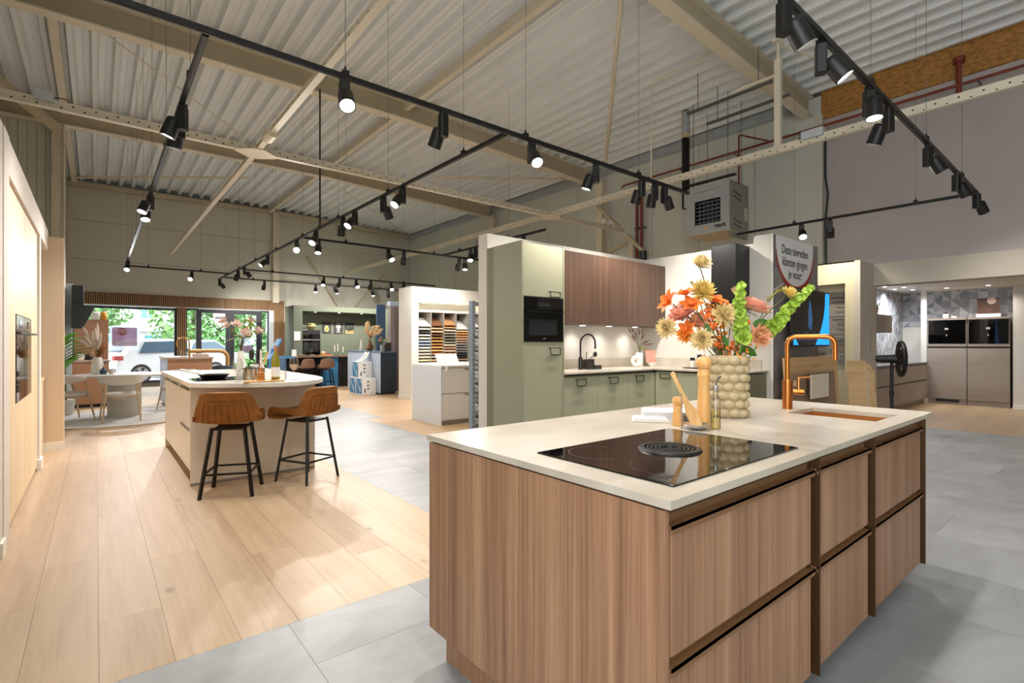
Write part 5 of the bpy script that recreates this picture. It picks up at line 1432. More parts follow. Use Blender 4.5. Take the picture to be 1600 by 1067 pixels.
# handle display in the cream niche
hd = thing('handle_display', 'grey panel with rows of metal cabinet handles in the cream niche', 'display panel', (9.58, 3.25, 1.0))
part('panel', MB().box(9.58, 9.615, 2.98, 3.60, .95, 2.16), mat('display_grey', '#8a857c', .6), hd)
for c, y0 in enumerate((3.03, 3.30)):
    for k in range(15):
        z = 1.05+k*.072; w = (.10, .16, .20, .12)[(k+c) % 4]
        part('sample_handle', MB().box(9.555, 9.562, y0, y0+w, z, z+.012).box(9.56, 9.58, y0+.01, y0+.02, z, z+.01).box(9.56, 9.58, y0+w-.02, y0+w-.01, z, z+.01), M[('steel', 'bronze', 'chrome', 'black_metal', 'gold')[(k*2+c) % 5]], hd)
t = thing('light_switch', 'double light switch plate on the greige side wall', 'switch', (9.75, 2.715, 1.3))
part('plate', MB().box(9.66, 9.80, 2.708, 2.719, 1.15, 1.52), mat('switch_grey', '#b5aca0', .4), t)
part('rocker', MB().box(9.68, 9.78, 2.703, 2.708, 1.18, 1.32).box(9.68, 9.78, 2.703, 2.708, 1.35, 1.49), mat('switch_grey_rocker', '#aba295', .4), t)
# pedestal fan
fx, fy = 8.93, 2.22
t = thing('pedestal_fan', 'black pedestal fan standing before the side room opening', 'fan', (fx, fy, 0))
part('foot', MB().lathe([(0, 0), (.20, 0), (.20, .015), (.05, .035), (0, .04)], (fx, fy, 0), 24), M['black'], t)
part('pole', MB().cyl((fx, fy, .03), (fx, fy, 1.05), .022, n=12).cyl((fx, fy, .55), (fx, fy, .62), .03, n=12), M['black'], t)
hc = Vector((fx+.05, fy-.10, 1.08)); ax = Vector((.9, .25, 0)).normalized()
ax = Vector((.42, -.91, 0)).normalized()
part('motor', MB().cyl(hc-ax*.30, hc-ax*.06, .05, .065, n=16), M['black'], t)
def disc(c, n, r, th): return MB().cyl(c-n*th/2, c+n*th/2, r, n=28)
gd = part('guard', MB().tube([hc + (ax.orthogonal().normalized()*math.cos(a)+ax.cross(ax.orthogonal().normalized())*math.sin(a))*.235 for a in [2*math.pi*k/28 for k in range(29)]], .03, 8), M['black'], t)
mb = MB(); u = ax.orthogonal().normalized(); v = ax.cross(u)
for k in range(20):
    a = 2*math.pi*k/20; dd = u*math.cos(a)+v*math.sin(a); mb.tube([hc+ax*.05, hc+ax*.055+dd*.1, hc+dd*.235], .003, 4); mb.tube([hc-ax*.05, hc-ax*.055+dd*.1, hc+dd*.235], .003, 4)
part('guard_wire', mb, M['black'], gd)
for k in range(4):
    a = 2*math.pi*k/4; b = MB(); dd = u*math.cos(a)+v*math.sin(a); petal(b, hc, dd, ax+dd.cross(ax)*.4, .2, .14, 0, 3)
    part('blade', b, M['black'], t, solidify=.004)
# ---- side room: tall units with black glass ovens
TX = 14.2
GT = 'grey wood tall units of the side room'
for y0, y1, lab in ((2.225, 2.88, 'grey wood tall unit with black oven front, by the patterned wall corner'), (1.57, 2.215, 'grey wood tall unit with black oven front, by the white wall')):
    t = thing('tall_unit', lab, 'cabinet', (TX+.3, (y0+y1)/2, 0), 0, GT)
    part('carcass', MB().box(TX+.022, TX+.62, y0, y1, .13, 1.85), M['grey_wood'], t)
    part('plinth', MB().box(TX+.04, TX+.6, y0, y1, 0, .13), M['grey_wood'], t)
    part('door', MB().box(TX, TX+.02, y0+.002, y1-.002, .12, 1.205), M['grey_wood'], t, bevel=.001)
    part('grip_gap', MB().box(TX+.01, TX+.02, y0, y1, 1.207, 1.24), M['black'], t)
    part('rail_panel', MB().box(TX, TX+.02, y0+.002, y1-.002, 1.242, 1.30), M['grey_wood'], t)
    part('top_panel', MB().box(TX, TX+.02, y0+.002, y1-.002, 1.81, 1.85), M['grey_wood'], t)
    ov = thing('built_in_oven', 'black glass oven in the ' + lab.split(' with')[0] + (' by the patterned corner' if y0 > 2.2 else ' by the white wall'), 'oven', (TX, (y0+y1)/2, 1.3))
    part('front', MB().box(TX-.004, TX+.02, y0+.02, y1-.02, 1.302, 1.808), M['black_glass'], ov)
    part('knob', MB().cyl((TX-.02, y1-.06, 1.77), (TX-.004, y1-.06, 1.77), .022, n=14), M['black_metal'], ov)
    part('icon', MB().box(TX-.0055, TX-.004, (y0+y1)/2-.03, (y0+y1)/2+.03, 1.60, 1.64).box(TX-.0055, TX-.004, (y0+y1)/2-.008, (y0+y1)/2+.008, 1.46, 1.50), M['silver_tag'], ov)
single('vent_grille', MB().box(TX+.015, TX+.04, 2.35, 2.74, .05, .10), M['black'], 'flat black vent grille in the plinth of the grey tall units', 'vent')
t = thing('picture_board', 'brown printed board with white roundel on top of the grey tall units', 'board', (TX+.35, 1.93, 1.85))
part('board', MB().box(TX+.30, TX+.32, 1.76, 2.10, 1.93, 2.26), mat('print_brown', '#5d4438', .4, var=.3, vscale=6), t)
part('white_edge', MB().box(TX+.28, TX+.34, 1.74, 2.12, 1.852, 1.93), M['white_print'], t)
part('roundel', MB().cyl((TX+.295, 1.88, 2.20), (TX+.30, 1.88, 2.20), .07, n=20), M['petal_blush'], t)
for lab, y, h in (('white sugar pot with dark lid on the grey tall units', 2.62, .12), ('low white dish on the grey tall units', 2.48, .06)):
    t = thing('pot', lab, 'pot', (TX+.3, y, 1.85))
    part('body', MB().lathe([(0, .001), (.045, .001), (.055, h*.5), (.045, h*.9), (0, h*.92)], (TX+.3, y, 1.85), 18), M['ceramic_white'], t)
    part('lid', MB().lathe([(.0, h*.92), (.045, h*.92), (.03, h*1.05), (.008, h*1.1), (.008, h*1.3), (0, h*1.3)], (TX+.3, y, 1.85), 14), M['black'], t)
# patterned wallpaper panels
def facet_paper():
    m, N, L, P = new_mat('facet_wallpaper')
    tc = N.new('ShaderNodeTexCoord'); sx = N.new('ShaderNodeSeparateXYZ'); L.new(tc.outputs['Object'], sx.inputs[0])
    def op(o, a, b=None):
        n = N.new('ShaderNodeMath'); n.operation = o
        for i, q in enumerate((a, b)):
            if q is None: continue
            if isinstance(q, (int, float)): n.inputs[i].default_value = q
            else: L.new(q, n.inputs[i])
        return n.outputs[0]
    h = op('ADD', sx.outputs[0], sx.outputs[1])
    k = 3.3
    p = op('MULTIPLY', op('ADD', h, sx.outputs[2]), k); q = op('MULTIPLY', op('SUBTRACT', h, sx.outputs[2]), k)
    fp, fq = op('FRACT', p), op('FRACT', q)
    half = op('GREATER_THAN', fp, fq); half2 = op('GREATER_THAN', op('ADD', fp, fq), 1.0)
    cb = N.new('ShaderNodeCombineXYZ'); L.new(op('FLOOR', p), cb.inputs[0]); L.new(op('FLOOR', q), cb.inputs[1])
    L.new(op('ADD', half, op('MULTIPLY', half2, 2.0)), cb.inputs[2])
    wn_ = N.new('ShaderNodeTexWhiteNoise'); wn_.noise_dimensions = '3D'; L.new(cb.outputs[0], wn_.inputs['Vector'])
    nz = N.new('ShaderNodeTexNoise'); nz.inputs['Scale'].default_value = 30; L.new(tc.outputs['Object'], nz.inputs['Vector'])
    mx = N.new('ShaderNodeMix'); mx.inputs[0].default_value = .25; L.new(wn_.outputs['Value'], mx.inputs[2]); L.new(nz.outputs['Fac'], mx.inputs[3])
    rp = N.new('ShaderNodeValToRGB'); rp.color_ramp.elements[0].color = srgb('#8f9096'); rp.color_ramp.elements[1].color = srgb('#dcdde2')
    rp.color_ramp.elements[0].position = .1; rp.color_ramp.elements[1].position = .9
    L.new(mx.outputs[0], rp.inputs['Fac']); L.new(rp.outputs['Color'], P.inputs['Base Color']); P.inputs['Roughness'].default_value = .6
    return m
FP = facet_paper()
struct('wallpaper', MB().box(10.12, 14.8, 3.470, 3.478, .93, 2.48), FP)
struct('wallpaper', MB().box(14.835, 14.848, 1.5, 3.47, 1.7, 2.48), FP)
# left run
t = thing('base_cabinet', 'grey wood base cabinet row with black grip grooves under the patterned wall', 'cabinet', (12.4, 3.15, 0))
part('carcass', MB().box(10.2, 14.15, 2.885, 3.465, .12, .86), M['grey_wood'], t)
part('plinth', MB().box(10.2, 14.15, 2.93, 3.4, 0, .12), M['grey_wood'], t)
for x0, x1 in ((10.2, 11.8), (11.805, 12.95), (12.955, 14.15)):
    for z0, z1 in ((.12, .50), (.53, .85)):
        part('drawer_front', MB().box(x0+.002, x1-.002, 2.862, 2.882, z0, z1), M['grey_wood'], t)
    part('grip_groove', MB().box(x0, x1, 2.87, 2.884, .50, .53), M['black'], t)
t = thing('worktop', 'dark worktop on the grey base cabinets of the side room', 'worktop', (12.4, 3.15, .865))
part('slab', MB().box(10.2, 14.15, 2.85, 3.466, .865, .90), M['black_glass'], t)
part('hob_panel', MB().box(11.0, 11.7, 2.93, 3.36, .9002, .905), M['steel'], t)
for k, x in enumerate((11.9, 12.05)):
    t = thing('canister', ('dark canister next to the steel hob panel', 'dark canister under the grey wall cabinet end')[k], 'canister', (x, 3.3, .90))
    part('body', MB().cyl((x, 3.3, .901), (x, 3.3, 1.10), .055, n=16), M['black'], t); part('lid', MB().cyl((x, 3.3, 1.10), (x, 3.3, 1.13), .05, n=16), M['black_metal'], t)
t = thing('wall_cabinet', 'short grey wall cabinet on the patterned wall', 'cabinet', (11.6, 3.3, 1.5))
part('carcass', MB().box(10.3, 12.5, 3.12, 3.466, 1.52, 1.87), M['grey_wood'], t)
part('flap', MB().box(10.3, 12.498, 3.10, 3.119, 1.522, 1.868), M['grey_wood'], t)
t = thing('potted_grass', 'small potted green grass on the grey wall cabinet', 'plant', (11.95, 3.28, 1.87))
part('pot', MB().lathe([(0, .001), (.07, .001), (.10, .15), (.09, .15), (0, .13)], (11.95, 3.28, 1.87), 20), M['terracotta'], t)
mb = MB(); r2 = random.Random(9)
for k in range(90):
    a = r2.uniform(0, 6.28); petal(mb, Vector((11.95+.06*math.cos(a), 3.28+.06*math.sin(a), 2.0)), Vector((math.cos(a)*.6, math.sin(a)*.6, 1)), UPV, r2.uniform(.10, .16), .012, -.15, 3)
o = part('grass', mb, M['leaf_green'], t, angle=180); o['kind'] = 'stuff'
for k, (x, y) in enumerate(((12.6, 3.25), (13.0, 3.02), (13.4, 3.28), (13.8, 3.05), (13.9, 2.50), (13.9, 1.85))):
    t = thing('downlight', '%s round downlight of the side room, counted from the light switch' % ORD[k], 'light', (x, y, 2.48), 0, 'downlights in the side room')
    part('rim', MB().lathe([(.035, -.004), (.05, -.004), (.05, .001), (.035, .001)], (x, y, 2.478), 18), M['steel'], t)
    part('lamp', MB().cyl((x, y, 2.474), (x, y, 2.479), .034, n=16), M['spot_white'], t)
    ld = bpy.data.lights.new('downlight_beam', 'SPOT'); ld.energy = 17; ld.spot_size = R(115); ld.spot_blend = .7; ld.shadow_soft_size = .04; ld.color = (.9, .95, 1) if k < 4 else (1, .95, .88)
    lo = bpy.data.objects.new('downlight_beam', ld); COL.objects.link(lo); lo.location = (x, y, 2.46); ld.spot_size = R(150)
# ================================================================ UNIT HEATER, PIPES AND RODS UNDER THE ROOF
ht = thing('unit_heater', 'grey sheet-metal unit heater with black grille hung from the roof', 'heater', (8.9, 4.9, 3.28))
HXa, HXb, HYa, HYb, HZa, HZb = 8.55, 9.25, 4.47, 5.30, 3.30, 4.17
part('front_frame', MB().box(HXa, HXa+.03, HYa, HYa+.13, HZa, HZb).box(HXa, HXa+.03, HYb-.16, HYb, HZa, HZb).box(HXa, HXa+.03, HYa+.13, HYb-.16, HZb-.10, HZb).box(HXa, HXa+.03, HYa+.13, HYb-.16, HZa, HZa+.17), M['galvanised'], ht)
part('side', MB().box(HXa+.03, HXb, HYa, HYa+.01, HZa, HZb).box(HXa+.03, HXb, HYb-.01, HYb, HZa, HZb).box(HXb-.01, HXb, HYa, HYb, HZa, HZb).box(HXa+.03, HXb, HYa, HYb, HZb-.01, HZb), M['heater_grey'], ht)
part('underside', MB().box(HXa, HXb, HYa, HYb, HZa-.012, HZa), M['heater_under'], ht)
part('lower_cover', MB().prism([(8.60, HZa-.012), (9.22, HZa-.012), (9.22, HZa-.10), (8.68, HZa-.10)], 'y', HYa, HYa+.05), M['heater_grey'], ht)
part('dark_interior', MB().box(HXa+.20, HXa+.21, HYa+.02, HYb-.02, HZa+.02, HZb-.02), M['black'], ht)
part('deflector', MB().box(HXa-.012, HXa, HYa+.12, HYb-.15, HZb-.27, HZb-.11), M['galvanised'], ht)
gz0, gz1, gy0, gy1 = HZa+.17, HZb-.27, HYa+.15, HYb-.18
part('opening_frame', MB().box(HXa-.012, HXa, gy0-.03, gy0, gz0-.02, gz1).box(HXa-.012, HXa, gy1, gy1+.03, gz0-.02, gz1).box(HXa-.012, HXa, gy0, gy1, gz0-.02, gz0), M['galvanised'], ht)
for k in range(6):
    z = gz0+(gz1-gz0)*(k+.5)/6
    part('louver', MB().box(HXa+.01, HXa+.07, gy0, gy1, z-.004, z+.004), M['steel_blue'], ht)
for k in range(6):
    y = gy0+(gy1-gy0)*(k+.5)/6
    part('vertical_louver', MB().box(HXa+.075, HXa+.11, y-.003, y+.003, gz0, gz1), M['steel_blue'], ht)
for z in (HZa+.10, HZa+.18, HZb-.20, HZb-.28):
    part('side_slot', MB().bar((8.72, HYa-.001, z+.03), (8.98, HYa-.001, z-.02), .004, .022), M['black'], ht)
part('type_plate', MB().box(9.10, 9.22, HYa-.003, HYa, HZa+.24, HZa+.46), M['silver_tag'], ht)
part('rating_sticker', MB().box(HXa-.002, HXa, HYa+.38, HYa+.48, HZa+.09, HZa+.12), M['sticker'], ht)
text('mark', .10, (HXa-.001, HYa+.16, HZa+.105), M['black_print'], ht, rot=(90, 0, -90), weight=.004)
part('bracket', MB().box(HXa+.05, HXa+.35, HYb, HYb+.08, HZb-.30, HZb-.05), M['galvanised'], ht)
for x, y in ((8.66, 4.55), (9.15, 4.55), (8.66, 5.22), (9.15, 5.22)):
    part('hanging_rod', MB().cyl((x, y, HZb), (x, y, deck_z(x)), .006, n=6), M['grey_pipe'], ht)
part('top_rail', MB().box(8.60, 8.68, 4.40, 5.4, HZb+.08, HZb+.11), M['gunmetal'], ht)
fl = thing('flue_pipe', 'dark double flue pipe rising from the unit heater to the roof', 'pipe', (8.8, 5.3, HZb))
part('pipe', MB().cyl((8.78, 5.46, 3.9), (8.78, 5.46, deck_z(8.8)), .065, n=16), M['black_metal'], fl)
part('pipe', MB().cyl((8.92, 5.50, 3.9), (8.92, 5.50, deck_z(8.9)), .04, n=14), M['gunmetal'], fl)
part('collar', MB().cyl((8.78, 5.46, 5.25), (8.78, 5.46, 5.33), .08, n=16), M['heater_under'], fl)
part('sleeve', MB().cyl((8.78, 5.46, 5.33), (8.78, 5.46, 5.75), .072, n=16), M['galvanised'], fl)
for x, lab in ((7.77, 'steel support channel under the roof, over the rail end'), (8.40, 'steel support channel under the roof, above the unit heater')):
    t = thing('support_channel', lab, 'channel', (x, 4.1, 5.2))
    part('channel', MB().box(x-.02, x+.02, 3.4, 4.8, 5.18, 5.22), M['grey_pipe'], t)
    for y in (3.6, 4.6): part('rod', MB().cyl((x, y, 5.2), (x, y, deck_z(x)), .006, n=6), M['grey_pipe'], t)
gp_ = thing('gas_pipe', 'red-brown gas pipe dropping into the unit heater top', 'pipe', (9.0, 4.5, 4.2))
part('pipe', MB().tube(arc_path([(9.0, 4.52, 4.172), (9.0, 4.52, 5.08), (9.74, 4.30, 5.08)], .05, 4), .016, 10), M['red_pipe'], gp_)
for lab, z, x in (('upper red pipe along the panel wall and chipboard band', 5.08, 9.76), ('lower red pipe along the panel wall and chipboard band', 4.95, 9.80)):
    t = thing('red_pipe', lab, 'pipe', (x, 3, z))
    part('pipe', MB().tube(arc_path([(x, -3, z), (x, 7.7, z), (x+.1, 7.85 if z > 5 else 7.7, z)], .05, 4), .022, 10), M['red_pipe'], t)
    for k in range(8): part('clip', MB().box(x-.03, x+.19, -1+k*1.2-.01, -1+k*1.2+.01, z-.03, z-.02), M['grey_pipe'], t)
for lab, y in (('red riser pipe down the panel wall, next to the column', 7.38), ('second red riser pipe beside the first on the panel wall', 7.25)):
    t = thing('red_riser', lab, 'pipe', (9.83, y, 0))
    part('pipe', MB().cyl((9.83, y, 0.0), (9.83, y, 4.95), .035, n=12), M['red_pipe'], t)
    for z in (2.8, 4.0): part('clip', MB().box(9.79, 9.95, y-.05, y+.05, z, z+.03), M['grey_pipe'], t)
t = thing('pipe_valve', 'red pipe elbow dropping over the chipboard band', 'pipe', (9.78, 1.6, 5.2))
part('drop', MB().cyl((9.80, 1.62, 4.95), (9.80, 1.62, 5.5), .035, n=12), M['red_pipe'], t); part('flange', MB().cyl((9.80, 1.62, 5.42), (9.80, 1.62, 5.50), .07, n=14), M['red_pipe'], t)
t = thing('tie_hanger', 'cream square hanger carrying the perforated tie near the unit heater', 'hanger', (7.25, 3.09, 3.97))
part('tube', MB().box(7.215, 7.285, 3.05, 3.13, 3.98, 5.2), M['cream_steel'], t)
part('head', MB().cyl((7.25, 3.09, 5.2), (7.25, 3.09, deck_z(7.25)), .02, n=8).box(7.15, 7.35, 3.05, 3.13, 5.42, 5.45), M['cream_steel'], t)
part('side_arm', MB().bar((7.25, 3.1, 5.0), (7.25, 3.70, 5.0), .03, .03).bar((7.27, 3.1, 5.42), (8.6, 2.6, 5.3), .025, .025), M['cream_steel'], t)
t = thing('conduit', 'thin cream conduit dropping from the roof to the perforated tie', 'conduit', (7.25, 5.15, 3.97))
part('pipe', MB().tube(arc_path([(7.25, 5.15, 3.98), (7.25, 5.15, 5.72), (7.25, 3.95, 5.72)], .06, 4), .014, 8), M['cream_steel'], t)
t = thing('junction_box', 'pale grey junction box on the perforated tie before the plaster wall', 'box', (7.25, 2.62, 3.99))
part('box', MB().box(7.20, 7.30, 2.52, 2.78, 3.985, 4.09), mat('box_grey', '#b9bec3', .5), t); part('gland', MB().cyl((7.25, 2.78, 4.03), (7.25, 2.82, 4.03), .02, n=8), M['grey_pipe'], t)
t = thing('junction_box', 'grey junction box on the perforated tie beside the oak cabinet wall', 'box', (-.44, 7.6, 3.97))
part('box', MB().box(-.52, -.36, 7.56, 7.66, 3.97, 4.08), bpy.data.materials['box_grey'], t); part('cable', MB().tube(bez((-.36, 7.6, 4.03), (-.24, 7.6, 4.08), (-.20, 7.6, 3.97), 6), .006, 6), M['black'], t)
t = thing('power_cable', 'black cable hanging down the corner of the plaster wall', 'cable', (9.84, 3.40, 2.64))
part('cable', MB().tube([(9.84, 3.40, 5.0), (9.84, 3.40, 4.2), (9.84, 3.36, 3.9), (9.84, 3.40, 3.4), (9.84, 3.39, 2.65)], .018, 8), M['black'], t)
for k, (x, y) in enumerate(((8.95, 7.6), (9.12, 7.6))):
    t = thing('emergency_light', ('small white emergency light fixed on the perforated tie at the panel wall', 'second small white emergency light on the perforated tie at the panel wall')[k], 'light', (x, y, 3.97))
    part('head', MB().box(x-.06, x+.06, y-.04, y+.04, 4.03, 4.13), M['white_paint'], t); part('stem', MB().cyl((x, y, 3.965), (x, y, 4.04), .01, n=8), M['black'], t)
t = thing('support_rod', 'single black rod from the rafter to the rail over the white island', 'rod', (2.86, 8.5, 3.2))
part('rod', MB().cyl((2.86, 8.5, TZ+.02), (2.86, 8.5, 5.5), .014, n=8), M['black'], t); part('foot', MB().box(2.83, 2.89, 8.47, 8.53, TZ+.017, TZ+.04), M['black'], t)
# ================================================================ FAR ZONES: DINING CORNER, SAMPLE WALL, DARK GREEN KITCHEN
# ---- dining corner
rg = thing('rug', 'round pale grey rug with a sand edge under the dining table', 'rug', (.35, 11.35, 0))
part('pile', MB().lathe([(0, .012), (1.30, .012), (1.31, .009)], (.35, 11.35, 0), 64), M['rug'], rg)
part('border', MB().lathe([(1.30, .0115), (1.345, .011), (1.35, .001), (1.30, .001)], (.35, 11.35, 0), 64), M['rug_edge'], rg)
dt = thing('dining_table', 'round pale stone dining table on a drum base', 'table', (.40, 11.6, .013))
part('table_top', MB().lathe([(0, .715), (.62, .715), (.70, .728), (.72, .740), (.72, .752), (.70, .756), (0, .756)], (.40, 11.6, 0), 56), M['table_stone'], dt)
part('drum', MB().lathe([(0, .013), (.25, .013), (.25, .715), (0, .715)], (.40, 11.6, 0), 40), M['concrete_grey'], dt)
def dining_chair(label, loc, rz):
    t = thing('dining_chair', label, 'chair', loc, rz, 'dining chairs at the round table')
    # faces +y; low wrap-around back
    o = part('seat', MB().lathe([(0, .405), (.20, .405), (.235, .415), (.245, .44), (.235, .465), (.18, .478), (0, .48)], (0, .01, 0), 32), M['chair_fabric'], t, local=True)
    def pt(u, v):
        a = R(-205 + 230*u); r = .285 + .02*v
        hgt = .17*(.35+.65*math.sin(math.pi*u))
        return (r*math.cos(a), r*math.sin(a)*.95, .775 - hgt*(1-v) - .03*abs(2*u-1)**2)
    part('backrest', MB().grid(pt, 32, 4), M['chair_fabric'], t, local=True, solidify=.045, angle=180, bevel=.01)
    part('seat_frame', MB().lathe([(.19, .385), (.235, .385), (.235, .41), (.19, .41)], (0, .01, 0), 32), M['oak_chair'], t, local=True)
    for sx in (-1, 1):
        part('leg', MB().tube([(sx*.285, .24, 0), (sx*.24, .17, .40), (sx*.265, .10, .67)], [.012, .017, .013], 10), M['oak_chair'], t, local=True)
        part('leg', MB().tube([(sx*.25, -.29, 0), (sx*.215, -.20, .40), (sx*.20, -.205, .63)], [.012, .017, .013], 10), M['oak_chair'], t, local=True)
    return t
dining_chair('pale fabric dining chair with wooden legs, its back to the white island', (.33, 10.78, .013), R(0))
dining_chair('pale fabric dining chair at the wall side of the round table', (-.34, 11.30, .013), R(-68))
dining_chair('pale fabric dining chair on the island side of the round table', (1.24, 11.9, .013), R(110))
dv = thing('vase', 'white vase with dried flowers on the dining table', 'vase', (.02, 11.85, .757))
part('body', MB().lathe([(0, 0), (.075, 0), (.09, .02), (.095, .14), (.07, .27), (.05, .30), (.042, .30), (.05, .26)], (.02, 11.85, .757), 26), M['ceramic_white'], dv)
df = thing('dried_bouquet', 'dried bouquet of pampas plumes and brown grasses in the dining vase', 'dried flowers', (.02, 11.85, 1.0))
r2 = random.Random(31); st = MB(); pa = MB(); br = MB(); cr = MB()
B0 = Vector((.02, 11.85, 1.0))
for k in range(11):
    hd_ = B0 + RTV*r2.uniform(-.22, .10) + UPV*r2.uniform(.28, .55) + FWV*r2.uniform(-.08, .08)
    cv = bez(B0, B0+UPV*.2, hd_, 5); st.tube(cv, .003, 5)
    d = (hd_-Vector(cv[-2])).normalized(); pa.tube([hd_-d*.18, hd_-d*.08, hd_+d*.06, hd_+d*.14], [.008, .028, .022, .003], 7)
for k in range(40):
    hd_ = B0 + RTV*r2.uniform(0, .24) + UPV*r2.uniform(.12, .36) + FWV*r2.uniform(-.08, .08)
    petal(br, B0+UPV*.03, hd_-B0, UPV, (hd_-B0).length, .02, .1, 3)
for k in range(60):
    c = B0 + RTV*r2.uniform(-.12, .03) + UPV*r2.uniform(.05, .22) + FWV*r2.uniform(-.08, .06)
    petal(cr, c, Vector((r2.uniform(-1, 1), r2.uniform(-1, 1), r2.uniform(0, 1))), UPV, .05, .03, .2, 2)
part('stem', st, M['dried_brown'], df); part('pampas_plume', pa, M['pampas'], df); part('brown_grass', br, M['dried_brown'], df, angle=180); part('cream_blossom', cr, M['dried_cream'], df, angle=180)
t = thing('scent_bottle', 'dark blue scent bottle with sticks on the dining table', 'bottle', (.10, 11.65, .757))
part('bottle', MB().lathe([(0, 0), (.045, 0), (.05, .01), (.05, .08), (.02, .095), (.018, .115), (0, .115)], (.10, 11.65, .757), 20), mat('bottle_blue', '#2f4a63', .25), t)
part('stick', MB().cyl((.10, 11.65, .85), (.06, 11.66, 1.12), .003, n=5).cyl((.10, 11.65, .85), (.15, 11.64, 1.10), .003, n=5).cyl((.10, 11.65, .85), (.10, 11.60, 1.13), .003, n=5), M['black'], t)
t = thing('candle_jar', 'frosted candle jar beside the blue scent bottle', 'jar', (.22, 11.66, .757))
part('jar', MB().lathe([(0, 0), (.038, 0), (.04, .085), (.035, .085), (.034, .01)], (.22, 11.66, .757), 18), M['light_grey_front'], t); part('wax', MB().cyl((.22, 11.66, .765), (.22, 11.66, .82), .033, n=16), M['candle'], t)
# ---- brown kitchen in the window corner
struct('wall_window_corner', MB().box(XW, -.37, 13.42, 13.6, 0, 2.5), mat('pale_blue_wall', '#c3ccd6', .7))
bc = thing('base_cabinet', 'terracotta brown base cabinet by the shop window', 'cabinet', (-.05, 13.8, 0))
part('carcass', MB().box(-.37, .21, 13.52, 14.1, .06, .92), M['brown_front'], bc); part('plinth', MB().box(-.35, .19, 13.55, 14.08, 0, .06), M['navy'], bc)
part('door', MB().box(-.368, .208, 13.50, 13.518, .07, .90), M['brown_front'], bc)
single('worktop', MB().box(-.37, .23, 13.48, 14.12, .922, .96), M['taupe_front'], 'taupe worktop on the terracotta brown base cabinet', 'worktop')
t = thing('splash_panel', 'tall terracotta brown back panel on the window corner worktop', 'panel', (-.08, 14.1, .96))
part('panel', MB().box(-.36, .21, 14.06, 14.12, .961, 1.80), M['brown_front'], t)
part('ledge', MB().box(-.36, .21, 14.03, 14.13, 1.80, 1.815), M['brown_front'], t)
for lab, x, m, r in (('white storage jar on the terracotta back panel', .0, 'ceramic_white', .075), ('amber storage jar on the terracotta back panel', .13, 'fruit_orange', .055)):
    t = thing('storage_jar', lab, 'jar', (x, 14.08, 1.816))
    part('jar', MB().lathe([(0, .001), (r*.9, .001), (r, .03), (r*.9, .15), (r*.6, .17), (0, .17)], (x, 14.08, 1.816), 20), M[m], t); part('lid', MB().cyl((x, 14.08, 1.986), (x, 14.08, 2.0), r*.55, n=16), M['oak_chair'], t)
t = thing('extractor_hood', 'slanted anthracite extractor hood in the window corner', 'hood', (-.3, 13.3, 1.6))
part('chimney', MB().box(-.37, -.19, 13.15, 13.41, 1.95, 2.45), M['hood_grey'], t)
part('canopy', MB().prism([(-.37, 1.60), (-.20, 1.60), (-.02, 2.02), (-.02, 2.06), (-.37, 2.06)], 'y', 13.0, 13.41), M['hood_grey'], t)
for lab, x, y, z in (('white bowl on the taupe worktop', -.25, 13.7, .96), ('black kettle on the taupe worktop', -.12, 13.75, .96)):
    t = thing('kitchen_pot', lab, 'pot', (x, y, z))
    part('body', MB().lathe([(0, .001), (.05, .001), (.075, .06), (.06, .12), (0, .13)], (x, y, z), 18), M['ceramic_white' if 'white' in lab else 'black'], t); part('knob', MB().sphere((x, y, z+.14), .015, 10, 8), M['black'], t)
pl_ = thing('leafy_plant', 'green leafy plant reaching out behind the beige partition', 'plant', (-.42, 12.3, 0))
part('pot', MB().lathe([(0, 0), (.10, 0), (.13, .28), (.12, .28), (0, .26)], (-.42, 12.3, 0), 20), M['ceramic_white'], pl_)
part('stem', MB().tube([(-.42, 12.3, .25), (-.44, 12.3, .8), (-.45, 12.3, 1.25)], .015, 8), M['stem'], pl_)
for k in range(9):
    a = R(-75+k*19); lb = MB(); petal(lb, Vector((-.44, 12.3, .85+.06*k)), Vector((abs(math.cos(a))*.8+.15, math.sin(a)*.6, .6)), UPV, .42, .12, -.35, 6)
    part('leaf', lb, M['leaf_bright'], pl_, angle=180)
# ---- taupe island with gold tap
ti = thing('kitchen_island', 'taupe brown island with gold tap near the entrance', 'kitchen island', (1.5, 12.8, 0))
part('body', MB().box(1.12, 1.90, 12.32, 13.68, .08, .985), M['brown_front'], ti); part('plinth', MB().box(1.15, 1.87, 12.36, 13.6, 0, .08), M['navy'], ti)
part('side_panel', MB().box(1.10, 1.12, 12.31, 13.69, .05, .985), M['pale_blue'], ti)
part('front_panel', MB().box(1.12, 1.90, 12.305, 12.318, .08, .985), M['brown_front'], ti)
single('worktop', MB().box(1.08, 1.92, 12.28, 13.70, .987, 1.025), M['taupe_front'], 'taupe worktop on the island near the entrance', 'worktop')
t = thing('kitchen_tap', 'gold arched tap on the taupe island', 'tap', (1.52, 12.6, 1.025))
part('body', MB().cyl((1.52, 12.6, 1.026), (1.52, 12.6, 1.16), .024, n=14), M['gold'], t)
part('spout', MB().tube([(1.52, 12.6, 1.15), (1.52, 12.6, 1.33)] + [(1.52-.11*(1-math.cos(math.pi*k/8)), 12.6, 1.33+.10*math.sin(math.pi*k/8)) for k in range(1, 9)] + [(1.30, 12.6, 1.24)], .015, 10), M['gold'], t)
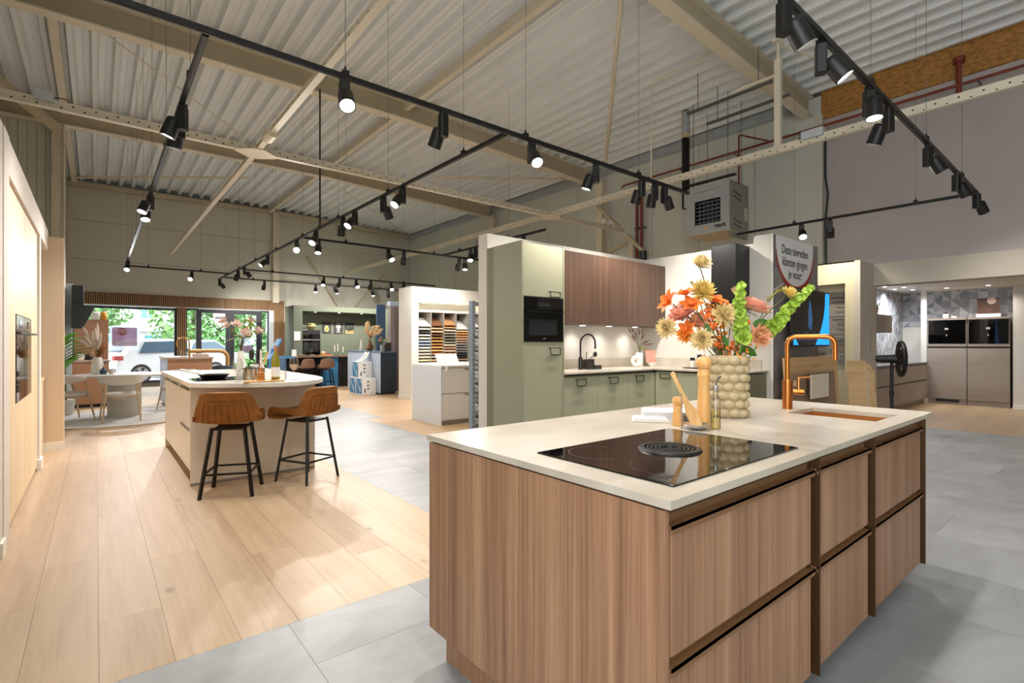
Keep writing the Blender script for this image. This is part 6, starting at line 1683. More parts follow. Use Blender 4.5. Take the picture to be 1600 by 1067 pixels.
for lab, x, y, h, m in (('clear glass jug by the gold tap', 1.40, 12.45, .12, 'glass'), ('taupe tray box by the gold tap', 1.72, 12.55, .06, 'taupe_front')):
    t = thing('table_ware', lab, 'tableware', (x, y, 1.026))
    if m == 'glass': part('glass', MB().lathe([(0, .001), (.05, .001), (.055, h)], (x, y, 1.026), 20), M[m], t); part('base', MB().cyl((x, y, 1.0265), (x, y, 1.034), .045, n=16), M[m], t)
    else: part('tray', MB().box(x-.14, x+.14, y-.1, y+.1, 1.0265, 1.026+h), M[m], t, bevel=.004); part('napkin', MB().box(x-.05, x+.05, y-.06, y+.06, 1.026+h, 1.03+h), M['paper'], t)
t = thing('lounge_chair', 'slate blue tub chair behind the taupe island', 'chair', (2.35, 14.1, 0))
def tub(u, v):
    a = R(-30+240*u); r = .30
    return (2.35+r*math.cos(a), 14.1-r*math.sin(a)*.9, .42+.36*v-.12*v*abs(2*u-1)**2)
part('shell', MB().grid(tub, 24, 5), M['slate_fabric'], t, solidify=.06, angle=180)
part('seat', MB().lathe([(0, .36), (.27, .36), (.29, .40), (.27, .46), (0, .47)], (2.35, 14.1, 0), 26), M['slate_fabric'], t)
for sx, sy in ((-1, -1), (1, -1), (1, 1), (-1, 1)): part('leg', MB().tube([(2.35+sx*.16, 14.1+sy*.16, .37), (2.35+sx*.24, 14.1+sy*.24, 0)], [.016, .011], 8), M['black_metal'], t)
t = thing('arch_table', 'bent light-wood side table beside the slate tub chair', 'table', (2.2, 14.7, 0))
part('bow', MB().tube(arc_path([(1.80, 14.75, 1.12), (2.62, 14.75, 1.12), (2.62, 14.75, .02)], .22, 8), .05, 10), M['utensil_wood'], t)
part('foot', MB().box(2.3, 2.9, 14.55, 14.95, 0, .02), M['oak_chair'], t)
t = thing('info_kiosk', 'blue slanted information stand by the slatted wall', 'kiosk', (4.05, 16.4, 0))
part('post', MB().bar((3.95, 16.4, 0), (4.10, 16.4, 1.15), .10, .05), M['kiosk_blue'], t)
part('panel', MB().prism([(3.98, .85), (4.30, 1.45), (4.33, 1.43), (4.01, .83)], 'y', 16.15, 16.65), M['kiosk_blue'], t)
part('base', MB().box(3.75, 4.15, 16.2, 16.6, 0, .02), M['kiosk_blue'], t)
# ---- white sample wall with cubby holes
SX0_, SY0_ = 5.60, 10.48
struct('wall_samples', MB().box(SX0_, 5.78, SY0_, 11.12, 0, 2.62).box(5.78, 9.4, SY0_, 11.12, 2.28, 2.62).box(5.78, 9.4, 10.98, 11.12, 0, 2.28).box(7.62, 9.4, SY0_, 10.98, 0, 2.28).box(5.78, 7.62, SY0_, 10.98, 0, .86), M['white_paint'])
struct('baseboard_samples', MB().box(5.585, SX0_, SY0_, 11.12, 0, .09), M['white_paint'])
sf = thing('sample_shelf', 'dark grey cubby shelf set into the white sample wall', 'shelf', (6.7, 10.7, .86))
cubs = [5.80, 6.155, 6.505, 6.86, 7.22, 7.57]
part('back', MB().box(5.79, 7.61, 10.94, 10.97, .87, 2.05), mat('shelf_grey', '#4e4b47', .6), sf)
SGm = bpy.data.materials['shelf_grey']
part('header', MB().box(5.79, 7.61, 10.56, 10.97, 2.05, 2.10), M['white_paint'], sf)
for xx in cubs: part('divider', MB().box(xx-.012, xx+.012, 10.55, 10.94, .87, 2.05), mat('shelf_edge', '#8a867e', .6) if 'shelf_edge' not in bpy.data.materials else bpy.data.materials['shelf_edge'], sf)
pal = [['#e6e2da', '#e9dfcb', '#474548', '#d3dbd8', '#e8e4d2', '#b4c4dc', '#aebccb', '#eeeae0', '#ece2d4', '#e6dccd', '#efe6cf', '#e9d9a8'],
       ['#7a5238', '#d9b28c', '#e2bd93', '#6d4a33', '#a97c4d', '#e0a25a', '#b98350', '#e2b06b', '#e9b878', '#dba06a', '#b9c4c4', '#dfae7e'],
       ['#b9895a', '#c79d6d', '#ead9bd', '#a99c8c', '#8c8479', '#7c7a6c', '#98988a', '#ecdcc0', '#c8a078', '#e5cfae', '#c98e58', '#dcdfe0', '#efece4'],
       ['#e2e2e0', '#e5c89a', '#dd9a4a', '#dba878', '#d9b894', '#c9a78c', '#b4a8a0', '#8c8a88', '#9a9a98', '#7c7c7a', '#4a4a4a', '#3a3a3a', '#a58e72'],
       ['#efeeea', '#e5e5e0', '#eeeae4', '#dcdcd8', '#d0d0cc', '#c2c2be', '#e9e6df', '#eeeae4', '#d8d8d4', '#e6e2da', '#efece4']]
cname = ['white to pale blue', 'warm brown wood', 'mixed wood', 'orange to black', 'pale grey']
for c in range(5):
    n = len(pal[c]); top = (1.78, 1.80, 1.82, 1.72, 1.80)[c]; dz = (top-.93)/(n-.5)
    for k, hx in enumerate(pal[c]):
        z = top - dz*(k+1)
        x0, x1 = cubs[c]+.016, cubs[c+1]-(.016 if c < 4 else .02)
        mb = MB().add([(x0, 10.56, z), (x1, 10.56, z), (x1, 10.93, z+.06 if k else z+.20), (x0, 10.93, z+.06 if k else z+.20), (x0, 10.56, z+.028), (x1, 10.56, z+.028), (x1, 10.93, z+.088 if k else z+.228), (x0, 10.93, z+.088 if k else z+.228)], [(0, 3, 2, 1), (4, 5, 6, 7), (0, 1, 5, 4), (1, 2, 6, 5), (2, 3, 7, 6), (3, 0, 4, 7)])
        mn = 'sample_' + hx[1:]
        mm = bpy.data.materials.get(mn) or mat(mn, hx, .4)
        single('front_sample', mb, mm, '%s front sample from the top, %s column of the cubby shelf' % (ORD[k], cname[c]), 'sample', 'front samples in the %s column' % cname[c])
for k, xx in enumerate((6.0, 6.5, 7.0, 7.4)):
    t = thing('niche_light', '%s tiny spot in the sample wall niche, counted from the navy island side' % ORD[k], 'light', (xx, 10.68, 2.27), 0, 'tiny spots in the sample niche')
    part('lamp', MB().cyl((xx, 10.68, 2.268), (xx, 10.68, 2.279), .025, n=14), M['spot_white'], t); part('rim', MB().lathe([(.025, 2.2685), (.034, 2.2685), (.034, 2.279)], (xx, 10.68, 0), 14), M['steel'], t)
    ld = bpy.data.lights.new('niche_beam', 'SPOT'); ld.energy = 4.5; ld.spot_size = R(95); ld.spot_blend = .6; ld.color = (1, .88, .70); ld.shadow_soft_size = .03
    lo = bpy.data.objects.new('niche_beam', ld); COL.objects.link(lo); lo.location = (xx, 10.64, 2.25)
# ---- pale grey drawer unit in front of it
wc = thing('drawer_unit', 'pale grey two-drawer unit with white top before the sample wall', 'cabinet', (4.75, 7.4, 0))
part('body', MB().box(4.24, 5.20, 6.96, 7.88, .07, .93), M['light_grey_front'], wc); part('plinth', MB().box(4.27, 5.18, 6.99, 7.85, 0, .07), M['plinth_grey'], wc)
part('top', MB().box(4.225, 5.215, 6.92, 7.895, .93, .955), M['white_paint'], wc); part('side_panel', MB().box(4.225, 4.24, 6.935, 7.89, .0, .93), mat('side_pale', '#d2d5d8', .5), wc)
for z0, z1 in ((.09, .49), (.51, .90)):
    d = part('drawer_front', MB().box(4.245, 5.195, 6.935, 6.955, z0, z1), M['light_grey_front'], wc, bevel=.001)
    part('grip', MB().prism([(4.64, z1), (4.70, z1-.035), (5.10, z1-.035), (5.16, z1)], 'y', 6.932, 6.936), M['plinth_grey'], d)
t = thing('price_card', 'blank white card leaning on the pale grey drawer unit', 'card', (4.55, 7.3, .956))
part('card', MB().add([(4.36, 7.25, .957), (4.78, 7.25, .957), (4.78, 7.36, 1.13), (4.36, 7.36, 1.13), (4.36, 7.255, .957), (4.78, 7.255, .957), (4.78, 7.365, 1.13), (4.36, 7.365, 1.13)], [(0, 1, 2, 3), (7, 6, 5, 4), (0, 4, 5, 1), (1, 5, 6, 2), (2, 6, 7, 3), (3, 7, 4, 0)]), M['paper'], t)
part('string_tag', MB().box(4.28, 4.34, 6.915, 6.919, .86, .95), M['paper'], t)
# metal sample rack
rk = thing('sample_rack', 'steel rack holding stone samples beside the sage tall cabinet wall', 'rack', (4.0, 5.5, 0))
part('post', MB().box(3.80, 3.845, 5.46, 5.54, 0, 1.86), M['steel_blue'], rk); part('post', MB().box(4.35, 4.39, 5.46, 5.54, 0, 1.86), M['steel_blue'], rk)
part('cross_bar', MB().box(3.845, 4.35, 5.48, 5.52, 1.80, 1.85).box(3.845, 4.35, 5.48, 5.52, .04, .08), M['steel_blue'], rk)
stn = ['#8b857c', '#6d6a66', '#b8b2a8', '#4d4b49', '#a39b90', '#d0cbc2', '#7c776f']
for k in range(22):
    z = .12+k*.062
    mn = 'stone_'+stn[k % 7][1:]; mm = bpy.data.materials.get(mn) or mat(mn, stn[k % 7], .3, var=.2, vscale=20)
    part('stone_sample', MB().add([(3.86, 5.38, z), (4.34, 5.38, z), (4.34, 5.56, z+.05), (3.86, 5.56, z+.05), (3.86, 5.38, z+.02), (4.34, 5.38, z+.02), (4.34, 5.56, z+.07), (3.86, 5.56, z+.07)], [(0, 3, 2, 1), (4, 5, 6, 7), (0, 1, 5, 4), (1, 2, 6, 5), (2, 3, 7, 6), (3, 0, 4, 7)]), mm, rk)
    part('peg', MB().cyl((3.80, 5.43, z), (3.765, 5.40, z+.02), .006, n=6), M['steel'], rk)
# ---- dark green kitchen
ou = thing('tall_unit', 'black tall oven housing in the dark green recess', 'cabinet', (5.17, 16.5, 0))
part('carcass', MB().box(4.87, 5.47, 16.22, 16.80, 0, 1.73), M['black_matt'], ou); part('drawer', MB().box(4.875, 5.465, 16.20, 16.22, .10, .75), M['black_matt'], ou)
ov = thing('built_in_oven', 'black oven with grey window in the dark green recess', 'oven', (5.17, 16.2, .95))
part('door', MB().box(4.90, 5.44, 16.195, 16.22, .95, 1.40), M['black_glass'], ov); part('window', MB().box(4.95, 5.39, 16.193, 16.195, 1.05, 1.33), M['oven_glass'], ov)
part('control_panel', MB().box(4.90, 5.44, 16.195, 16.22, 1.47, 1.60), M['black_glass'], ov); part('handle', MB().box(4.92, 5.42, 16.165, 16.18, 1.41, 1.44), M['steel'], ov)
t = thing('bowl', 'olive ceramic bowl on the black oven housing', 'bowl', (5.28, 16.5, 1.73))
part('bowl', MB().lathe([(0, .001), (.07, .001), (.15, .12), (.13, .20), (.09, .22), (0, .21)], (5.28, 16.5, 1.73), 22), mat('olive_bowl', '#7c7a4c', .4), t); part('stripe', MB().lathe([(.149, .115), (.153, .125), (.149, .135)], (5.28, 16.5, 1.73), 22), M['dried_cream'], t)
single('tray', MB().box(4.92, 5.12, 16.35, 16.6, 1.7305, 1.745), M['paper'], 'white folder lying on the black oven housing', 'folder')
def poster(label, x0, x1):
    t = thing('poster', label, 'poster', ((x0+x1)/2, 16.81, 1.64), 0, 'posters on the dark green wall'); part('panel', MB().box(x0, x1, 16.80, 16.818, 1.64, 2.02), M['poster_dark'], t); return t
t = poster('dark poster of a halved avocado on the green wall', 5.73, 6.01)
cx = 5.87; pts = [(cx+.07*math.sin(R(a))*(1-.25*math.cos(R(a))), 1.80-.105*math.cos(R(a))*-1) for a in range(0, 360, 18)]
part('avocado', MB().prism(pts, 'y', 16.797, 16.80), M['lime'], t); part('pit', MB().sphere((cx, 16.798, 1.775), (.03, .006, .035), 12, 8), M['pit_brown'], t)
t = poster('dark poster with rows of white lettering on the green wall', 6.12, 6.40)
mb = MB()
for k, w in enumerate((.16, .06, .15, .17, .15, .08, .12, .06, .14)): mb.box(6.26-w/2, 6.26+w/2, 16.797, 16.80, 1.97-k*.036, 1.985-k*.036)
part('lettering', mb, M['white_print'], t)
t = poster('dark poster with fruit along its lower edge on the green wall', 6.49, 6.79)
for k, (x, z, m) in enumerate(((6.53, 1.73, 'lime'), (6.60, 1.70, 'fruit_orange'), (6.68, 1.71, 'petal_amber'), (6.75, 1.72, 'fruit_orange'), (6.58, 1.84, 'leaf_green'), (6.68, 1.88, 'stem'))):
    part('fruit', MB().sphere((x, 16.798, z), (.035, .005, .03), 12, 8), M[m], t)
part('board_print', MB().box(6.50, 6.78, 16.797, 16.80, 1.645, 1.68), M['dried_cream'], t)
t = thing('notice_frame', 'blank white frame on the dark green wall beside the recess', 'frame', (4.70, 15.99, 1.38))
part('frame', MB().box(4.61, 4.79, 15.975, 15.998, 1.40, 1.67), M['white_print'], t); part('sheet', MB().box(4.625, 4.775, 15.973, 15.975, 1.42, 1.65), M['paper'], t)
for k, xx in enumerate((5.35, 6.1, 6.85)):
    t = thing('downlight', '%s small downlight in the dark green recess, counted from the oven' % ORD[k], 'light', (xx, 16.3, 2.3), 0, 'downlights in the dark green recess')
    part('lamp', MB().cyl((xx, 16.3, 2.294), (xx, 16.3, 2.299), .035, n=14), M['spot_white'], t); part('rim', MB().lathe([(.035, 2.295), (.045, 2.295), (.045, 2.299)], (xx, 16.3, 0), 14), M['steel'], t)
    ld = bpy.data.lights.new('recess_beam', 'SPOT'); ld.energy = 10; ld.spot_size = R(100); ld.spot_blend = .6; ld.color = (1, .93, .84)
    lo = bpy.data.objects.new('recess_beam', ld); COL.objects.link(lo); lo.location = (xx, 16.4, 2.28)
# bar with wooden top
bt = thing('bar_counter', 'bar counter with wooden top and blue side panel before the dark green wall', 'bar counter', (5.1, 15.5, 0))
part('top', MB().box(4.40, 6.02, 15.2, 15.85, .90, .94), M['oak_bar'], bt); part('end_cap', MB().box(4.13, 4.40, 15.2, 15.85, .88, .94), M['blue_front'], bt)
part('end_panel', MB().box(4.13, 4.18, 15.22, 15.85, 0, .88), M['navy_panel'], bt); part('blue_panel', MB().box(5.30, 5.67, 15.24, 15.80, .0, .90), M['blue_front'], bt)
part('dark_panel', MB().box(5.67, 6.02, 15.25, 15.80, 0, .90), M['black_matt'], bt); part('back_panel', MB().box(4.18, 5.30, 15.78, 15.82, 0, .90), M['black_matt'], bt)
make_stool('brown bar stool pushed under the bar counter, next to the blue end', (4.62, 14.98, 0), R(12), shell='cognac_brown', leg='black_metal', seat_z=.58, w=.85, group='brown stools at the bar counter', stitch=None)
make_stool('brown bar stool in front of the bar counter, beside the blue panel', (5.17, 14.85, 0), R(-6), shell='cognac_brown', leg='black_metal', seat_z=.58, w=.85, group='brown stools at the bar counter', stitch=None)
wine_glass('wine glass at the blue end of the bar counter', 4.55, 15.4, .94, False); wine_glass('wine glass on the bar counter nearer the oven', 4.95, 15.45, .94, False)
for lab, x, r in (('white plate on the bar counter, next to the wine glass', 4.65, .12), ('white bowl in the middle of the bar counter', 4.92, .09)):
    t = thing('plate', lab, 'plate', (x, 15.3, .94)); part('dish', MB().lathe([(0, .003), (r*.6, .003), (r, .03), (r, .034), (r*.6, .008), (0, .008)], (x, 15.3, .94), 22), M['ceramic_white'], t); part('foot', MB().lathe([(r*.3, .0005), (r*.5, .0005), (r*.5, .004)], (x, 15.3, .94), 18), M['ceramic_white'], t)
single('menu_card', MB().add([(4.38, 15.35, .941), (4.50, 15.35, .941), (4.50, 15.40, 1.13), (4.38, 15.40, 1.13), (4.38, 15.45, .941), (4.50, 15.45, .941)], [(0, 1, 2, 3), (4, 3, 2, 5), (0, 4, 5, 1)]), M['paper'], 'folded white card on the blue end of the bar counter', 'card')
t = thing('serving_board', 'wooden board with bread and tomatoes on the bar counter', 'board', (5.35, 15.45, .94))
part('board', MB().box(5.16, 5.56, 15.35, 15.60, .9405, .962), M['utensil_wood'], t); part('bread', MB().sphere((5.30, 15.47, 1.02), (.07, .06, .06), 14, 10), M['dried_cream'], t)
for x in (5.40, 5.46): part('tomato', MB().sphere((x, 15.46, .99), .028, 12, 8), M['red_print'], t)
for lab, x, h in (('short white candle on a black stick at the bar counter end', 5.92, .18), ('tallest white candle on a black stick on the bar counter', 5.76, .26), ('middle white candle on a black stick on the bar counter', 5.66, .21)):
    t = thing('candlestick', lab, 'candlestick', (x, 15.5, .94)); part('stick', MB().lathe([(0, .001), (.035, .001), (.035, .006), (.006, .012), (.006, h*.5), (.012, h*.5+.01), (0, h*.5+.01)], (x, 15.5, .94), 14), M['black'], t)
    part('candle', MB().cyl((x, 15.5, .94+h*.5), (x, 15.5, .94+h+.1), .013, n=10), M['candle'], t)
# dark island with pale blue side
di = thing('kitchen_island', 'tall navy island with pale blue side and printed boxes before it', 'kitchen island', (5.83, 13.2, 0))
part('body', MB().box(5.62, 6.06, 12.17, 14.3, .05, 1.07), M['navy'], di); part('plinth', MB().box(5.64, 6.04, 12.2, 14.28, 0, .05), M['black'], di)
part('side_panel', MB().box(5.60, 5.62, 12.16, 14.3, .04, 1.07), M['pale_blue'], di); part('top', MB().box(5.58, 6.09, 12.13, 14.32, 1.072, 1.10), mat('top_slate', '#4f6a86', .4), di)
t = thing('vase', 'round brown vase with cream dried plumes on the navy island', 'vase', (5.83, 13.3, 1.10))
part('body', MB().lathe([(0, .001), (.07, .001), (.11, .09), (.08, .18), (.035, .23), (.045, .28), (.035, .28), (.03, .22)], (5.83, 13.3, 1.10), 22), mat('vase_brown', '#7c5a3c', .3, .3), t)
df2 = thing('dried_bouquet', 'cream dried plumes in the round brown vase', 'dried flowers', (5.83, 13.3, 1.36))
st = MB(); pa = MB(); r2 = random.Random(14); B0 = Vector((5.83, 13.3, 1.36))
for k in range(16):
    hd_ = B0 + RTV*r2.uniform(-.12, .28) + UPV*r2.uniform(.15, .48) + FWV*r2.uniform(-.1, .1); cv = bez(B0, B0+UPV*.15, hd_, 4); st.tube(cv, .004, 5)
    d = (hd_-Vector(cv[-2])).normalized(); pa.tube([hd_-d*.1, hd_-d*.03, hd_+d*.06, hd_+d*.1], [.015, .05, .04, .005], 7)
part('stem', st, M['dried_brown'], df2); part('plume', pa, M['dried_cream'], df2)
t = thing('bottle', 'white ceramic bottle next to the brown vase on the navy island', 'bottle', (5.78, 13.75, 1.10)); part('body', MB().lathe([(0, .001), (.05, .001), (.055, .02), (.035, .2), (.02, .28), (.024, .31), (0, .31)], (5.78, 13.75, 1.10), 18), M['ceramic_white'], t); part('cork', MB().cyl((5.78, 13.75, 1.41), (5.78, 13.75, 1.43), .016, n=10), M['utensil_wood'], t)
t = thing('vase', 'small glass vase with tulips at the near end of the navy island', 'vase', (5.85, 12.55, 1.10)); part('glass', MB().lathe([(0, .001), (.05, .001), (.06, .17), (.055, .17)], (5.85, 12.55, 1.10), 18), M['light_grey_front'], t)
bunch('tulip_bunch', 'pink and coral tulips in the small vase on the navy island', (5.85, 12.55, 1.22), 13, .13, .24, 'petal_pink', 'leaf_bright', 77, .05, lsz=.08)
single('coffee_machine', MB().box(5.78, 5.98, 12.28, 12.42, 1.101, 1.33).box(5.78, 5.86, 12.22, 12.28, 1.26, 1.33), M['gunmetal'], 'small dark coffee machine at the end of the navy island', 'coffee machine', bevel=.01)
# printed boxes
def printed_box(label, y0, z0):
    t = thing('product_box', label, 'box', (5.40, y0+.17, z0), 0, 'printed product boxes')
    x0, x1, y1, z1 = 5.22, 5.59, y0+.40, z0+.42
    part('carton', MB().box(x0, x1, y0, y1, z0+.0005, z1), M['white_print'], t)
    part('blue_print', MB().box(x0-.002, x0, y0+.02, y1-.02, z0+.02, z1-.02), M['blue_print'], t)
    mb = MB(); mb.sphere((x0-.002, y0+.31, z0+.34), (.001, .035, .03), 10, 6); mb.sphere((x0-.002, y0+.11, z0+.345), (.001, .02, .05), 10, 6); mb.sphere((x0-.002, y0+.06, z0+.345), (.001, .016, .05), 10, 6)
    mb.bar((x0-.0025, y0+.29, z0+.31), (x0-.0025, y0+.18, z0+.16), .002, .04); mb.bar((x0-.0025, y0+.18, z0+.16), (x0-.0025, y0+.12, z0+.03), .002, .03); mb.bar((x0-.0025, y0+.08, z0+.2), (x0-.0025, y0+.08, z0+.06), .002, .06)
    part('white_figures', mb, M['pale_blue'], t)
    mb = MB()
    for k in range(3): mb.box(x0+.14, x0+.17, y0-.002, y0, z0+.12+k*.09, z0+.17+k*.09); mb.box(x0+.17, x0+.22, y0-.002, y0, z0+.14+k*.09, z0+.15+k*.09)
    mb.box(x0+.06, x0+.09, y0-.002, y0, z0+.05, z0+.15); mb.box(x0+.24, x0+.26, y0-.002, y0, z0+.03, z0+.05)
    part('black_marks', mb, M['black_print'], t)
printed_box('lower printed blue and white box, nearer the end of the navy island', 12.38, 0.0)
printed_box('lower printed blue and white box, farther along the navy island side', 12.80, 0.0)
printed_box('upper printed blue and white box on top of the two lower ones', 12.62, .4205)
t = thing('plastic_bag', 'thin white plastic sheet hanging over the upper printed box', 'bag', (5.45, 12.95, .842)); part('sheet', MB().grid(lambda u, v: (5.30+.27*v, 12.70+.3*u+.03*math.sin(7*v), .845+.23*v*v+.01*math.sin(u*9)), 8, 8), M['linen'], t, solidify=.002, angle=180); part('fold', MB().tube([(5.35, 12.8, .85), (5.45, 12.9, .93), (5.55, 12.85, 1.04)], .012, 6), M['linen'], t)
# blue tall panel, purple plaster partition and olive chair
single('room_divider', MB().box(6.35, 6.62, 14.0, 14.05, 0, 2.45), M['navy_panel'], 'tall navy blue divider behind the navy island', 'divider')
struct('wall_purple', MB().box(6.25, 9.4, 12.9, 13.05, 0, 2.34), M['purple_plaster'])
struct('trim_5', MB().box(6.23, 9.4, 12.88, 13.07, 2.34, 2.46), M['pale_blue'])
t = thing('tub_chair', 'olive green chair with black legs before the purple plaster wall', 'chair', (6.62, 12.2, 0))
def tub2(u, v):
    a = R(-20+220*u); return (6.62+.25*math.cos(a), 12.2+.25*math.sin(a), .45+.38*v-.1*v*abs(2*u-1)**2)
part('shell', MB().grid(tub2, 20, 5), M['olive_fabric'], t, solidify=.05, angle=180); part('seat', MB().lathe([(0, .42), (.23, .42), (.25, .46), (.22, .50), (0, .51)], (6.62, 12.2, 0), 22), M['olive_fabric'], t)
for sx, sy in ((-1, -1), (1, -1), (1, 1), (-1, 1)): part('leg', MB().tube([(6.62+sx*.14, 12.2+sy*.14, .43), (6.62+sx*.22, 12.2+sy*.22, 0)], [.014, .01], 8), M['black_metal'], t)
# ================================================================ STREET OUTSIDE THE SHOP WINDOW
struct('ground_outside', MB().box(-40, 60, YB+.25, 120, -.35, -.06), mat('asphalt', '#8d8d90', .9, var=.1, vscale=3))
struct('pavement_outside', MB().box(-40, 60, YB+.25, YB+2.2, -.06, -.03), mat('pavers', '#b3aca4', .9, var=.12, vscale=6))
lawn = struct('lawn_outside', MB().box(3.2, 40, 23.0, 60, -.06, -.02), mat('grass_green', '#7f9d4a', .9, var=.2, vscale=8))
def leafy(mb, c, r, n, size, seed):
    r3 = random.Random(seed); c = Vector(c)
    for i in range(n):
        while True:
            d = Vector((r3.uniform(-1, 1), r3.uniform(-1, 1), r3.uniform(-1, 1)))
            if .05 < d.length < 1: break
        d = d.normalized()*(d.length**.35)
        p = c + Vector((d.x*r[0], d.y*r[1], d.z*r[2]))
        n0 = (d + Vector((r3.uniform(-.8, .8), r3.uniform(-.8, .8), r3.uniform(-.3, 1.2)))).normalized(); u = n0.orthogonal().normalized(); a = r3.uniform(0, 6.28)
        e = (u*math.cos(a) + n0.cross(u)*math.sin(a))*size*r3.uniform(.6, 1.2); f = n0.cross(e)*.6
        mb.add([p-e, p+f, p+e, p-f], [(0, 1, 2, 3)])
LF = [mat('tree_leaf_a', '#5f8f4f', .6, var=.25, vscale=1.5), mat('tree_leaf_b', '#76a35a', .6, var=.25, vscale=1.5), mat('tree_leaf_c', '#4f8a63', .6, var=.25, vscale=1.5)]
BK = mat('bark', '#6b5a48', .9)
def tree(label, x, y, h, r, k, seed, low=.35):
    t = thing('street_tree', label, 'tree', (x, y, -.05), 0, 'trees in the street')
    part('trunk', MB().tube([(x, y, -.06), (x+.1, y, h*.35), (x, y+.1, h*.6)], [.16, .12, .07], 8), BK, t)
    mb = MB(); r3 = random.Random(seed)
    for i in range(9):
        a = r3.uniform(0, 6.28); q = r3.uniform(0, .6)
        leafy(mb, (x+r*q*math.cos(a), y+r*q*math.sin(a), h*(low+(.92-low)*r3.random())), (r*.55, r*.55, r*.45), 320, .15, seed*31+i)
    o = part('foliage', mb, LF[k], t, angle=180); o['kind'] = 'stuff'
tree('tall bright tree seen over the white car roof', 4.1, 33.0, 8.0, 2.6, 1, 1, .22)
tree('tree seen through the door pane beside the slatted post', 5.6, 30.0, 6.5, 2.0, 0, 2, .15)
tree('dark tree seen through the middle of the entrance doors', 9.4, 33.5, 8.0, 1.9, 2, 3, .12)
tree('tree seen through the narrow pane by the slatted wall', 9.6, 28.0, 6.5, 2.0, 2, 4, .12)
tree('leafy tree in front of the pale house end', -.2, 34.0, 7.0, 2.2, 1, 5, .35)
tree('tall tree standing far behind the entrance doors', 9.6, 41.0, 9.0, 3.2, 0, 6, .2)
def hedge(label, x0, x1, y, h, k, seed):
    t = thing('hedge', label, 'hedge', ((x0+x1)/2, y, -.05)); mb = MB(); r3 = random.Random(seed); n = int((x1-x0)/.5)
    for i in range(n): leafy(mb, (x0+(i+.5)*(x1-x0)/n, y+r3.uniform(-.2, .2), h*.5), (.55, .5, h*.55), 200, .11, seed*17+i)
    o = part('foliage', mb, LF[k], t, angle=180); o['kind'] = 'stuff'; part('stems', MB().box(x0+.2, x1-.2, y-.1, y+.1, -.05, h*.5), BK, t)
hedge('long clipped hedge across the street behind the lawn', 6.2, 13.0, 26.0, 1.3, 1, 7)
hedge('yellow-green low hedge at the pavement before the doors', 4.6, 9.0, 23.2, .75, 1, 8)
# house across the street
hs = thing('house', 'pale rendered house with white-framed windows across the street', 'house', (5, 74, 0))
HW = mat('render_pale', '#c9c6c4', .8); HW2 = mat('roof_tile', '#8f6a5a', .8); WF = M['white_paint']; WG = mat('pane_teal', '#5f9aa0', .2)
part('wall', MB().box(-2.0, 11.5, 72, 80, -.1, 7.2), HW, hs); part('side_bay', MB().box(-6.0, -2.0, 73.2, 80, -.1, 6.6), mat('render_cool', '#c4cad2', .8), hs)
part('roof', MB().prism([(71.6, 7.2), (76, 10.5), (80.4, 7.2)], 'x', -2.3, 11.8), HW2, hs); part('porch_roof', MB().box(3.0, 8.5, 70.8, 72, 2.7, 2.95), mat('porch_grey', '#9fb0bb', .6), hs)
for x0, x1, z0, z1 in ((3.9, 5.2, 4.1, 5.5), (7.5, 8.8, 4.1, 5.5), (.2, 1.5, 4.1, 5.5), (4.2, 6.6, .7, 2.4), (0.0, 1.8, .7, 2.4)):
    w = part('window', MB().box(x0, x1, 71.9, 72.0, z0, z1), WF, hs)
    xm = (x0*.45+x1*.55); part('pane', MB().box(x0+.12, xm-.05, 71.86, 71.9, z0+.14, z1-.14), WG, w); part('pane', MB().box(xm+.05, x1-.12, 71.86, 71.9, z0+.14, z1-.14), WG, w); part('sill', MB().box(x0-.1, x1+.1, 71.8, 72, z0-.1, z0), WF, w)
part('drainpipe', MB().cyl((-1.9, 71.9, 0), (-1.9, 71.9, 7.2), .06, n=8), M['grey_pipe'], hs)
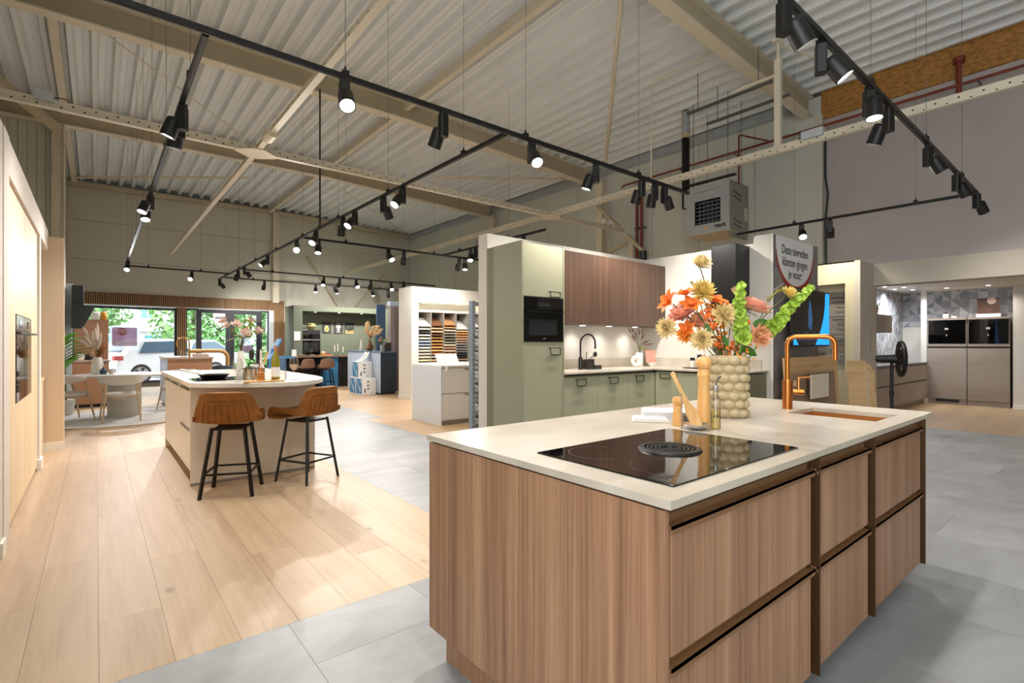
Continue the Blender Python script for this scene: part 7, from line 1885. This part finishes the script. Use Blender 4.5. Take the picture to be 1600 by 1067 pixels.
# parked cars
def car(label, loc, rz, paint):
    t = thing('car', label, 'car', loc, rz)
    L, W = 4.2, 1.78      # rear at x=0, front at x=L
    side = [(0.05, .35), (0.0, .62), (.06, .92), (.30, 1.02), (.62, 1.40), (.95, 1.50), (2.0, 1.52), (2.75, 1.02), (3.85, .88), (4.15, .70), (4.2, .38), (3.9, .25), (.3, .25)]
    def sect(k):
        s = 2*k-1; inset = .10*abs(s)**6
        return s, inset
    mb = MB(); n = 10; rows = []
    for j in range(n+1):
        s = 2*j/n-1
        row = []
        for (x, z) in side:
            tum = .16*max(0, (z-.95)/.55)
            row.append((2.1+(x-2.1)*(1-.05*abs(s)**4), s*(W/2-tum), z-.04*abs(s)**4*(1 if z > 1 else 0)))
        rows.append(row)
    m = len(side); vs = [p for r_ in rows for p in r_]
    fs = [(j*m+i, j*m+(i+1) % m, (j+1)*m+(i+1) % m, (j+1)*m+i) for j in range(n) for i in range(m)] + [tuple(range(m)), tuple(range(n*m+m-1, n*m-1, -1))]
    mb.add(vs, fs)
    part('body', mb, paint, t, local=True, angle=50)
    gl = mat('car_glass', '#3f5a6c', .08) if 'car_glass' not in bpy.data.materials else bpy.data.materials['car_glass']
    for s in (-1, 1):
        y = s*(W/2-.055)
        wpts = [(.78, 1.02), (1.0, 1.40), (1.95, 1.43), (2.55, 1.05)]
        part('side_window', MB().add([(x, s*(W/2-.16*(z-.95)/.55+.004), z) for x, z in wpts] + [(x, s*(W/2-.16*(z-.95)/.55-.02), z) for x, z in wpts], [(0, 1, 2, 3), (7, 6, 5, 4), (0, 4, 5, 1), (1, 5, 6, 2), (2, 6, 7, 3), (3, 7, 4, 0)]), gl, t, local=True)
        part('tail_light', MB().box(-.01, .25, s*(W/2-.02)-.13, s*(W/2-.02)+.025, .80, .95), M['red_print'], t, local=True)
        for x in (.82, 3.38):
            w = part('wheel', MB().cyl((x, s*(W/2-.18), .33), (x, s*(W/2+.005), .33), .33, n=28), M['black_matt'], t, local=True)
            part('rim', MB().cyl((x, s*(W/2-.01), .33), (x, s*(W/2+.012), .33), .235, n=24), M['steel'], w, local=True)
            for q in range(5):
                a = 2*math.pi*q/5; dd = Vector((math.cos(a), 0, math.sin(a))); c = Vector((x, s*(W/2+.014), .33)); d2 = Vector((-dd.z, 0, dd.x))
                part('spoke_gap', MB().add([c+dd*.07, c+dd*.2+d2*.06, c+dd*.21+d2*.0+dd*.01, c+dd*.2-d2*.06], [(0, 1, 2, 3)]), M['black_matt'], w, local=True)
    part('rear_window', MB().add([(.33, -.62, 1.07), (.33, .62, 1.07), (.60, .55, 1.39), (.60, -.55, 1.39)], [(0, 1, 2, 3)]), gl, t, local=True, solidify=.02)
    part('rear_bumper', MB().box(-.05, .25, -W/2+.05, W/2-.05, .28, .55), mat('bumper_grey', '#8f9aa6', .5) if 'bumper_grey' not in bpy.data.materials else bpy.data.materials['bumper_grey'], t, local=True, bevel=.03)
    part('number_plate', MB().box(-.02, -.005, -.26, .26, .68, .79), M['petal_amber'], t, local=True)
car('white hatchback parked outside the shop window', (.05, 21.4, -.04), R(24), mat('car_white', '#e6e8ea', .2, coat=.5))
car('silver blue car parked behind the white hatchback', (1.9, 24.6, -.04), R(30), mat('car_silver', '#aab8c6', .2, coat=.5))
# ---- prints on the window and door panes
dc = thing('window_decal', 'mauve rounded decal with pale mirrored lettering on the shop window', 'decal', (.85, YB+.07, 1.2))
X0, X1, Z0, Z1 = .31, 1.0, 1.10, 1.83
def rr(x0, x1, z0, z1, r):
    p = []
    for cx, cz, a0 in ((x1-r, z1-r, 0), (x0+r, z1-r, 90), (x0+r, z0+r, 180), (x1-r, z0+r, 270)): p += [(cx+r*math.cos(R(a0+a)), cz+r*math.sin(R(a0+a))) for a in (0, 30, 60, 90)]
    return p
part('border', MB().prism(rr(X0, X1, Z0, Z1, .06), 'y', YB+.070, YB+.074), M['lavender_print'], dc)
part('field', MB().prism(rr(X0+.05, X1-.05, Z0+.13, Z1-.05, .04), 'y', YB+.066, YB+.070), M['mauve_print'], dc)
part('red_spot', MB().cyl((X0+.28, YB+.063, Z1-.17), (X0+.28, YB+.066, Z1-.17), .12, n=22), mat('decal_red', '#b8687c', .5), dc)
o = text('20%', .14, (X0+.27, YB+.062, Z1-.16), M['white_print'], dc); o.scale = (-1, 1, 1)
mb = MB()
for k, w in enumerate((.56, .52, .36)): mb.box(X1-.04-w, X1-.04, YB+.063, YB+.066, Z0+.24-k*.055, Z0+.262-k*.055)
part('text_rows', mb, M['white_print'], dc)
dp = thing('door_poster', 'white and mauve poster on the entrance door pane', 'poster', (4.0, YB+.06, 1.0))
part('sheet', MB().box(3.70, 4.10, YB+.056, YB+.060, 1.02, 1.62), M['lavender_print'], dp)
part('mauve_field', MB().prism([(3.70, 1.02), (4.10, 1.02), (4.10, 1.28), (3.98, 1.24), (3.82, 1.24), (3.70, 1.28)], 'y', YB+.052, YB+.056), M['mauve_print'], dp)
fs_ = thing('shop_banner', 'pink and white banner hanging outside above the entrance doors', 'banner', (3.1, YB+.5, 2.0))
part('cloth', MB().prism([(2.95, 2.55), (3.60, 2.55), (3.60, 1.95), (3.05, 1.95)], 'y', YB+.50, YB+.52), M['pink_print'], fs_); part('bracket', MB().box(3.0, 3.03, YB+.24, YB+.52, 2.55, 2.58).box(3.5, 3.53, YB+.24, YB+.52, 2.55, 2.58), M['grey_pipe'], fs_); part('stripe', MB().box(3.06, 3.58, YB+.495, YB+.50, 2.12, 2.20), M['white_print'], fs_)
